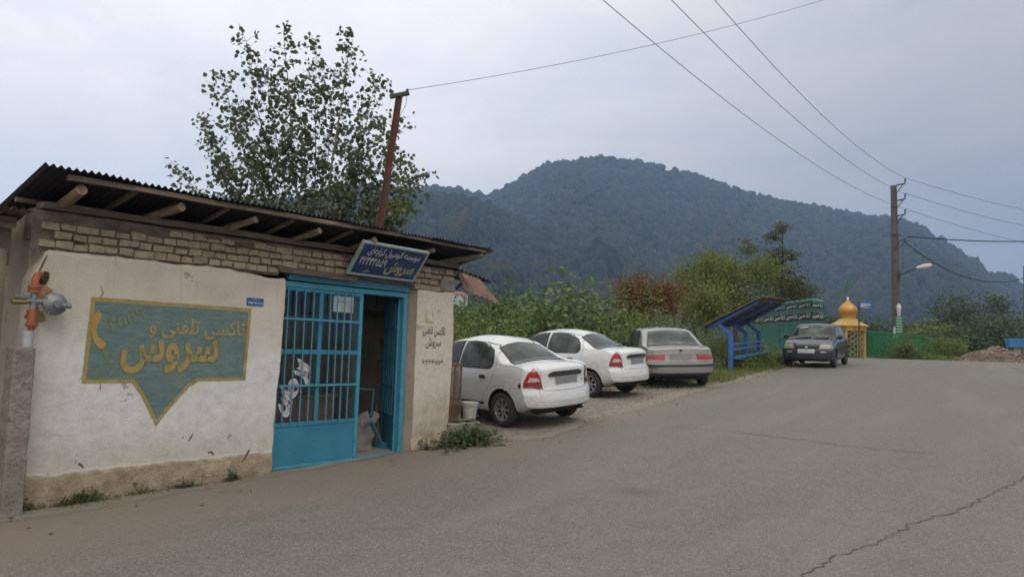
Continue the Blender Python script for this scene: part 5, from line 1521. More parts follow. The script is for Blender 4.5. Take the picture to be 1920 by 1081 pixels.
def build_dark():
    car = thing('parked_car', 'old dark blue hatchback facing the viewer at the top of the road', 'car')
    body = cd.body('body', [M_DARKCAR, M_WELL], car)
    SG = [('rear', ccw([(-.02, .945), (-.07, 1.345), (-.55, 1.355), (-.86, 1.30), (-.98, 1.0), (-.95, .95)])), ('front', ccw([(.05, .94), (.86, .925), (.80, 1.0), (.42, 1.26), (.25, 1.335), (-.01, 1.345)]))]
    finish(car, cd, body, SG, 'steel')
    T = cd.top
    ws = [(.995, -.66), (1.03, -.3), (1.04, 0), (1.03, .3), (.995, .66), (.365, .535), (.33, .25), (.325, 0), (.33, -.25), (.365, -.535)]
    f = cd.sheet('windscreen_seal', ccw([(x + (.025 if x > .6 else -.02), y * 1.035) for x, y in ws]), T(.0045), M_TRIM, car, .06)
    wsn = cd.sheet('windscreen', ccw(ws), T(.0095), M_CARGLASS, f, .06)
    cd.sheet('sun_strip', ccw([(.43, -.46), (.40, -.20), (.425, -.20), (.455, -.46)]), T(.011), M_PAPER, wsn, .05)
    mb = MB()
    for y0 in (-.50, .08):
        mb.tube([tuple(Vector(T(.014)(1.01, y0))), tuple(Vector(T(.02)(.955, y0 + .25))), tuple(Vector(T(.02)(.945, y0 + .47)))], .012, 6)
    mb.build('wiper', M_BLACK, car)
    rw = [(-1.62, -.55), (-1.64, 0), (-1.62, .55), (-1.34, .50), (-1.30, 0), (-1.34, -.50)]
    cd.sheet('rear_window', ccw(rw), T(.006), M_CARGLASS, car, .06)
    E_ = cd.end(1, .004)
    cd.sheet('grille', ccw([(-.40, .615), (.40, .615), (.42, .675), (.36, .735), (-.36, .735), (-.42, .675)]), E_, M_TRIM, car, .05)
    mb = MB()
    for zz in (.650, .690): cd.seam(mb, [(-.36, zz), (.36, zz)], cd.end(1, .010), .005)
    mb.build('grille_bar', M_GREYTRIM, car)
    mb = MB(); fill_poly(mb, ccw([(.05 * math.cos(a), .67 + .022 * math.sin(a)) for a in np.linspace(0, 2 * math.pi, 18)[:-1]]), cd.end(1, .016), .03); mb.build('badge', M_CHROME, car)
    for sg in (1, -1):
        dy = .28 * sg; d = Vector((-1, -dy, 0)).normalized(); lat = Vector((-d.y, d.x, 0)); A = lambda x, y: lat.x * x + lat.y * y
        o_, i_ = A(1.70, .79 * sg), A(1.885, .385 * sg)
        l_ = cd.sheet('headlight', ccw([(o_, .625), (o_, .70), (o_ + (i_ - o_) * .10, .755), (i_ - (i_ - o_) * .22, .765), (i_ - (i_ - o_) * .08, .72), (i_, .62)]), cd.end(1, .008, dy), M_HEAD, car, .04)
        cd.sheet('indicator', ccw([(o_, .63), (o_, .69), (o_ + (i_ - o_) * .20, .745), (o_ + (i_ - o_) * .20, .63)]), cd.end(1, .011, dy), M_AMBER, l_, .03)
        cd.sheet('fog_lamp', ccw([(.44 * sg, .505), (.60 * sg, .505), (.60 * sg, .54), (.44 * sg, .54)]), cd.end(1, .012), M_CLEAR, car, .04)
        mb = MB(); S = cd.side(sg, .003)
        cd.seam(mb, [(.0, 1.39), (.02, .9), (.0, .31)], S, .005); cd.seam(mb, [(.93, .90), (.95, .6), (.9, .31)], S, .005); cd.seam(mb, [(-.8, 1.37), (-1.02, 1.0), (-.98, .80), (-.9, .66)], S, .005)
        mb.build('door_gap', M_SEAM, car)
        cd.sheet('side_strip', ccw([(-.90, .50), (.92, .50), (.92, .555), (-.90, .555)]), cd.side(sg, .010), M_TRIM, car, .06)
        for hx in (-.82, .10): cd.sheet('door_handle', ccw([(hx, .80), (hx + .15, .80), (hx + .15, .84), (hx, .84)]), cd.side(sg, .014), M_TRIM, car, .04)
        mirror(car, M_BLACK, .74, .775 * sg, .985, sg)
        tl = cd.end(-1, .006, .3 * sg); d3 = Vector((1, -.3 * sg, 0)).normalized(); l3 = Vector((-d3.y, d3.x, 0))
        a0 = l3.x * -1.6 + l3.y * .77 * sg; a1 = l3.x * -1.72 + l3.y * .5 * sg
        cd.sheet('tail_light', ccw([(a0, .72), (a0, .88), (a1, .88), (a1, .72)]), tl, M_TAIL, car, .05)
    cd.sheet('bumper', ccw([(-.80, .30), (-.5, .285), (.5, .285), (.80, .30), (.80, .585), (.5, .59), (-.5, .59), (-.80, .585)]), cd.end(1, .010), M_GREYTRIM, car, .05)
    for sg in (1, -1): cd.sheet('bumper', ccw([(1.54, .34), (1.90, .34), (1.90, .58), (1.52, .58)]), cd.side(sg, .008), M_GREYTRIM, car, .05)
    cd.sheet('number_plate', ccw([(-.26, .475), (.26, .475), (.26, .595), (-.26, .595)]), cd.end(1, .022), M_PLATEL, car, .06)

    mb = MB(); cd.seam(mb, [(1.02, .69), (1.5, .66), (1.84, .60)], T(.003), .005); cd.seam(mb, [(1.02, -.69), (1.5, -.66), (1.84, -.60)], T(.003), .005); mb.build('bonnet_gap', M_SEAM, car)
    mb = MB(); mb.beam((1.6, -.55, .24), (1.6, .55, .24), .3, .06); mb.build('underbody', M_WELL, car)
    return car
M_AMBER = lampmat('indicator_amber', (.36, .27, .16), (.25, .18, .10))
carD = build_dark()
_dd = Vector((math.sin(R(32)), math.cos(R(32))))
carD.matrix_world = ground_pose(10.12 + _dd.x * 1.17, 25.2 + _dd.y * 1.17, R(32 + 180))
# ------------------------------------------------------------------ cage, bucket, block beside the office
def gpos(s=None, t=None, x=None, y=None, dz=0.0):
    if s is not None: x, y = xy(s, t)
    return Vector((x, y, ground_z(x, y) + dz))

blk = local_thing('concrete_slab', 'mossy concrete slab behind the weeds at the right end of the office', 'slab', 1.17, .12, 0)
mb = rough_box(MB(), -.30, .34, -.22, .5, .05, .475, (10, 6, 6), .022, 4); bevel_obj(mb.build('slab_body', M_CONC, blk, smooth=60), .02)
M_CAGE = pmat('rusty_wire', (.22, .15, .10), (.12, .075, .05), 10, .8, spots=((.40, .36, .30), .58, 8))
M_CAGEBACK = pmat('rusty_cage_sheet', (.125, .075, .048), (.07, .042, .03), 6, .9, spots=((.24, .19, .14), .62, 5))
t = local_thing('wire_cage', 'rusty wire mesh cage standing between the office and the bucket', 'cage', 1.02, .10, .50)
mb = MB(); cwid, chg, cdp = .23, .83, .14
for x in (0, cwid):
    for y in (0, cdp): mb.beam((x, y, 0), (x, y, chg), .014, .014)
for z in (0.005, chg):
    for y in (0, cdp): mb.beam((0, y, z), (cwid, y, z), .014, .014)
    for x in (0, cwid): mb.beam((x, 0, z), (x, cdp, z), .014, .014)
mb.build('cage_frame', M_CAGE, t)
mb = MB()
for k in range(1, 12): mb.beam((cwid * k / 12, 0, 0), (cwid * k / 12, 0, chg), .004, .004)
for k in range(1, 36): mb.beam((0, -.003, chg * k / 36), (cwid, -.003, chg * k / 36), .0045, .0045)
for k in range(1, 36): mb.beam((cwid, 0, chg * k / 36), (cwid, cdp, chg * k / 36), .0045, .0045)
for k in range(1, 5): mb.beam((cwid + .003, cdp * k / 5, 0), (cwid + .003, cdp * k / 5, chg), .004, .004)
mb.build('wire_mesh', M_CAGE, t)
mb = MB(); mb.box(.01, cwid - .07, cdp - .004, cdp, .03, chg - .02); mb.build('back_sheet', M_CAGEBACK, t)
mb = MB(); mb.beam((-.02, -.06, .0), (.42, .0, .0), .05, .022); mb.beam((.0, -.12, .018), (.34, -.16, .018), .05, .018); mb.build('base_slat', M_PLANK, t)
M_BUCKET = pmat('white_bucket_plastic', (.46, .44, .40), (.33, .31, .27), 5, .6, spots=((.20, .165, .12), .62, 5))
t = local_thing('bucket', 'dirty white plastic bucket standing on the slab beside the cage', 'bucket', 1.375, .02, .505)
mb = MB(); mb.lathe([(.0, .006), (.086, .0), (.092, .02), (.118, .225), (.130, .228), (.132, .255), (.120, .262), (.112, .25), (.088, .03), (0, .02)], 32); mb.build('tub', M_BUCKET, t, smooth=40)
mb = MB(); mb.lathe([(.121, .20), (.126, .20), (.127, .215), (.122, .215)], 32, closed=True)
mb.tube([(.129, 0, .235), (.142, .0, .20), (.140, .01, .05), (.13, .02, .01)], .005, 6); mb.beam((-.02, -.118, .20), (-.018, -.098, .02), .01, .006); mb.build('bail', M_BUCKET, t, smooth=40)

# ------------------------------------------------------------------ bus shelter
M_SHBLUE = pmat('shelter_blue_paint', (.038, .135, .42), (.028, .10, .33), 4, .5, spots=((.06, .14, .36), .63, 8))
M_SHBENCH = pmat('bench_blue_paint', (.05, .17, .38), (.035, .13, .29), 5, .55, spots=((.22, .27, .32), .62, 9))
M_SHROOF = pmat('shelter_tin', (.20, .150, .115), (.115, .083, .064), 4, .8, metal=.15, spots=((.17, .12, .085), .58, 4))
SAZ = R(30)
so_ = Vector((6.82, 23.13, 0)); so_.z = ground_z(so_.x, so_.y)
shel = thing('bus_shelter', 'blue steel bus shelter with sloping tin roof and slatted bench on the verge', 'bus shelter', so_, math.pi / 2 - SAZ)
# local X along the road, local Y to the left (away from the road)
g3 = [0.0, .12, .26]
for k in range(3):
    x = 2.0 * k; z0 = .10 * k
    mb = MB()
    mb.beam((x, 0, -.15), (x, 0, 1.13 + z0), .10, .13, up=(0, 1, 0))
    mb.beam((x, .0, 1.10 + z0), (x, .46, 1.47 + z0), .098, .12, up=(1, 0, 0))
    bevel_obj(mb.build('post', M_SHBLUE, shel), .008)
    mb = MB(); mb.beam((x, .66, 1.30 + z0), (x, -.80, 2.10 + z0), .085, .13, up=(1, 0, 0)); bevel_obj(mb.build('roof_beam', M_SHBLUE, shel), .008)
mb = MB()
for q in (.06, .36, .66, .96):
    y = .70 - 1.55 * q; z = 1.37 + .80 * q
    mb.beam((-.12, y, z + .0), (4.35, y, z + .225), .05, .035)
mb.build('purlin', M_PLANK, shel)
mb = MB()
def shr(i, j, o=0.0):
    x = -.25 + 4.75 * i / 240; q = j / 4
    return (x, .86 - 1.86 * q, 1.325 + .955 * q + .05 * x + .016 * math.sin(2 * math.pi * i / 240 * 42) + o + .03 * nz1(x, 1.3, j))
mb.grid(shr, 240, 4, flip=True); mb.grid(lambda i, j: shr(i, j, -.004), 240, 4)
mb.build('roof', M_SHROOF, shel, smooth=60)
mb = MB(); mb.beam((.0, .0, .36), (4.3, .0, .56), .05, .06); mb.beam((.0, -.30, .37), (4.45, -.30, .585), .05, .05)
for k in range(3): mb.beam((2.0 * k, .04, .37 + .1 * k), (2.0 * k, -.30, .37 + .1 * k), .05, .05)
mb.build('bench_frame', M_SHBLUE, shel)
for y in (-.33, -.23, -.13): 
    mb = MB(); mb.beam((-.02, y, .415), (4.55, y, .635), .085, .025); mb.build('seat_slat', M_SHBENCH, shel)
for z in (.64, .80):
    mb = MB(); mb.beam((.0, -.08, z), (4.15, -.08, z + .2), .025, .075); mb.build('back_rail', M_SHBENCH, shel)

# ------------------------------------------------------------------ green booth with mourning banners
M_GREENP = pmat('green_sheet_paint', (.020, .110, .070), (.015, .082, .054), 2.5, .6, bump=.05, spots=((.03, .19, .13), .6, 1.2))
M_GREEND = pmat('green_trim_paint', (.03, .20, .13), (.02, .15, .10), 5, .6)
M_BANNER = pmat('black_banner', (.012, .012, .014), (.02, .02, .02), 6, .9)
M_BPINK = pmat('banner_script', (.60, .50, .52), (.46, .38, .40), 30, .9)
M_BMINT = pmat('banner_roundel', (.16, .42, .33), (.12, .34, .26), 30, .9)
gb0 = at(1522, 640, 35.2); gb0.z = ground_z(gb0.x, gb0.y) - .05
GA = R(-5)
booth = thing('green_booth', 'green metal booth hung with two black calligraphy banners behind the bus shelter', 'booth', gb0, -GA)
# local X: right hand face (away to the right), local Y: along the left face (away)
HB, LB, WB_ = 2.66, 8.0, 1.25
RX = Vector((math.cos(R(-38)), -math.sin(R(-38)), 0))      # run of the short right hand face
mb = MB(); q_ = [Vector((0, 0, 0)), RX * WB_, RX * WB_ + Vector((0, LB - .4, 0)), Vector((0, LB, 0))]
mb.add([p + Vector((0, 0, z)) for z in (-.6, HB) for p in q_], [(3, 2, 1, 0), (4, 5, 6, 7), (0, 1, 5, 4), (1, 2, 6, 5), (2, 3, 7, 6), (3, 0, 4, 7)])
bevel_obj(mb.build('wall', M_GREENP, booth), .02)
mb = MB()
for k in range(1, 7): mb.box(-.018, .0, LB * k / 7 - .015, LB * k / 7 + .015, -.5, 1.78)
mb.box(-.03, 0, 1.6, 3.4, .95, 1.0); mb.box(-.03, 0, 1.6, 3.4, .55, .59)
mb.build('seam_rib', M_GREEND, booth)
mb = MB(); q_ = [Vector((-.08, -.08, 0)), RX * (WB_ + .1) + Vector((0, -.08, 0)), RX * (WB_ + .1) + Vector((0, LB - .3, 0)), Vector((-.08, LB + .1, 0))]
mb.add([p + Vector((0, 0, z)) for z in (HB + .002, HB + .07) for p in q_], [(3, 2, 1, 0), (4, 5, 6, 7), (0, 1, 5, 4), (1, 2, 6, 5), (2, 3, 7, 6), (3, 0, 4, 7)])
bevel_obj(mb.build('roof', M_GREEND, booth), .015)
RN = Vector((RX.y, -RX.x, 0))
def banner(z0, z1):
    mb = MB(); o = .012; hh_ = z1 - z0; zc = (z0 + z1) / 2
    mb.box(-o - .006, -o, -.012, LB, z0, z1); mb.beam(RX * .0 + RN * .015 + Vector((0, 0, zc)), RX * WB_ + RN * .015 + Vector((0, 0, zc)), .006, z1 - z0)
    FL = lambda y, z: (-o - .010, LB - y, z)
    FR = lambda x, z: tuple(RX * x + RN * .022 + Vector((0, 0, z)))
    n = 5
    for face, L_, n in ((FL, LB, 6), (FR, WB_, 1)):
        cell = L_ / n
        for k in range(n):
            cx = cell * (k + .40)
            put_text(mb, fa('یا حسین'), face, cx, zc, w=cell * .70, h=hh_ * .74, bold=.035, mi=1)
            cc = cell * (k + .86)
            for r0, r1, mi in ((.0, hh_ * .30, 2),):
                ps = [face(cc + r1 * math.cos(a), zc + r1 * math.sin(a)) for a in np.linspace(0, 2 * math.pi, 15)[:-1]]
                mb.add(ps, [tuple(range(14))], mi)
            ps = [Vector(face(cc + hh_ * .17 * math.cos(a), zc + hh_ * .17 * math.sin(a))) + (Vector((-.003, 0, 0)) if face is FL else RN * .003) for a in np.linspace(0, 2 * math.pi, 15)[:-1]]
            mb.add(ps, [tuple(range(14))], 3)
        m_ = int(L_ / .16)
        for k in range(m_):
            for zz in (z1 - .035,):
                a = L_ * (k + .5) / m_
                mb.add([face(a - .045, zz), face(a, zz - .03), face(a + .045, zz), face(a, zz + .03)], [(0, 1, 2, 3)], 1 if k % 2 else 2)
    mb.build('banner', [M_BANNER, M_BPINK, M_BMINT, M_GREENP], booth)
banner(1.80, 2.20); banner(2.38, 2.655)
mb = MB()
for k in range(30): mb.box(-.02, .0, LB * (k + .2) / 30, LB * (k + .8) / 30, HB + .07, HB + .11 + .03 * (k % 2))
for k in range(7): mb.beam(RX * (WB_ * (k + .2) / 7) + Vector((0, 0, HB + .10)), RX * (WB_ * (k + .8) / 7) + Vector((0, 0, HB + .10)), .03, .05 + .03 * (k % 2))
mb.build('cresting', M_BMINT, booth)

# ------------------------------------------------------------------ golden domed kiosk
M_GOLD = pmat('gold_paint', (.52, .275, .050), (.40, .20, .035), 3, .38, metal=.35, bump=.03, spec=.6)
M_GOLD2 = pmat('pale_gold_paint', (.46, .31, .10), (.36, .23, .07), 5, .55)
M_KGREEN = pmat('green_iron', (.02, .14, .055), (.015, .10, .04), 5, .55)
kp = at(1590, 655, 34.2); kp.z = ground_z(kp.x, kp.y)
kio = thing('domed_kiosk', 'golden kiosk with an onion dome and green metal lettering beside the green fence', 'kiosk', kp, R(-8))
zk = .78
mb = MB(); mb.lathe([(.0, 2.70), (.03, 2.70), (.05, 2.62), (.13, 2.52), (.26, 2.42), (.36, 2.32), (.405, 2.22), (.41, 2.12), (.385, 2.02), (.345, 1.955)], 40); mb.build('dome', M_GOLD, kio, smooth=60)
mb = MB()
for k in range(16):
    a = 2 * math.pi * k / 16
    mb.tube([(r * math.cos(a) * 1.002, r * math.sin(a) * 1.002, z) for r, z in [(.05, 2.62), (.13, 2.52), (.26, 2.42), (.36, 2.32), (.405, 2.22), (.41, 2.12), (.385, 2.02)]], .006, 5)
mb.build('dome_rib', M_GOLD2, kio, smooth=60)
mb = MB(); mb.lathe([(.345, 1.955), (.335, 1.94), (.335, 1.79), (.36, 1.775)], 40); mb.build('drum', M_GOLD, kio, smooth=40)
mb = MB(); mb.lathe([(.36, 1.775), (.50, 1.66), (.90, 1.46), (.90, 1.42), (.0, 1.42)], 8, Matrix.Rotation(R(22.5), 4, 'Z')); mb.build('roof', M_GOLD2, kio, smooth=20)
mb = MB(); mb.lathe([(.78, 1.42), (.78, 1.22), (.0, 1.22)], 8, Matrix.Rotation(R(22.5), 4, 'Z')); mb.build('frieze', M_GOLD, kio, smooth=20)
for k in range(8):
    a = 2 * math.pi * k / 8 + R(22.5)
    mb = MB(); c_ = Vector((.70 * math.cos(a), .70 * math.sin(a), 0)); mb.beam(c_ + Vector((0, 0, -.4)), c_ + Vector((0, 0, 1.22)), .10, .10, up=(math.cos(a), math.sin(a), 0)); bevel_obj(mb.build('column', M_GOLD2, kio), .01)
for k in range(8):
    a0 = 2 * math.pi * k / 8 + R(22.5); a1 = a0 + math.pi / 4; am = (a0 + a1) / 2
    p = Vector((.70 * math.cos(a0), .70 * math.sin(a0), 0)); q = Vector((.70 * math.cos(a1), .70 * math.sin(a1), 0)); cc = (p + q) / 2; ux = (q - p).normalized(); un = Vector((math.cos(am), math.sin(am), 0))
    mb = MB(); rg = .115
    for j in range(5):
        zc = 1.09 - j * .235
        RM = Matrix((ux, Vector((0, 0, 1)), un)).transposed().to_4x4(); RM.translation = cc + Vector((0, 0, zc))
        mb.lathe([(rg - .018, -.01), (rg, -.01), (rg, .01), (rg - .018, .01)], 16, RM, closed=True)
        mb.beam(cc + ux * rg + Vector((0, 0, zc)), cc + ux * .23 + Vector((0, 0, zc)), .02, .02); mb.beam(cc - ux * rg + Vector((0, 0, zc)), cc - ux * .23 + Vector((0, 0, zc)), .02, .02)
    mb.beam(cc + Vector((0, 0, -.05)) - ux * .25, cc + Vector((0, 0, -.05)) + ux * .25, .03, .04)
    mb.build('lattice_panel', M_GOLD2, kio, smooth=40)
mb = MB(); mb.lathe([(.80, -.5), (.80, -.06), (.0, -.06)], 8, Matrix.Rotation(R(22.5), 4, 'Z')); mb.build('plinth', M_CONC, kio, smooth=20)
mb = MB(); mb.lathe([(.40, -.06), (.40, .55), (.44, .58), (0, .58)], 8); mb.build('water_tank', M_KGREEN, kio, smooth=20)
mb = MB(); mb.lathe([(.0, 2.79), (.035, 2.78), (.05, 2.74), (.03, 2.70), (.06, 2.67), (.03, 2.63)], 14); mb.build('finial', M_SIGNW, kio, smooth=50)
fin = bpy.data.objects['finial']
mb = MB(); mb.tube([(0, 0, 2.78), (0, 0, 3.55)], .012, 6)
Fk = lambda x, z: (x, 0, z)
v0 = len(mb.v); put_text(mb, '\uFDF2', Fk, 0, 3.42, w=.44, h=.34, bold=.03)
f0 = len(mb.f); mb.build('finial_lettering', M_KGREEN, fin)
M_FLAG = pmat('flag_green_gold', (.12, .155, .05), (.06, .085, .035), 9, .9)
mb = MB(); fg = lambda i, j, o=0.0: (-.02 - .46 * i / 12, .05 * math.sin(i * .7) + o, 3.02 + .10 * j / 4 - .16 * (i / 12) + .035 * math.sin(i * .55) + (.10 * (1 - i / 14)) * j / 4)
mb.grid(fg, 12, 4); mb.grid(lambda i, j: fg(i, j, .004), 12, 4, flip=True); mb.build('flag', M_FLAG, fin, smooth=60)

# little blue street sign on a thin post
spn = at(1611, 660, 33.2); spn.z = ground_z(spn.x, spn.y)
t = thing('street_sign', 'small blue street sign on a thin post between the golden kiosk and the fence', 'sign', spn, R(-20))
M_STB = pmat('street_sign_blue', (.03, .16, .50), (.02, .12, .40), 5, .5)
M_STO = pmat('street_sign_orange', (.50, .26, .12), (.42, .2, .1), 5, .5)
zt0 = (at(1611, 572, 33.2).z - spn.z)
mb = MB(); mb.tube([(0, 0, -.2), (0, 0, zt0 + .14)], .03, 8); mb.build('post', M_BLACK, t, smooth=40)
mb = MB(); mb.box(.02, .50, -.012, .012, zt0 - .11, zt0 + .13); bevel_obj(mb.build('plate', M_STB, t), .005)
mb = MB(); put_text(mb, fa('معراج'), lambda x, z: (x, -.016, z), .27, zt0 + .035, w=.38, h=.13, bold=.05); mb.build('lettering', M_SIGNW, t)
mb = MB(); mb.box(.06, .40, -.015, -.0125, zt0 - .10, zt0 - .055); mb.build('stripe', M_STO, t)

# ------------------------------------------------------------------ green picket fence round the bend
M_FENCE = pmat('green_fence_paint', (.022, .19, .07), (.015, .14, .05), 3, .55, spots=((.06, .26, .13), .64, 6))
fpts = [at(1611, 640, 34.0), at(1740, 640, 38.6), at(1766, 640, 44.5)]
f0_ = fpts[0]; f0_.z = ground_z(f0_.x, f0_.y)
fen = thing('picket_fence', 'green iron picket fence running from the golden kiosk past the concrete pole', 'fence', f0_)
pick = MB(); postn = 0
tops = [at(1611, 617, 34.0).z, at(1740, 632, 38.6).z, at(1766, 642, 44.5).z]
rail = MB()
for k in range(2):
    a, b = fpts[k], fpts[k + 1]; L_ = math.hypot(b.x - a.x, b.y - a.y); d = Vector(((b.x - a.x) / L_, (b.y - a.y) / L_, 0))
    n = int(L_ / .12)
    for i in range(n):
        q = i / n; x, y = a.x + (b.x - a.x) * q, a.y + (b.y - a.y) * q
        zt_2 = tops[k] + (tops[k + 1] - tops[k]) * q; zb_ = ground_z(x, y) + .08
        o = Vector((x, y, 0)) - f0_
        o.z = 0
        pick.beam((o.x, o.y, zb_ - f0_.z), (o.x, o.y, zt_2 - f0_.z - .02), .028, .028, up=d)
    a2 = Vector((a.x, a.y, 0)) - Vector((f0_.x, f0_.y, 0)); b2 = Vector((b.x, b.y, 0)) - Vector((f0_.x, f0_.y, 0))
    for dz in (-.03, ):
        rail.beam(a2 + Vector((0, 0, tops[k] - f0_.z + dz)), b2 + Vector((0, 0, tops[k + 1] - f0_.z + dz)), .05, .05)
    rail.beam(a2 + Vector((0, 0, ground_z(a.x, a.y) + .12 - f0_.z)), b2 + Vector((0, 0, ground_z(b.x, b.y) + .12 - f0_.z)), .045, .045)
    np_ = max(2, int(L_ / 1.5))
    for i in range(np_ + (k == 1)):
        q = i / np_; x, y = a.x + (b.x - a.x) * q, a.y + (b.y - a.y) * q; zt_2 = tops[k] + (tops[k + 1] - tops[k]) * q
        mb = MB(); mb.beam((x - f0_.x, y - f0_.y, ground_z(x, y) - .2 - f0_.z), (x - f0_.x, y - f0_.y, zt_2 - f0_.z + .01), .06, .06, up=d); mb.build('post', M_FENCE, fen)
pick.build('pickets', M_FENCE, fen); rail.build('rail', M_FENCE, fen)
mb = MB(); a, b = fpts[0], fpts[1]
mb.beam((0, 0, -.02), (b.x - a.x, b.y - a.y, ground_z(b.x, b.y) - f0_.z - .02), .25, .16); mb.build('kerb', M_CONC, fen)

# ------------------------------------------------------------------ concrete power pole, lamp, boards
M_POLE = pmat('pole_concrete', (.115, .108, .096), (.062, .058, .051), 3, .9, bump=.3, bsc=14, spots=((.06, .055, .045), .62, 2), stretch=(1, 1, .35))
pb = at(1682, 640, 39.0); pb.z = ground_z(pb.x, pb.y) - .3
pt = at(1675.5, 348, 39.0)
HP = pt.z - pb.z
upl = thing('power_pole', 'tall tapered concrete power pole with three insulator brackets behind the green fence', 'utility pole', pb)
lean = pt - pb
mb = MB()
def prism(a, b, w0, w1, n=12):
    for i in range(n):
        q0, q1 = i / n, (i + 1) / n
        p, q = a.lerp(b, q0), a.lerp(b, q1); s0 = w0 + (w1 - w0) * q0; s1 = w0 + (w1 - w0) * q1
        vs = [tuple(c_ + CR * (sx * s_ / 2) + Vector((0, 1, 0)) * (sy * s_ * .42)) for c_, s_ in ((p, s0), (q, s1)) for sx, sy in ((-1, -1), (1, -1), (1, 1), (-1, 1))]
        mb.add(vs, [(0, 1, 5, 4), (1, 2, 6, 5), (2, 3, 7, 6), (3, 0, 4, 7)])
    mb.add([tuple(b + CR * (sx * w1 / 2) + Vector((0, 1, 0)) * (sy * w1 * .42)) for sx, sy in ((-1, -1), (1, -1), (1, 1), (-1, 1))], [(0, 1, 2, 3)])
prism(Vector((0, 0, 0)), lean, .37, .23)
for k in range(1, 13):   # web recesses of the cast pole
    c_ = lean * (k / 13.5); s_ = .42 - .16 * k / 13.5
    mb.beam(c_ - CR * s_ * .36 + Vector((0, -s_ * .44, 0)), c_ + CR * s_ * .36 + Vector((0, -s_ * .44, 0)), .02, .14)
mb.build('shaft', M_POLE, upl)
M_IRON = pmat('dark_iron', (.028, .028, .032), (.045, .04, .04), 8, .7)
M_INS = pmat('brown_insulator', (.035, .025, .025), (.05, .035, .03), 8, .3)
INS = []
for py0, pyi in ((358, 344), (387, 373), (416, 402)):
    a = at(1681, py0 - 11, 38.9) - pb; b = at(1697, py0 - 14, 38.5) - pb
    br_ = bpy.data.objects.new('bracket', None); 
    mb = MB(); mb.beam(a, b, .05, .06); mb.beam(at(1681, py0 + 4, 38.9) - pb, a.lerp(b, .82), .03, .035)
    bo = mb.build('bracket', M_IRON, upl)
    top = b + Vector((0, 0, .30))
    mb = MB(); mb.lathe([(.015, 0), (.015, .05), (.05, .07), (.03, .11), (.055, .14), (.03, .19), (.045, .22), (.02, .28), (0, .29)], 12, Matrix.Translation(b + Vector((0, 0, .0)))); mb.build('insulator', M_INS, bo, smooth=50)
    INS.append(pb + top)
    bpy.data.objects.remove(br_)
mb = MB(); a = at(1686, 516, 38.8) - pb; b = at(1719, 502, 38.2) - pb
mb.tube([a, b], .03, 8); mb.tube([at(1686, 514, 38.8) - pb, at(1702, 510, 38.5) - pb], .02, 6); mb.box(a.x - .05, a.x + .05, a.y - .05, a.y + .05, a.z - .22, a.z + .18)
la = mb.build('lamp_arm', M_IRON, upl, smooth=40)
M_LAMP = pmat('lamp_shell', (.52, .52, .52), (.42, .42, .42), 4, .5)
d_ = (at(1745, 497, 38.0) - at(1719, 502, 38.2)); c0 = at(1718, 502, 38.2) - pb
mb = MB(); q = d_.to_track_quat('Z', 'Y').to_matrix().to_4x4(); q.translation = c0
mb.lathe([(.0, 0), (.05, .0), (.075, .12), (.11, .35), (.10, .6), (.05, .72), (0, .73)], 16, q @ Matrix.Diagonal((.72, 1.1, 1, 1))); mb.build('lamp_head', M_LAMP, la, smooth=50)
mb = MB(); mb.box(-.02, .2, -.24, -.20, 0, .0); 
M_WHITEP = pmat('white_pole_paint', (.50, .50, .47), (.38, .38, .35), 5, .8)
mb = MB(); c_ = at(1681, 619, 38.7) - pb; mb.box(c_.x - .17, c_.x + .11, c_.y - .03, c_.y + .02, c_.z - .38, c_.z + .18); mb.build('white_band', M_WHITEP, upl)
mb = MB(); c_ = at(1685, 582, 38.75) - pb; mb.lathe([(0, -.34), (.08, -.34), (.10, .0), (.14, .16), (.06, .34), (0, .38)], 10, Matrix.Translation(c_)); mb.build('junction_box', M_LAMP, upl, smooth=40)
# cable loop, strap
cb1 = at(1684, 441, 38.8) - pb
mb = MB(); lp = [at(*p, 38.7) - pb for p in [(1706, 443), (1697, 448), (1692, 458), (1686, 464), (1683, 460), (1686, 452), (1694, 449), (1700, 453)]]
mb.tube(lp, .022, 6); mb.tube([at(1694, 452, 38.7) - pb, at(1693, 480, 38.7) - pb, at(1693, 507, 38.7) - pb], .01, 5); mb.beam(at(1668, 441, 38.9) - pb, at(1690, 441, 38.7) - pb, .03, .05); mb.build('cable_loop', M_IRON, upl, smooth=50)
t0 = at(1686, 610, 38.2); t0.z = ground_z(t0.x, t0.y)
t = thing('notice_board', 'narrow green board with pale painted lines fixed beside the power pole', 'sign', t0, R(-18))
zz0 = at(1686, 627, 38.2).z - t0.z; zz1 = at(1686, 593, 38.2).z - t0.z
mb = MB(); mb.box(-.16, .16, -.02, .02, zz0, zz1); mb.box(-.04, .04, -.01, .01, -.2, zz0); bevel_obj(mb.build('board', M_KGREEN, t), .006)
mb = MB()
for k in range(6):
    z = zz1 - .08 - k * (zz1 - zz0 - .1) / 6
    mb.grid(lambda i, j: (-.125 + .25 * i / 12, -.024, z - .03 + .055 * j + .010 * math.sin(i * 1.6)), 12, 1)
M_PALEG = pmat('pale_green_lines', (.34, .45, .38), (.24, .34, .28), 8, .8)
mb.build('painted_line', M_PALEG, t)

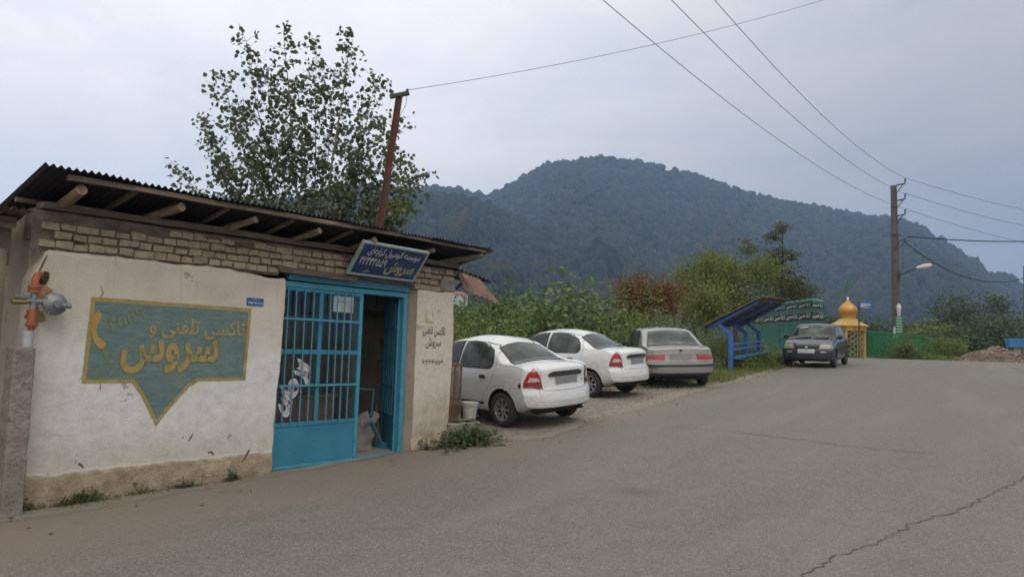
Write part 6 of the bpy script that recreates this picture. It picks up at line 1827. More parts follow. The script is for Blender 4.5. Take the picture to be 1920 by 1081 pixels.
# ------------------------------------------------------------------ wires
M_WIRE = pmat('grey_wire', (.16, .16, .165), (.13, .13, .13), 3, .6)
M_CABLE = pmat('black_cable', (.018, .02, .03), (.025, .025, .03), 3, .6)
def wire(name, label, a, b, sag, rad, mat, n=40, group=None, ext=1.0):
    a, b = Vector(a), Vector(b); P = []
    for i in range(n + 1):
        q = i / n * ext; p = a.lerp(b, q); p.z -= sag * 4 * q * (1 - q) if q <= 1 else 0
        P.append(p - a)
    mb = MB(); mb.tube(P, rad, 6); o = mb.build(name, mat, None, smooth=60); o.location = a
    return tag(o, label, 'wire', group)
for k, (px_, py_, ins) in enumerate(((1338, -2, INS[0]), (1257, -2, INS[1]), (1128, -2, INS[2]))):
    e = at(px_, py_, 17.5 - k * 1.0)
    a = ins; d = e - a
    far = a + d * 1.25
    P = []
    for i in range(61):
        q = 1.25 * i / 60; p = a + d * q; p.z -= (.55, .60, .65)[k] * 4 * q * (1 - q) * (1 if q < 1 else .4); P.append(p - a)
    mb = MB(); mb.tube(P, .0085, 6); o = mb.build('power_line', M_WIRE, None, smooth=60); o.location = a
    tag(o, ('power line from the topmost bracket of the concrete pole up to the sky', 'power line from the middle bracket of the concrete pole up to the sky', 'power line from the lowest bracket of the concrete pole up to the sky')[k], 'wire', 'power lines overhead')
for k, (py_, ins) in enumerate(((396, INS[0]), (426, INS[1]), (458, INS[2]))):
    wire('power_line', ('thin power line from the topmost bracket towards the right edge', 'thin power line from the middle bracket towards the right edge', 'thin power line from the lowest bracket towards the right edge')[k], ins, at(1935, py_, 50), .12, .012, M_WIRE, group='power lines overhead')
wire('cable', 'thick black cable running level from the concrete pole to the right', at(1704, 443, 38.7), at(1930, 452, 44), .10, .030, M_CABLE)
wire('cable', 'sagging thick black cable looping from the concrete pole to the right', at(1695, 452, 38.7), at(1921, 521, 44), .95, .027, M_CABLE)
wire('wire', 'single thin wire from the rusty pole rising across the sky', POLE_TOP, at(1570, -8, 15.5), .16, .0045, M_WIRE)
# second pole at the right edge of the view
p2b = at(1926, 655, 44.4); p2b.z = ground_z(p2b.x, p2b.y) - .2; p2t = at(1925, 498, 44.4)
t = thing('power_pole', 'distant grey pole cut off by the right edge where the sagging cable ends', 'utility pole', p2b)
mb = MB(); prism(Vector((0, 0, 0)), p2t - p2b, .34, .26); mb.build('shaft', M_POLE, t)

# blue tipper body and pier at the right edge
bx = at(1893, 655, 37.5); bx.z = ground_z(bx.x, bx.y) - .05
t = thing('roadside_stall', 'blue topped roadside stall on a brown masonry base by the right edge', 'stall', bx, R(-25))
M_STALLB = pmat('stall_blue', (.045, .20, .42), (.035, .16, .34), 3, .6)
zA, zB = at(1893, 651, 37.5).z - bx.z, at(1893, 634, 37.5).z - bx.z
mb = MB(); mb.add([(-.02, -.3, zA), (2.6, -.3, zA), (2.6, .9, zA), (-.02, .9, zA), (-.10, -.38, zB), (2.7, -.38, zB), (2.7, .98, zB), (-.10, .98, zB)], [(3, 2, 1, 0), (4, 5, 6, 7), (0, 1, 5, 4), (1, 2, 6, 5), (2, 3, 7, 6), (3, 0, 4, 7)])
bevel_obj(mb.build('fascia', M_STALLB, t), .01)
mb = MB(); mb.box(.15, 2.5, -.2, .8, -.3, zA - .004); mb.build('base', M_OLDWALL, t)
mb = MB(); mb.box(.45, .6, -.23, -.203, -.3, zA - .02); mb.box(1.3, 1.45, -.23, -.203, -.3, zA - .02); mb.build('pier', M_PLANK, t)

# heap of earth and rubble at the road end
M_HEAP = pmat('rubble_earth', (.165, .120, .085), (.065, .046, .034), 3, .95, bump=1.0, bsc=9, bd=.12, spots=((.30, .25, .21), .60, 7))
hc = at(1862, 676, 34.2); hc.z = ground_z(hc.x, hc.y) - .08
heap = thing('rubble_heap', 'brown heap of earth and rubble at the far end of the road', 'rubble heap', hc)
mb = MB(); Rh = random.Random(2)
def hp(i, j):
    a = 2 * math.pi * i / 64; q = j / 30
    rx, ry = 2.1, 1.7
    sx = 1.0
    p = Vector((rx * q * math.cos(a) + .1, ry * q * math.sin(a), 0))
    h = .80 * max(0, 1 - q ** 1.25) ** .95 * (1 + .0 * math.cos(a)) + (.16 * mnoise.noise(p * 1.6) + .09 * mnoise.noise(p * 4.2) + .05 * mnoise.noise(p * 9)) * (1 - q ** 3)
    return (p.x, p.y, h)
mb.grid(hp, 64, 30, flip=False)
ho = mb.build('earth', M_HEAP, heap, smooth=75)
mb = MB(); bm0 = bmesh.new(); bmesh.ops.create_icosphere(bm0, subdivisions=1, radius=1); iv = [v_.co.copy() for v_ in bm0.verts]; if_ = [[v_.index for v_ in f.verts] for f in bm0.faces]; bm0.free()
for k in range(700):
    a = Rh.uniform(0, 6.28); q = Rh.uniform(.05, 1.08); p = Vector((2.1 * q * math.cos(a) + .1, 1.7 * q * math.sin(a), 0))
    i = a / (2 * math.pi) * 64
    z = hp(i, min(30, q * 30))[2]; s_ = Rh.uniform(.015, .10) * Rh.uniform(.4, 1) * (1 if q < 1 else .6)
    mb.add([p + Vector((v_.x * s_ * Rh.uniform(.7, 1.3), v_.y * s_, v_.z * s_ * .7 + z)) for v_ in iv], if_)
M_RUBBLE = pmat('rubble_stone', (.30, .235, .19), (.14, .10, .08), 4, .95, spots=((.42, .38, .33), .6, 3))
tag(mb.build('rubble', M_RUBBLE, heap), kind='stuff')

# loose gravel on the verge, between the road and the parked cars
V = []; F = []; rg = random.Random(9)
def stones(n, fn, s0, s1):
    for _ in range(n):
        x, y = fn(); z = ground_z(x, y); s_ = rg.uniform(s0, s1) * rg.uniform(.6, 1)
        b = len(V); sx, sy, sz = rg.uniform(.7, 1.4), rg.uniform(.7, 1.4), rg.uniform(.4, .8); a = rg.uniform(0, 6.3)
        for v_ in iv:
            p = Vector((v_.x * sx * rg.uniform(.85, 1.15), v_.y * sy, v_.z * sz)) * s_
            V.append((x + p.x * math.cos(a) - p.y * math.sin(a), y + p.x * math.sin(a) + p.y * math.cos(a), z + p.z * .8 + s_ * .08 + .002))
        F.extend([[b + i for i in f] for f in if_])
def lot():
    s = rg.gauss(14.6, 2.2); t = road_left(s) - abs(rg.gauss(0, .55)) - .02
    return xy(s, t)
def lot2():
    s = rg.uniform(9.5, 24); t = road_left(s) + rg.gauss(-.05, .16)
    return xy(s, t)
def near():
    s = rg.uniform(3, 9); t = rg.uniform(-6.9, -4.5)
    return xy(s, t)
stones(2600, lot, .005, .022); stones(160, lot, .02, .045); stones(700, lot2, .004, .018); stones(70, near, .003, .010)
M_GRAVEL = pmat('gravel_stone', (.33, .30, .26), (.19, .17, .14), 5, .95, spots=((.44, .42, .39), .60, 2))
tag(np_mesh('gravel', V, np.array(F), M_GRAVEL), kind='stuff')
# ------------------------------------------------------------------ leaves, trees, shrubs
RNG = np.random.default_rng(7)
def unit(n, rng):
    v = rng.normal(0, 1, (n, 3)); return v / np.linalg.norm(v, axis=1, keepdims=True)
LEAF6 = np.array([(0, 0), (.42, .22), (.40, .55), (0, 1.0), (-.40, .55), (-.42, .22)])      # broad heart shaped leaf
LEAF4 = np.array([(0, 0), (.26, .45), (0, 1.0), (-.26, .45)])
LEAF8 = np.array([(0, .05), (.30, .0), (.52, .38), (.30, .55), (0, 1.05), (-.30, .55), (-.52, .38), (-.30, .0)])   # lobed
def leaves(P, size, rng, shape=LEAF4, droop=.35, up=.55, dirs=None):
    """P: (n,3) leaf bases -> verts, faces. Leaves face roughly up and outwards, tips droop"""
    n = len(P); size = np.broadcast_to(size, (n,)) * rng.uniform(.7, 1.25, n)
    d = unit(n, rng) if dirs is None else dirs + rng.normal(0, .45, (n, 3))
    d[:, 2] -= droop; d /= np.linalg.norm(d, axis=1, keepdims=True)
    nn = unit(n, rng) * (1 - up) + np.array([0, 0, up]); nn -= d * (nn * d).sum(1, keepdims=True); nn /= np.linalg.norm(nn, axis=1, keepdims=True) + 1e-9
    s = np.cross(d, nn)
    k = len(shape); fold = .25
    V = P[:, None, :] + size[:, None, None] * (s[:, None, :] * shape[None, :, 0, None] + d[:, None, :] * shape[None, :, 1, None] + nn[:, None, :] * (np.abs(shape[:, 0]) * fold)[None, :, None])
    F = np.arange(n * k).reshape(n, k)
    if k == 4: return V.reshape(-1, 3), F
    return V.reshape(-1, 3), F

def ell_points(n, c, r, rng, shell=.55):
    u = unit(n, rng); q = rng.uniform(0, 1, n) ** (1 / 3); q = shell + (1 - shell) * q if False else np.maximum(q, rng.uniform(0, 1, n) * shell + (1 - shell) * q)
    return np.array(c) + u * q[:, None] * np.array(r)

def tree(name, label, cat, base, blobs, nclump, per, lsize, clump_r, lmat, bmat, trunk_r=.12, seed=1, shape=LEAF4, trunk=True, group=None, stems=1, droop=.35, up=.5, part='crown', fork=.35):
    """trunk and limbs reaching into a crown of leaf clumps; blobs: (centre, radii, weight) relative to the base"""
    rng = np.random.default_rng(seed)
    b = Vector(base); t = thing(name, label, cat, b, 0, group)
    wts = np.array([q[2] for q in blobs], float); wts /= wts.sum()
    cen = []
    for (c, r, _), k in zip(blobs, rng.multinomial(nclump, wts)):
        if k: cen.append(ell_points(k, c, r, rng))
    cen = np.concatenate(cen); cen = cen[cen[:, 2] > .05]
    n = len(cen)
    sc = rng.uniform(.6, 1.35, n)
    P = np.repeat(cen, per, 0) + rng.normal(0, 1, (n * per, 3)) * np.repeat(sc * clump_r, per)[:, None] * np.array([1, 1, .7])
    P = P[P[:, 2] > .02]
    V, F = leaves(P, lsize, rng, shape, droop, up)
    np_mesh(part, V, F, lmat, t)
    if trunk:
        mb = MB(); top = max(c[2] for c, r, _ in blobs); 
        st_tops = []
        for s in range(stems):
            a = rng.uniform(0, 6.28); off = (.12 * stems ** .5 if stems > 1 else 0) * rng.uniform(.4, 1)
            c, r, _ = blobs[s % len(blobs)]
            p0 = Vector((off * math.cos(a), off * math.sin(a), -.15)); p1 = Vector(c) + Vector((0, 0, r[2] * .45))
            if stems == 1: p1 = Vector((blobs[0][0][0] * .7, blobs[0][0][1] * .7, top + .2 * blobs[0][1][2]))
            pts = [p0.lerp(p1, q) + Vector((rng.normal(0, .02), rng.normal(0, .02), 0)) * (p1.z) * .4 * math.sin(q * 3.14) for q in np.linspace(0, 1, 8)]
            mb.tube(pts, [trunk_r * (1 - .8 * q) for q in np.linspace(0, 1, 8)], 7); st_tops.append(pts)
        allp = [(p, trunk_r * (1 - .8 * i / 7)) for pts in st_tops for i, p in enumerate(pts) if i >= 2]
        for j in rng.choice(n, min(n, 46), replace=False):
            c = Vector(cen[j]); cand = [(p, r) for p, r in allp if p.z < c.z + .1] or allp
            p, r = min(cand, key=lambda q: (q[0] - c).length + .6 * max(0, q[0].z - c.z + .3 * (c - q[0]).length))
            m_ = p.lerp(c, .5) + Vector((0, 0, .12 * (c - p).length))
            mb.tube([p, m_, c], [max(.008, r * .42), max(.006, r * .26), .004], 5, cap=False)
        mb.build('trunk', bmat, t, smooth=60)
    return t

M_BARK = pmat('bark', (.10, .085, .065), (.055, .046, .036), 6, .95, bump=.6, bsc=25, stretch=(3, 3, .7))
M_BARKP = pmat('pale_bark', (.24, .215, .175), (.13, .115, .09), 7, .9, bump=.4, bsc=25, stretch=(2, 2, .6))
M_STEM = pmat('green_stem', (.11, .12, .06), (.07, .075, .045), 5, .8)
L_POP = leafmat('poplar_leaf', (.036, .058, .030), (.058, .082, .044), (.16, .18, .12), .30)
L_POPY = leafmat('poplar_leaf_yellow', (.09, .13, .03), (.13, .15, .04), (.22, .20, .06), .4)
L_FIG = leafmat('large_leaf', (0.057, 0.104, 0.029), (0.104, 0.176, 0.047), (0.198, 0.260, 0.081), .30)
L_HEDGE = leafmat('hedge_leaf', (0.055, 0.091, 0.022), (0.108, 0.158, 0.037), (0.235, 0.263, 0.069), .3)
L_HEDGEY = leafmat('verge_leaf', (0.060, 0.096, 0.018), (0.113, 0.155, 0.032), (0.218, 0.225, 0.063), .32)
L_RUST = leafmat('rust_leaf', (.095, .042, .018), (.165, .075, .030), (.22, .125, .048), .25)
L_LIME = leafmat('yellow_green_leaf', (0.063, 0.094, 0.019), (0.127, 0.155, 0.032), (0.253, 0.236, 0.047), .35)
L_GREY = leafmat('grey_green_leaf', (.050, .066, .040), (.075, .092, .055), (.12, .125, .075), .25)
L_DARK = leafmat('dark_tree_leaf', (0.025, 0.044, 0.018), (0.041, 0.067, 0.025), (0.069, 0.098, 0.037), .25)
L_PERS = leafmat('brown_green_leaf', (.040, .050, .018), (.065, .070, .026), (.135, .085, .035), .25)
L_WEED = leafmat('weed_leaf', (.035, .060, .022), (.058, .092, .034), (.10, .13, .055), .3)
L_DRY = leafmat('dry_grass_blade', (.15, .125, .06), (.22, .18, .09), (.29, .245, .13), .3)

# ---- poplar behind the office: many straight rising shoots hung with broad leaves
def poplar():
    rng = np.random.default_rng(21); rnd = random.Random(21)
    bpos = at(600, 470, 13.6); bpos.z = .1
    t = thing('poplar_tree', 'slender many stemmed poplar with sparse dark leaves rising behind the tin roof', 'tree', bpos)
    D = 13.5
    def L(px, py, dd=0.0): return at(px, py, D + dd) - bpos
    shoots = [((590, 430), (532, 60), .035), ((598, 430), (655, 68), .036), ((570, 430), (462, 78), .026), ((605, 430), (706, 150), .026), ((560, 430), (418, 150), .022), ((585, 430), (500, 130), .02),
              ((612, 430), (735, 235), .022), ((590, 430), (594, 92), .022), ((560, 430), (375, 225), .018), ((548, 430), (345, 330), .014), ((625, 430), (788, 330), .018), ((640, 430), (760, 385), .014), ((600, 430), (560, 175), .018),
              ((605, 430), (625, 140), .018), ((575, 430), (445, 205), .016), ((610, 430), (680, 225), .018), ((565, 430), (405, 300), .014), ((600, 430), (540, 260), .014), ((622, 430), (742, 300), .014), ((590, 430), (470, 300), .014), ((604, 430), (660, 300), .014), ((640, 430), (712, 395), .012)]
    mb = MB(); LP = []; LD = []
    trunk = MB()
    for k, (a, b, r) in enumerate(shoots):
        dd = rnd.uniform(-.9, .9)
        p0 = L(a[0], a[1], dd * .15); p1 = L(b[0], b[1], dd); p0 = Vector((p0.x * .8, p0.y * .8, max(.1, p0.z - 1.2)))
        n = 16; pts = []
        side = (p1 - p0).copy(); 
        for i in range(n + 1):
            q = i / n
            h = q ** (.8 if abs(b[0] - 595) > 60 else 1.0)        # shoots leave at an angle and then turn upwards
            p = Vector((p0.x + (p1.x - p0.x) * h, p0.y + (p1.y - p0.y) * h, p0.z + (p1.z - p0.z) * q))
            p += Vector((mnoise.noise((q * 3, k, 0)), mnoise.noise((q * 3, k, 7)), 0)) * .07
            pts.append(p)
        trunk.tube(pts, [max(.004, r * (1 - .88 * i / n)) for i in range(n + 1)], 6)
        Lh = (p1 - p0).length
        for i in range(4, n + 1):
            q = i / n
            for _ in range(6 if .3 < q < .97 else 4):
                if rnd.random() < .16 + (.38 if q < .45 else 0): continue
                ln = rnd.uniform(.10, .66) * (1.08 - q * .50)
                d = Vector((rnd.gauss(0, 1), rnd.gauss(0, 1), rnd.uniform(.25, 1.1))).normalized()
                e = pts[i] + d * ln
                trunk.tube([pts[i], pts[i].lerp(e, .5) + Vector((0, 0, .015)), e], [.0045, .0035, .0025], 4, cap=False)
                for u in range(rnd.randint(5, 10)):
                    q2 = rnd.uniform(.35, 1.05); LP.append(pts[i].lerp(e, q2) + Vector((rnd.gauss(0, .06), rnd.gauss(0, .06), rnd.gauss(0, .06)))); LD.append(d)
    for _ in range(16): 
        b = shoots[rnd.randrange(6)][1]; LP.append(L(b[0] + rnd.uniform(-8, 8), b[1] + rnd.uniform(-2, 40), 0)); LD.append(Vector((0, 0, 1)))
    trunk.build('trunk', M_BARKP, t, smooth=60)
    V, F = leaves(np.array([tuple(p) for p in LP]), .080, rng, LEAF6, .55, .25, np.array([tuple(d) for d in LD]) * .5)
    np_mesh('crown', V, F, L_POP, t)
    # yellower low growth on the right
    P = []
    for c_, s_, n in (((735, 385), 32, 130), ((760, 345), 26, 50), ((690, 395), 28, 70), ((650, 385), 30, 60), ((600, 375), 40, 60)):
        for _ in range(n): P.append(tuple(L(c_[0] + rnd.gauss(0, s_ * .7), c_[1] + rnd.gauss(0, s_ * .6), rnd.gauss(0, .4))))
    V, F = leaves(np.array(P), .075, rng, LEAF6, .5, .3); np_mesh('low_leaves', V, F, L_POPY, t)
poplar()

# ---- growth behind the parked cars
def big_leaf_shrub(px, py_top, d, label, seed, h0=.0, n=5, sp=.55):
    rng = np.random.default_rng(seed); rnd = random.Random(seed)
    top = at(px, py_top, d); b = Vector((top.x, top.y, ground_z(top.x, top.y)))
    t = thing('tall_shrub', label, 'shrub', b, 0, 'tall large leaved shrubs behind the white cars')
    H = top.z - b.z; st_ = MB(); P = []; Dd = []
    for k in range(n):
        hh_ = H * (1 if k == 0 else rnd.uniform(.55, .93)); a = rnd.uniform(0, 6.28); r = 0 if k == 0 else sp * rnd.uniform(.4, 1.3)
        pts = [Vector((r * math.cos(a) * q ** .7 + .05 * mnoise.noise((q * 2, k, seed)), r * math.sin(a) * q ** .7, hh_ * q - .1)) for q in np.linspace(0, 1, 9)]
        st_.tube(pts, [.020 * (1 - .7 * q) for q in np.linspace(0, 1, 9)], 6)
        for i in range(2, 9):
            for _ in range(7 if i > 6 else 5):
                aa = rnd.uniform(0, 6.28); d_ = Vector((math.cos(aa), math.sin(aa), rnd.uniform(-.1, .5)))
                e = pts[i] + d_ * rnd.uniform(.10, .30)
                st_.tube([pts[i], e], [.004, .003], 4, cap=False); P.append(tuple(e)); Dd.append((d_.x, d_.y, -.35))
    st_.build('stem', M_STEM, t, smooth=60)
    V, F = leaves(np.array(P), .185, rng, LEAF8, .35, .6, np.array(Dd)); np_mesh('leaf_crown', V, F, L_FIG, t)
for i, (px_, py_, d, lab, n) in enumerate([(1042, 498, 20.2, 'tallest tall shrub whose thin stem tops the hedge between the two white cars', 6), (1094, 515, 20.6, 'tall shrub with a drooping tuft of big leaves above the second white car', 5), (1010, 545, 19.8, 'large leaved shrub left of the tallest one, above the nearest white car roof', 6), (1150, 560, 21.6, 'large leaved shrub close to the rust brown bush', 6), (965, 575, 19.4, 'low large leaved shrub nearest the tin flap of the office', 6), (1060, 575, 19.6, 'dense low large leaved shrub in front of the tallest one', 7), (1120, 585, 20.4, 'low leafy shrub beside the roof of the second white car', 7)]):
    big_leaf_shrub(px_, py_, d, lab, 40 + i, n=n)
def mass(name, pts, n, lsize, mat, seed, kind='stuff', shape=LEAF4, spread=.5, label=None, cat=None):
    """leafy ground cover: clumps piled on the ground along pts (x, y, height, radius)"""
    rng = np.random.default_rng(seed); P = []
    for (x, y, h, r) in pts:
        k = int(n / len(pts)); q = rng.uniform(0, 1, k) ** .5; a = rng.uniform(0, 6.28, k)
        xx = x + r * q * np.cos(a); yy = y + r * q * np.sin(a)
        top = h * (1 - q ** 2 * .75) * (1 + .30 * np.sin(xx * 5.1 + seed) * np.sin(yy * 4.3))
        zz = ground_z(x, y) + top * rng.uniform(0.02, 1, k) ** .55
        P.append(np.stack([xx, yy, zz], -1))
    P = np.concatenate(P); V, F = leaves(P, lsize, rng, shape, .25, .55)
    o = np_mesh(name, V, F, mat)
    return tag(o, label, cat, None, kind)
hp_ = [at(px_, 640, d) for px_, d in ((840, 18.0), (880, 18.6), (925, 18.6), (975, 18.8), (1025, 19.2), (1075, 19.6), (1120, 20.2), (1165, 21.0), (1200, 22), (1240, 23.2))]
mass('undergrowth', [(p.x, p.y, h, 1.25) for p, h in zip(hp_, (1.5, 1.7, 1.75, 1.75, 1.8, 1.8, 1.8, 1.75, 1.6, 1.4))], 20000, .085, L_HEDGE, 3)
hp2 = [at(px_, 640, d) for px_, d in ((850, 20.5), (900, 21), (960, 21), (1020, 21.5), (1090, 22), (1150, 23), (1210, 24))]
mass('undergrowth', [(p.x, p.y, h, 1.5) for p, h in zip(hp2, (2.4, 2.5, 2.5, 2.6, 2.6, 2.6, 2.3))], 15000, .10, L_FIG, 5)
# dark tree behind the tin flap
b = at(880, 640, 27); b.z = ground_z(b.x, b.y)
def G(px, py, d):
    p = at(px, py, d); p.z = ground_z(p.x, p.y); return p
def hgt(px, py, d): return at(px, py, d).z - G(px, py, d).z
def simple_tree(name, label, cat, px, top, d, halfw, lmat, seed, nclump=160, per=26, lsize=.16, clump=.28, bottom=None, bmat=None, group=None, shape=LEAF4, up=.5, droop=.35, tr=None, dx=0, stems=1, squash=1.0, part='crown'):
    b = G(px, 640, d); H = at(px, top, d).z - b.z; W_ = halfw / FPX * d
    lo = .25 * H if bottom is None else at(px, bottom, d).z - b.z
    c = (lo + H) / 2; rz = (H - lo) / 2
    rng = random.Random(seed)
    blobs = [((0, 0, c - .10 * rz), (W_ * .82, W_ * .8, rz * .85), 3)]
    for k in range(7):
        a = rng.uniform(0, 6.28); q = rng.uniform(.35, .75); zz = c + rz * rng.uniform(-.5, .65)
        blobs.append(((W_ * q * math.cos(a), W_ * q * math.sin(a), zz), (W_ * rng.uniform(.25, .42), W_ * rng.uniform(.25, .42), rz * rng.uniform(.22, .36)), 1))
    return tree(name, label, cat, b, blobs, nclump, per, lsize, clump, lmat, bmat or M_BARK, trunk_r=tr or .03 * H, seed=seed, group=group, shape=shape, up=up, droop=droop, stems=stems, part=part)
simple_tree('broadleaf_tree', 'dark green tree under the tin flap at the right end of the office', 'tree', 905, 553, 27, 95, L_DARK, 60, 190, 26, .15, .30, bottom=650)
simple_tree('rust_bush', 'rust brown autumn bush between the tall shrubs and the yellow green trees', 'bush', 1216, 494, 27.5, 64, L_RUST, 61, 270, 32, .115, .24, bottom=640, stems=5, tr=.04)
# bare twigs before the rust bush
def twiggy(px, top, d, label, seed):
    rnd = random.Random(seed); b = G(px, 640, d); t = thing('bare_shrub', label, 'shrub', b); mb = MB(); H = at(px, top, d).z - b.z
    for k in range(26):
        a = rnd.uniform(0, 6.28); e = Vector((math.cos(a) * rnd.uniform(.2, .85), math.sin(a) * rnd.uniform(.2, .85), H * rnd.uniform(.6, 1.0)))
        m_ = e * .5 + Vector((0, 0, .1)); mb.tube([Vector((0, 0, 0)), m_, e], [.014, .010, .004], 4)
        for _ in range(6):
            q = rnd.uniform(.4, 1); p = m_.lerp(e, q); mb.tube([p, p + Vector((rnd.gauss(0, .15), rnd.gauss(0, .15), rnd.uniform(.02, .25)))], [.005, .003], 4, cap=False)
    mb.build('twigs', M_BARKP, t)
twiggy(1262, 575, 25.5, 'bare pale twiggy shrub in front of the rust brown bush', 5)
simple_tree('willow_tree', 'bright yellow green tree right of the rust brown bush', 'tree', 1300, 468, 33, 62, L_LIME, 62, 300, 34, .13, .30, bottom=620, droop=.7, up=.3)
simple_tree('willow_tree', 'broad mid green tree above the bus shelter roof', 'tree', 1378, 470, 34.5, 72, L_LIME, 63, 300, 34, .13, .32, bottom=615, droop=.7, up=.3)
simple_tree('willow_tree', 'lower yellowing tree in front of the other yellow green ones', 'tree', 1322, 520, 30.5, 42, L_LIME, 64, 150, 30, .12, .26, bottom=625, droop=.7, up=.3)
# persimmon-like tree with open upper branches
b = G(1462, 640, 40)
def rel(px, py, d=40): q = at(px, py, d) - b; return (q.x, q.y, q.z)
tree('fruit_tree', 'open brown leaved tree with bare top twigs behind the green booth', 'tree', b, [(rel(1470, 530), (1.2, 1.2, 1.0), 3.4), (rel(1425, 505), (1.0, .9, .8), 2.2), (rel(1402, 462), (.55, .6, .5), .8), (rel(1458, 478), (.55, .6, .45), .9), (rel(1450, 445), (.28, .4, .35), .45), (rel(1465, 425), (.22, .25, .25), .3), (rel(1488, 478), (.35, .3, .22), .3), (rel(1500, 550), (.6, .7, .6), 1.2)],
     240, 20, .15, .16, L_PERS, M_BARK, .12, 66, fork=.5)
simple_tree('broadleaf_tree', 'grey green tree behind the left end of the green booth', 'tree', 1490, 515, 42, 45, L_GREY, 67, 150, 26, .16, .3, bottom=640)
# growth round the shelter
sp_ = [G(px_, 690, d) for px_, d in ((1335, 24.5), (1365, 26), (1395, 27), (1425, 30), (1350, 28), (1310, 26))]
mass('undergrowth', [(p.x, p.y, h, 1.0) for p, h in zip(sp_, (1.0, 1.05, .95, .8, 1.4, 1.3))], 9000, .075, L_HEDGEY, 11)
mass('verge_plants', [(p.x, p.y, h, .7) for p, h in zip([G(1395, 690, 23.6), G(1420, 688, 24.6), G(1440, 686, 25.6), G(1455, 684, 27), G(1465, 678, 29), G(1475, 672, 31)], (.42, .48, .42, .36, .35, .3))], 5200, .085, L_HEDGEY, 12)
# grass on the verge and under the silver car
def grass(name, spots, n, h, mat, seed):
    rng = np.random.default_rng(seed); P = []
    for (x, y, rx, ry) in spots:
        k = n // len(spots); xx = x + rng.normal(0, rx, k); yy = y + rng.normal(0, ry, k)
        zz = np.array([ground_z(a, b_) for a, b_ in zip(xx, yy)]); P.append(np.stack([xx, yy, zz], -1))
    P = np.concatenate(P); s_, t_ = P[:, 0] * math.sin(ROADA) + P[:, 1] * math.cos(ROADA), P[:, 0] * math.cos(ROADA) - P[:, 1] * math.sin(ROADA)
    P = P[t_ < -5.75]
    d = rng.normal(0, .45, (len(P), 3)); d[:, 2] = 1
    V, F = leaves(P, h, rng, np.array([(-.06, 0), (.06, 0), (.04, .55), (0, 1.0)]), 0, 0, d); tag(np_mesh(name, V, F, mat), kind='stuff')
gs = [G(1345, 700, 21.5), G(1375, 697, 22.8), G(1400, 694, 23.4), G(1435, 690, 24.6), G(1330, 710, 20)]
grass('verge_grass', [(p.x, p.y, .5, .5) for p in gs], 5200, .13, L_HEDGEY, 1)
gs = [G(1250, 712, 20.5), G(1290, 712, 20.8), G(1340, 716, 19.4), G(1385, 705, 21.6), G(1430, 694, 24.2), G(1465, 686, 26), G(1180, 730, 18)]
grass('dry_grass', [(p.x, p.y, .6, .45) for p in gs], 4200, .10, L_DRY, 2)
# weeds along the office wall
def weed(px, py, label, w_, h_, n, seed, lsize=.035, mats=(None,), d_off=.03, dens=1):
    w0 = BM @ Vector((bl(px, py).x, -.05, 0)) ; w0.z = ground_z(w0.x, w0.y)
    rng = np.random.default_rng(seed); t = thing('weed', label, 'weed', w0, BRZ, 'weeds growing at the foot of the office wall')
    k = n; a = rng.normal(0, .42, k); x = a * w_; y = -np.abs(rng.normal(0, .35, k)) * w_ * .45 + .02
    z = np.abs(rng.normal(.0, .5, k)) * h_ * np.exp(-a * a * 2)
    V, F = leaves(np.stack([x, y, z + .01], -1), lsize, rng, LEAF4, .1, .6); np_mesh('leaf_tuft', V, F, L_WEED, t)
    mb = MB()
    for i in range(0, k, 6): mb.tube([(x[i] * .6, y[i] * .6, -.02), (x[i], y[i], z[i] + .01)], .0022, 4, cap=False)
    mb.build('stems', M_STEM, t)
weed(150, 945, 'low weed patch at the wall foot under the left part of the painted panel', .34, .10, 420, 1, .030)
weed(25, 975, 'small weeds at the foot of the concrete post', .22, .09, 260, 2, .026)
weed(340, 921, 'thin strip of weeds at the wall foot below the panel tip', .22, .06, 200, 3, .024)
weed(430, 908, 'small round weed tuft by the blue door sill', .11, .11, 200, 4, .026)
weed(260, 935, 'sparse creeping weeds between two wall foot weed patches', .22, .05, 110, 6, .022)
# big weed clump in front of the slab
wb = local_thing('weed', 'large bushy weed clump in front of the mossy concrete slab', 'weed', .93, -.26, 0, group='weeds growing at the foot of the office wall'); wb.location.z = ground_z(wb.location.x, wb.location.y)
rng = np.random.default_rng(31); P = []; Dd = []; st_ = MB()
for k in range(120):
    a = rng.uniform(0, 6.28); r = abs(rng.normal(0, .25)); hh_ = rng.uniform(.08, .30) * math.exp(-r * r * 2.6)
    root_ = Vector((r * math.cos(a) * 1.15, r * math.sin(a) * .6, -.02)); e = root_ + Vector((math.cos(a) * .10, math.sin(a) * .10 - .04, hh_)) + Vector(rng.normal(0, .05, 3))
    st_.tube([root_, root_.lerp(e, .5) + Vector((0, 0, .05)), e], [.005, .004, .002], 4, cap=False)
    for _ in range(20):
        q = rng.uniform(.15, 1.0); p = root_.lerp(e, q) + Vector(rng.normal(0, .028, 3)); p.z = max(.01, p.z); P.append(tuple(p)); Dd.append((math.cos(a), math.sin(a), .2))
V, F = leaves(np.array(P), .050, rng, LEAF4 * np.array([1.35, 1]), .25, .6, np.array(Dd)); np_mesh('leaf_clump', V, F, L_WEED, wb); st_.build('stems', M_STEM, wb)
rng = np.random.default_rng(32); Pd = np.stack([rng.normal(.28, .16, 340), rng.normal(-.26, .09, 340), np.zeros(340)], -1); dd_ = rng.normal(0, .6, (340, 3)); dd_[:, 2] = .7
V, F = leaves(Pd, .11, rng, np.array([(-.05, 0), (.05, 0), (.035, .55), (0, 1.0)]), 0, 0, dd_); np_mesh('dry_blades', V, F, L_DRY, wb)

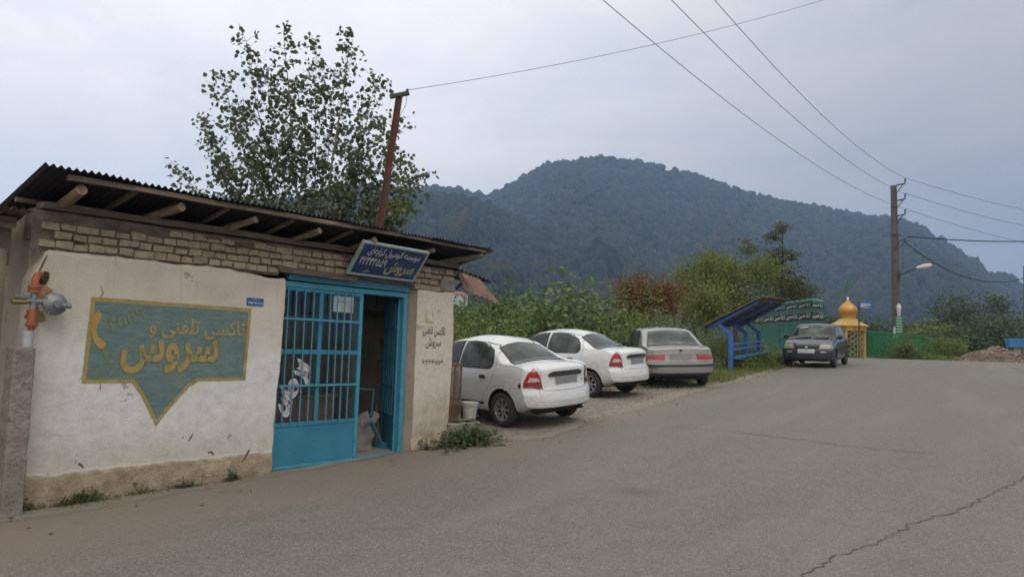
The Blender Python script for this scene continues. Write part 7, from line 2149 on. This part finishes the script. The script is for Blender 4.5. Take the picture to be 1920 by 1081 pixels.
# fallen leaves and litter along the wall foot and the verge
rng = np.random.default_rng(77); P = []
for _ in range(420):
    if rng.random() < .06:
        s0 = rng.uniform(2.5, 9); t0 = rng.normal(-6.5, .3)
    else:
        s0 = rng.uniform(9, 26); t0 = road_left(s0) + rng.normal(-.35, .6)
    x, y = xy(s0, t0); p = BMI @ Vector((x, y, 0))
    if -4.7 < p.x < 1.0 and p.y > -.06: continue
    P.append((x, y, max(ground_z(x, y), float(np.interp(s0, _sx, _zs)) + (.014 if t0 > road_left(s0) else -9)) + .008))
d0 = rng.normal(0, 1, (len(P), 3)); d0[:, 2] *= .15
V, F = leaves(np.array(P), .045, rng, LEAF6, 0, .85, d0)
tag(np_mesh('fallen_leaves', V, F, leafmat('fallen_leaf', (.10, .075, .04), (.16, .12, .06), (.24, .20, .12), .1)), kind='stuff')

# ---- far side of the road: bushes by the fence and the trees in the valley
simple_tree('bush', 'round pale green bush in front of the green fence', 'bush', 1690, 640, 34.2, 27, leafmat('pale_bush_leaf', (.075, .095, .028), (.12, .135, .045), (.19, .185, .075), .3), 70, 90, 30, .085, .15, bottom=676, stems=4, tr=.02)
simple_tree('bush', 'low green bush at the far end of the green fence', 'bush', 1720, 655, 34.3, 25, L_HEDGEY, 71, 60, 28, .08, .14, bottom=678, stems=3, tr=.02)
simple_tree('bush', 'leafy bush between the fence end and the rubble heap', 'bush', 1778, 634, 37, 40, L_HEDGEY, 72, 130, 30, .10, .2, bottom=676, stems=4, tr=.02)
mass('undergrowth', [(p.x, p.y, .35, 1.0) for p in (G(1640, 670, 35), G(1735, 674, 34.6), G(1765, 674, 35), G(1800, 674, 35.5))], 2400, .075, L_HEDGEY, 14)
TR = [(1838, 540, 74, 84, 'tallest dark tree crown beyond the rubble heap'), (1905, 572, 66, 75, 'dark tree at the right edge behind the blue stall'), (1780, 592, 78, 55, 'dark tree between the fence end and the tallest far tree'), (1860, 600, 56, 55, 'mid green tree in front of the tallest far tree'), (1715, 590, 90, 48, 'far dark tree just right of the power pole'), (1645, 592, 84, 40, 'far dark tree seen between kiosk and power pole'), (1800, 628, 52, 40, 'low mid green tree above the leafy bush by the heap'), (1960, 600, 60, 60, 'far tree partly cut by the right edge'), (1550, 590, 80, 30, 'small dark far tree between the booth and the kiosk'), (1690, 615, 70, 34, 'low far tree behind the green fence'), (1750, 612, 62, 36, 'pale green low tree above the fence end')]
for i, (px_, top, d, hw, lab) in enumerate(TR):
    simple_tree('broadleaf_tree', lab, 'tree', px_, top, d, hw, L_DARK if i != 10 else L_HEDGEY, 80 + i, 210, 26, .30, .62, bottom=690, group='trees beyond the end of the road')
far = []
rng = random.Random(3)
mass('far_wood', [(at(px_, 660, d).x, at(px_, 660, d).y, h, r) for px_, d, h, r in ((820, 70, 8, 8), (900, 80, 9, 9), (1000, 90, 9, 9), (1100, 95, 9, 10), (1200, 100, 9, 10), (1300, 105, 9, 10), (1420, 110, 9, 10), (1540, 110, 9, 10), (1640, 115, 10, 10), (1740, 120, 11, 11), (1840, 120, 12, 11), (1940, 120, 12, 11))], 16000, .75, L_DARK, 21)

# ---- village houses in the valley
M_HW = pmat('village_white_wall', (.50, .48, .45), (.40, .38, .35), 1, .9); M_HR = pmat('village_red_roof', (.24, .10, .075), (.17, .075, .06), 1, .85); M_WIN = pmat('dark_window', (.03, .035, .04), (.05, .05, .05), 1, .3)
def house(px, py, d, w_, dep, h, rz, label):
    p = at(px, py, d); t = thing('village_house', label, 'house', p, rz, 'village houses in the valley')
    mb = MB(); mb.box(-w_ / 2, w_ / 2, -dep / 2, dep / 2, -4, h); mb.build('wall', M_HW, t)
    mb = MB(); e = .4; r = h + w_ * .22
    mb.add([(-w_ / 2 - e, -dep / 2 - e, h + .01), (w_ / 2 + e, -dep / 2 - e, h + .01), (w_ / 2 + e, dep / 2 + e, h + .01), (-w_ / 2 - e, dep / 2 + e, h + .01), (-w_ / 4, 0, r), (w_ / 4, 0, r)], [(3, 2, 1, 0), (0, 1, 5, 4), (1, 2, 5), (2, 3, 4, 5), (3, 0, 4)]); mb.build('roof', M_HR, t)
    for x in (-.28, .28):
        mb = MB(); mb.box(w_ * x - .5, w_ * x + .5, -dep / 2 - .03, -dep / 2 - .004, h - 2, h - .7); mb.build('window', M_WIN, t)
house(972, 588, 361, 10, 8, 2.6, R(15), 'white village house with red roof showing through the tall shrubs')
house(1170, 546, 467, 6, 6, 2.0, R(10), 'small pale house top left of the rust brown bush')
house(858, 562, 357, 8, 6, 2.4, R(25), 'tiny white house far below the tin flap of the office')

# ------------------------------------------------------------------ haze over the whole valley
mt = bpy.data.materials.new('haze_air'); mt.use_nodes = True
nt = mt.node_tree; nt.nodes.clear()
pv = nt.nodes.new('ShaderNodeVolumePrincipled'); pv.inputs['Color'].default_value = (.38, .57, .92, 1); pv.inputs['Density'].default_value = .00040; pv.inputs['Density Attribute'].default_value = ''
on = nt.nodes.new('ShaderNodeOutputMaterial'); nt.links.new(pv.outputs[0], on.inputs['Volume'])
mb = MB(); mb.box(-1300, 2000, -300, 2000, -30, 325); hz = mb.build('haze', mt); tag(hz, kind='stuff')
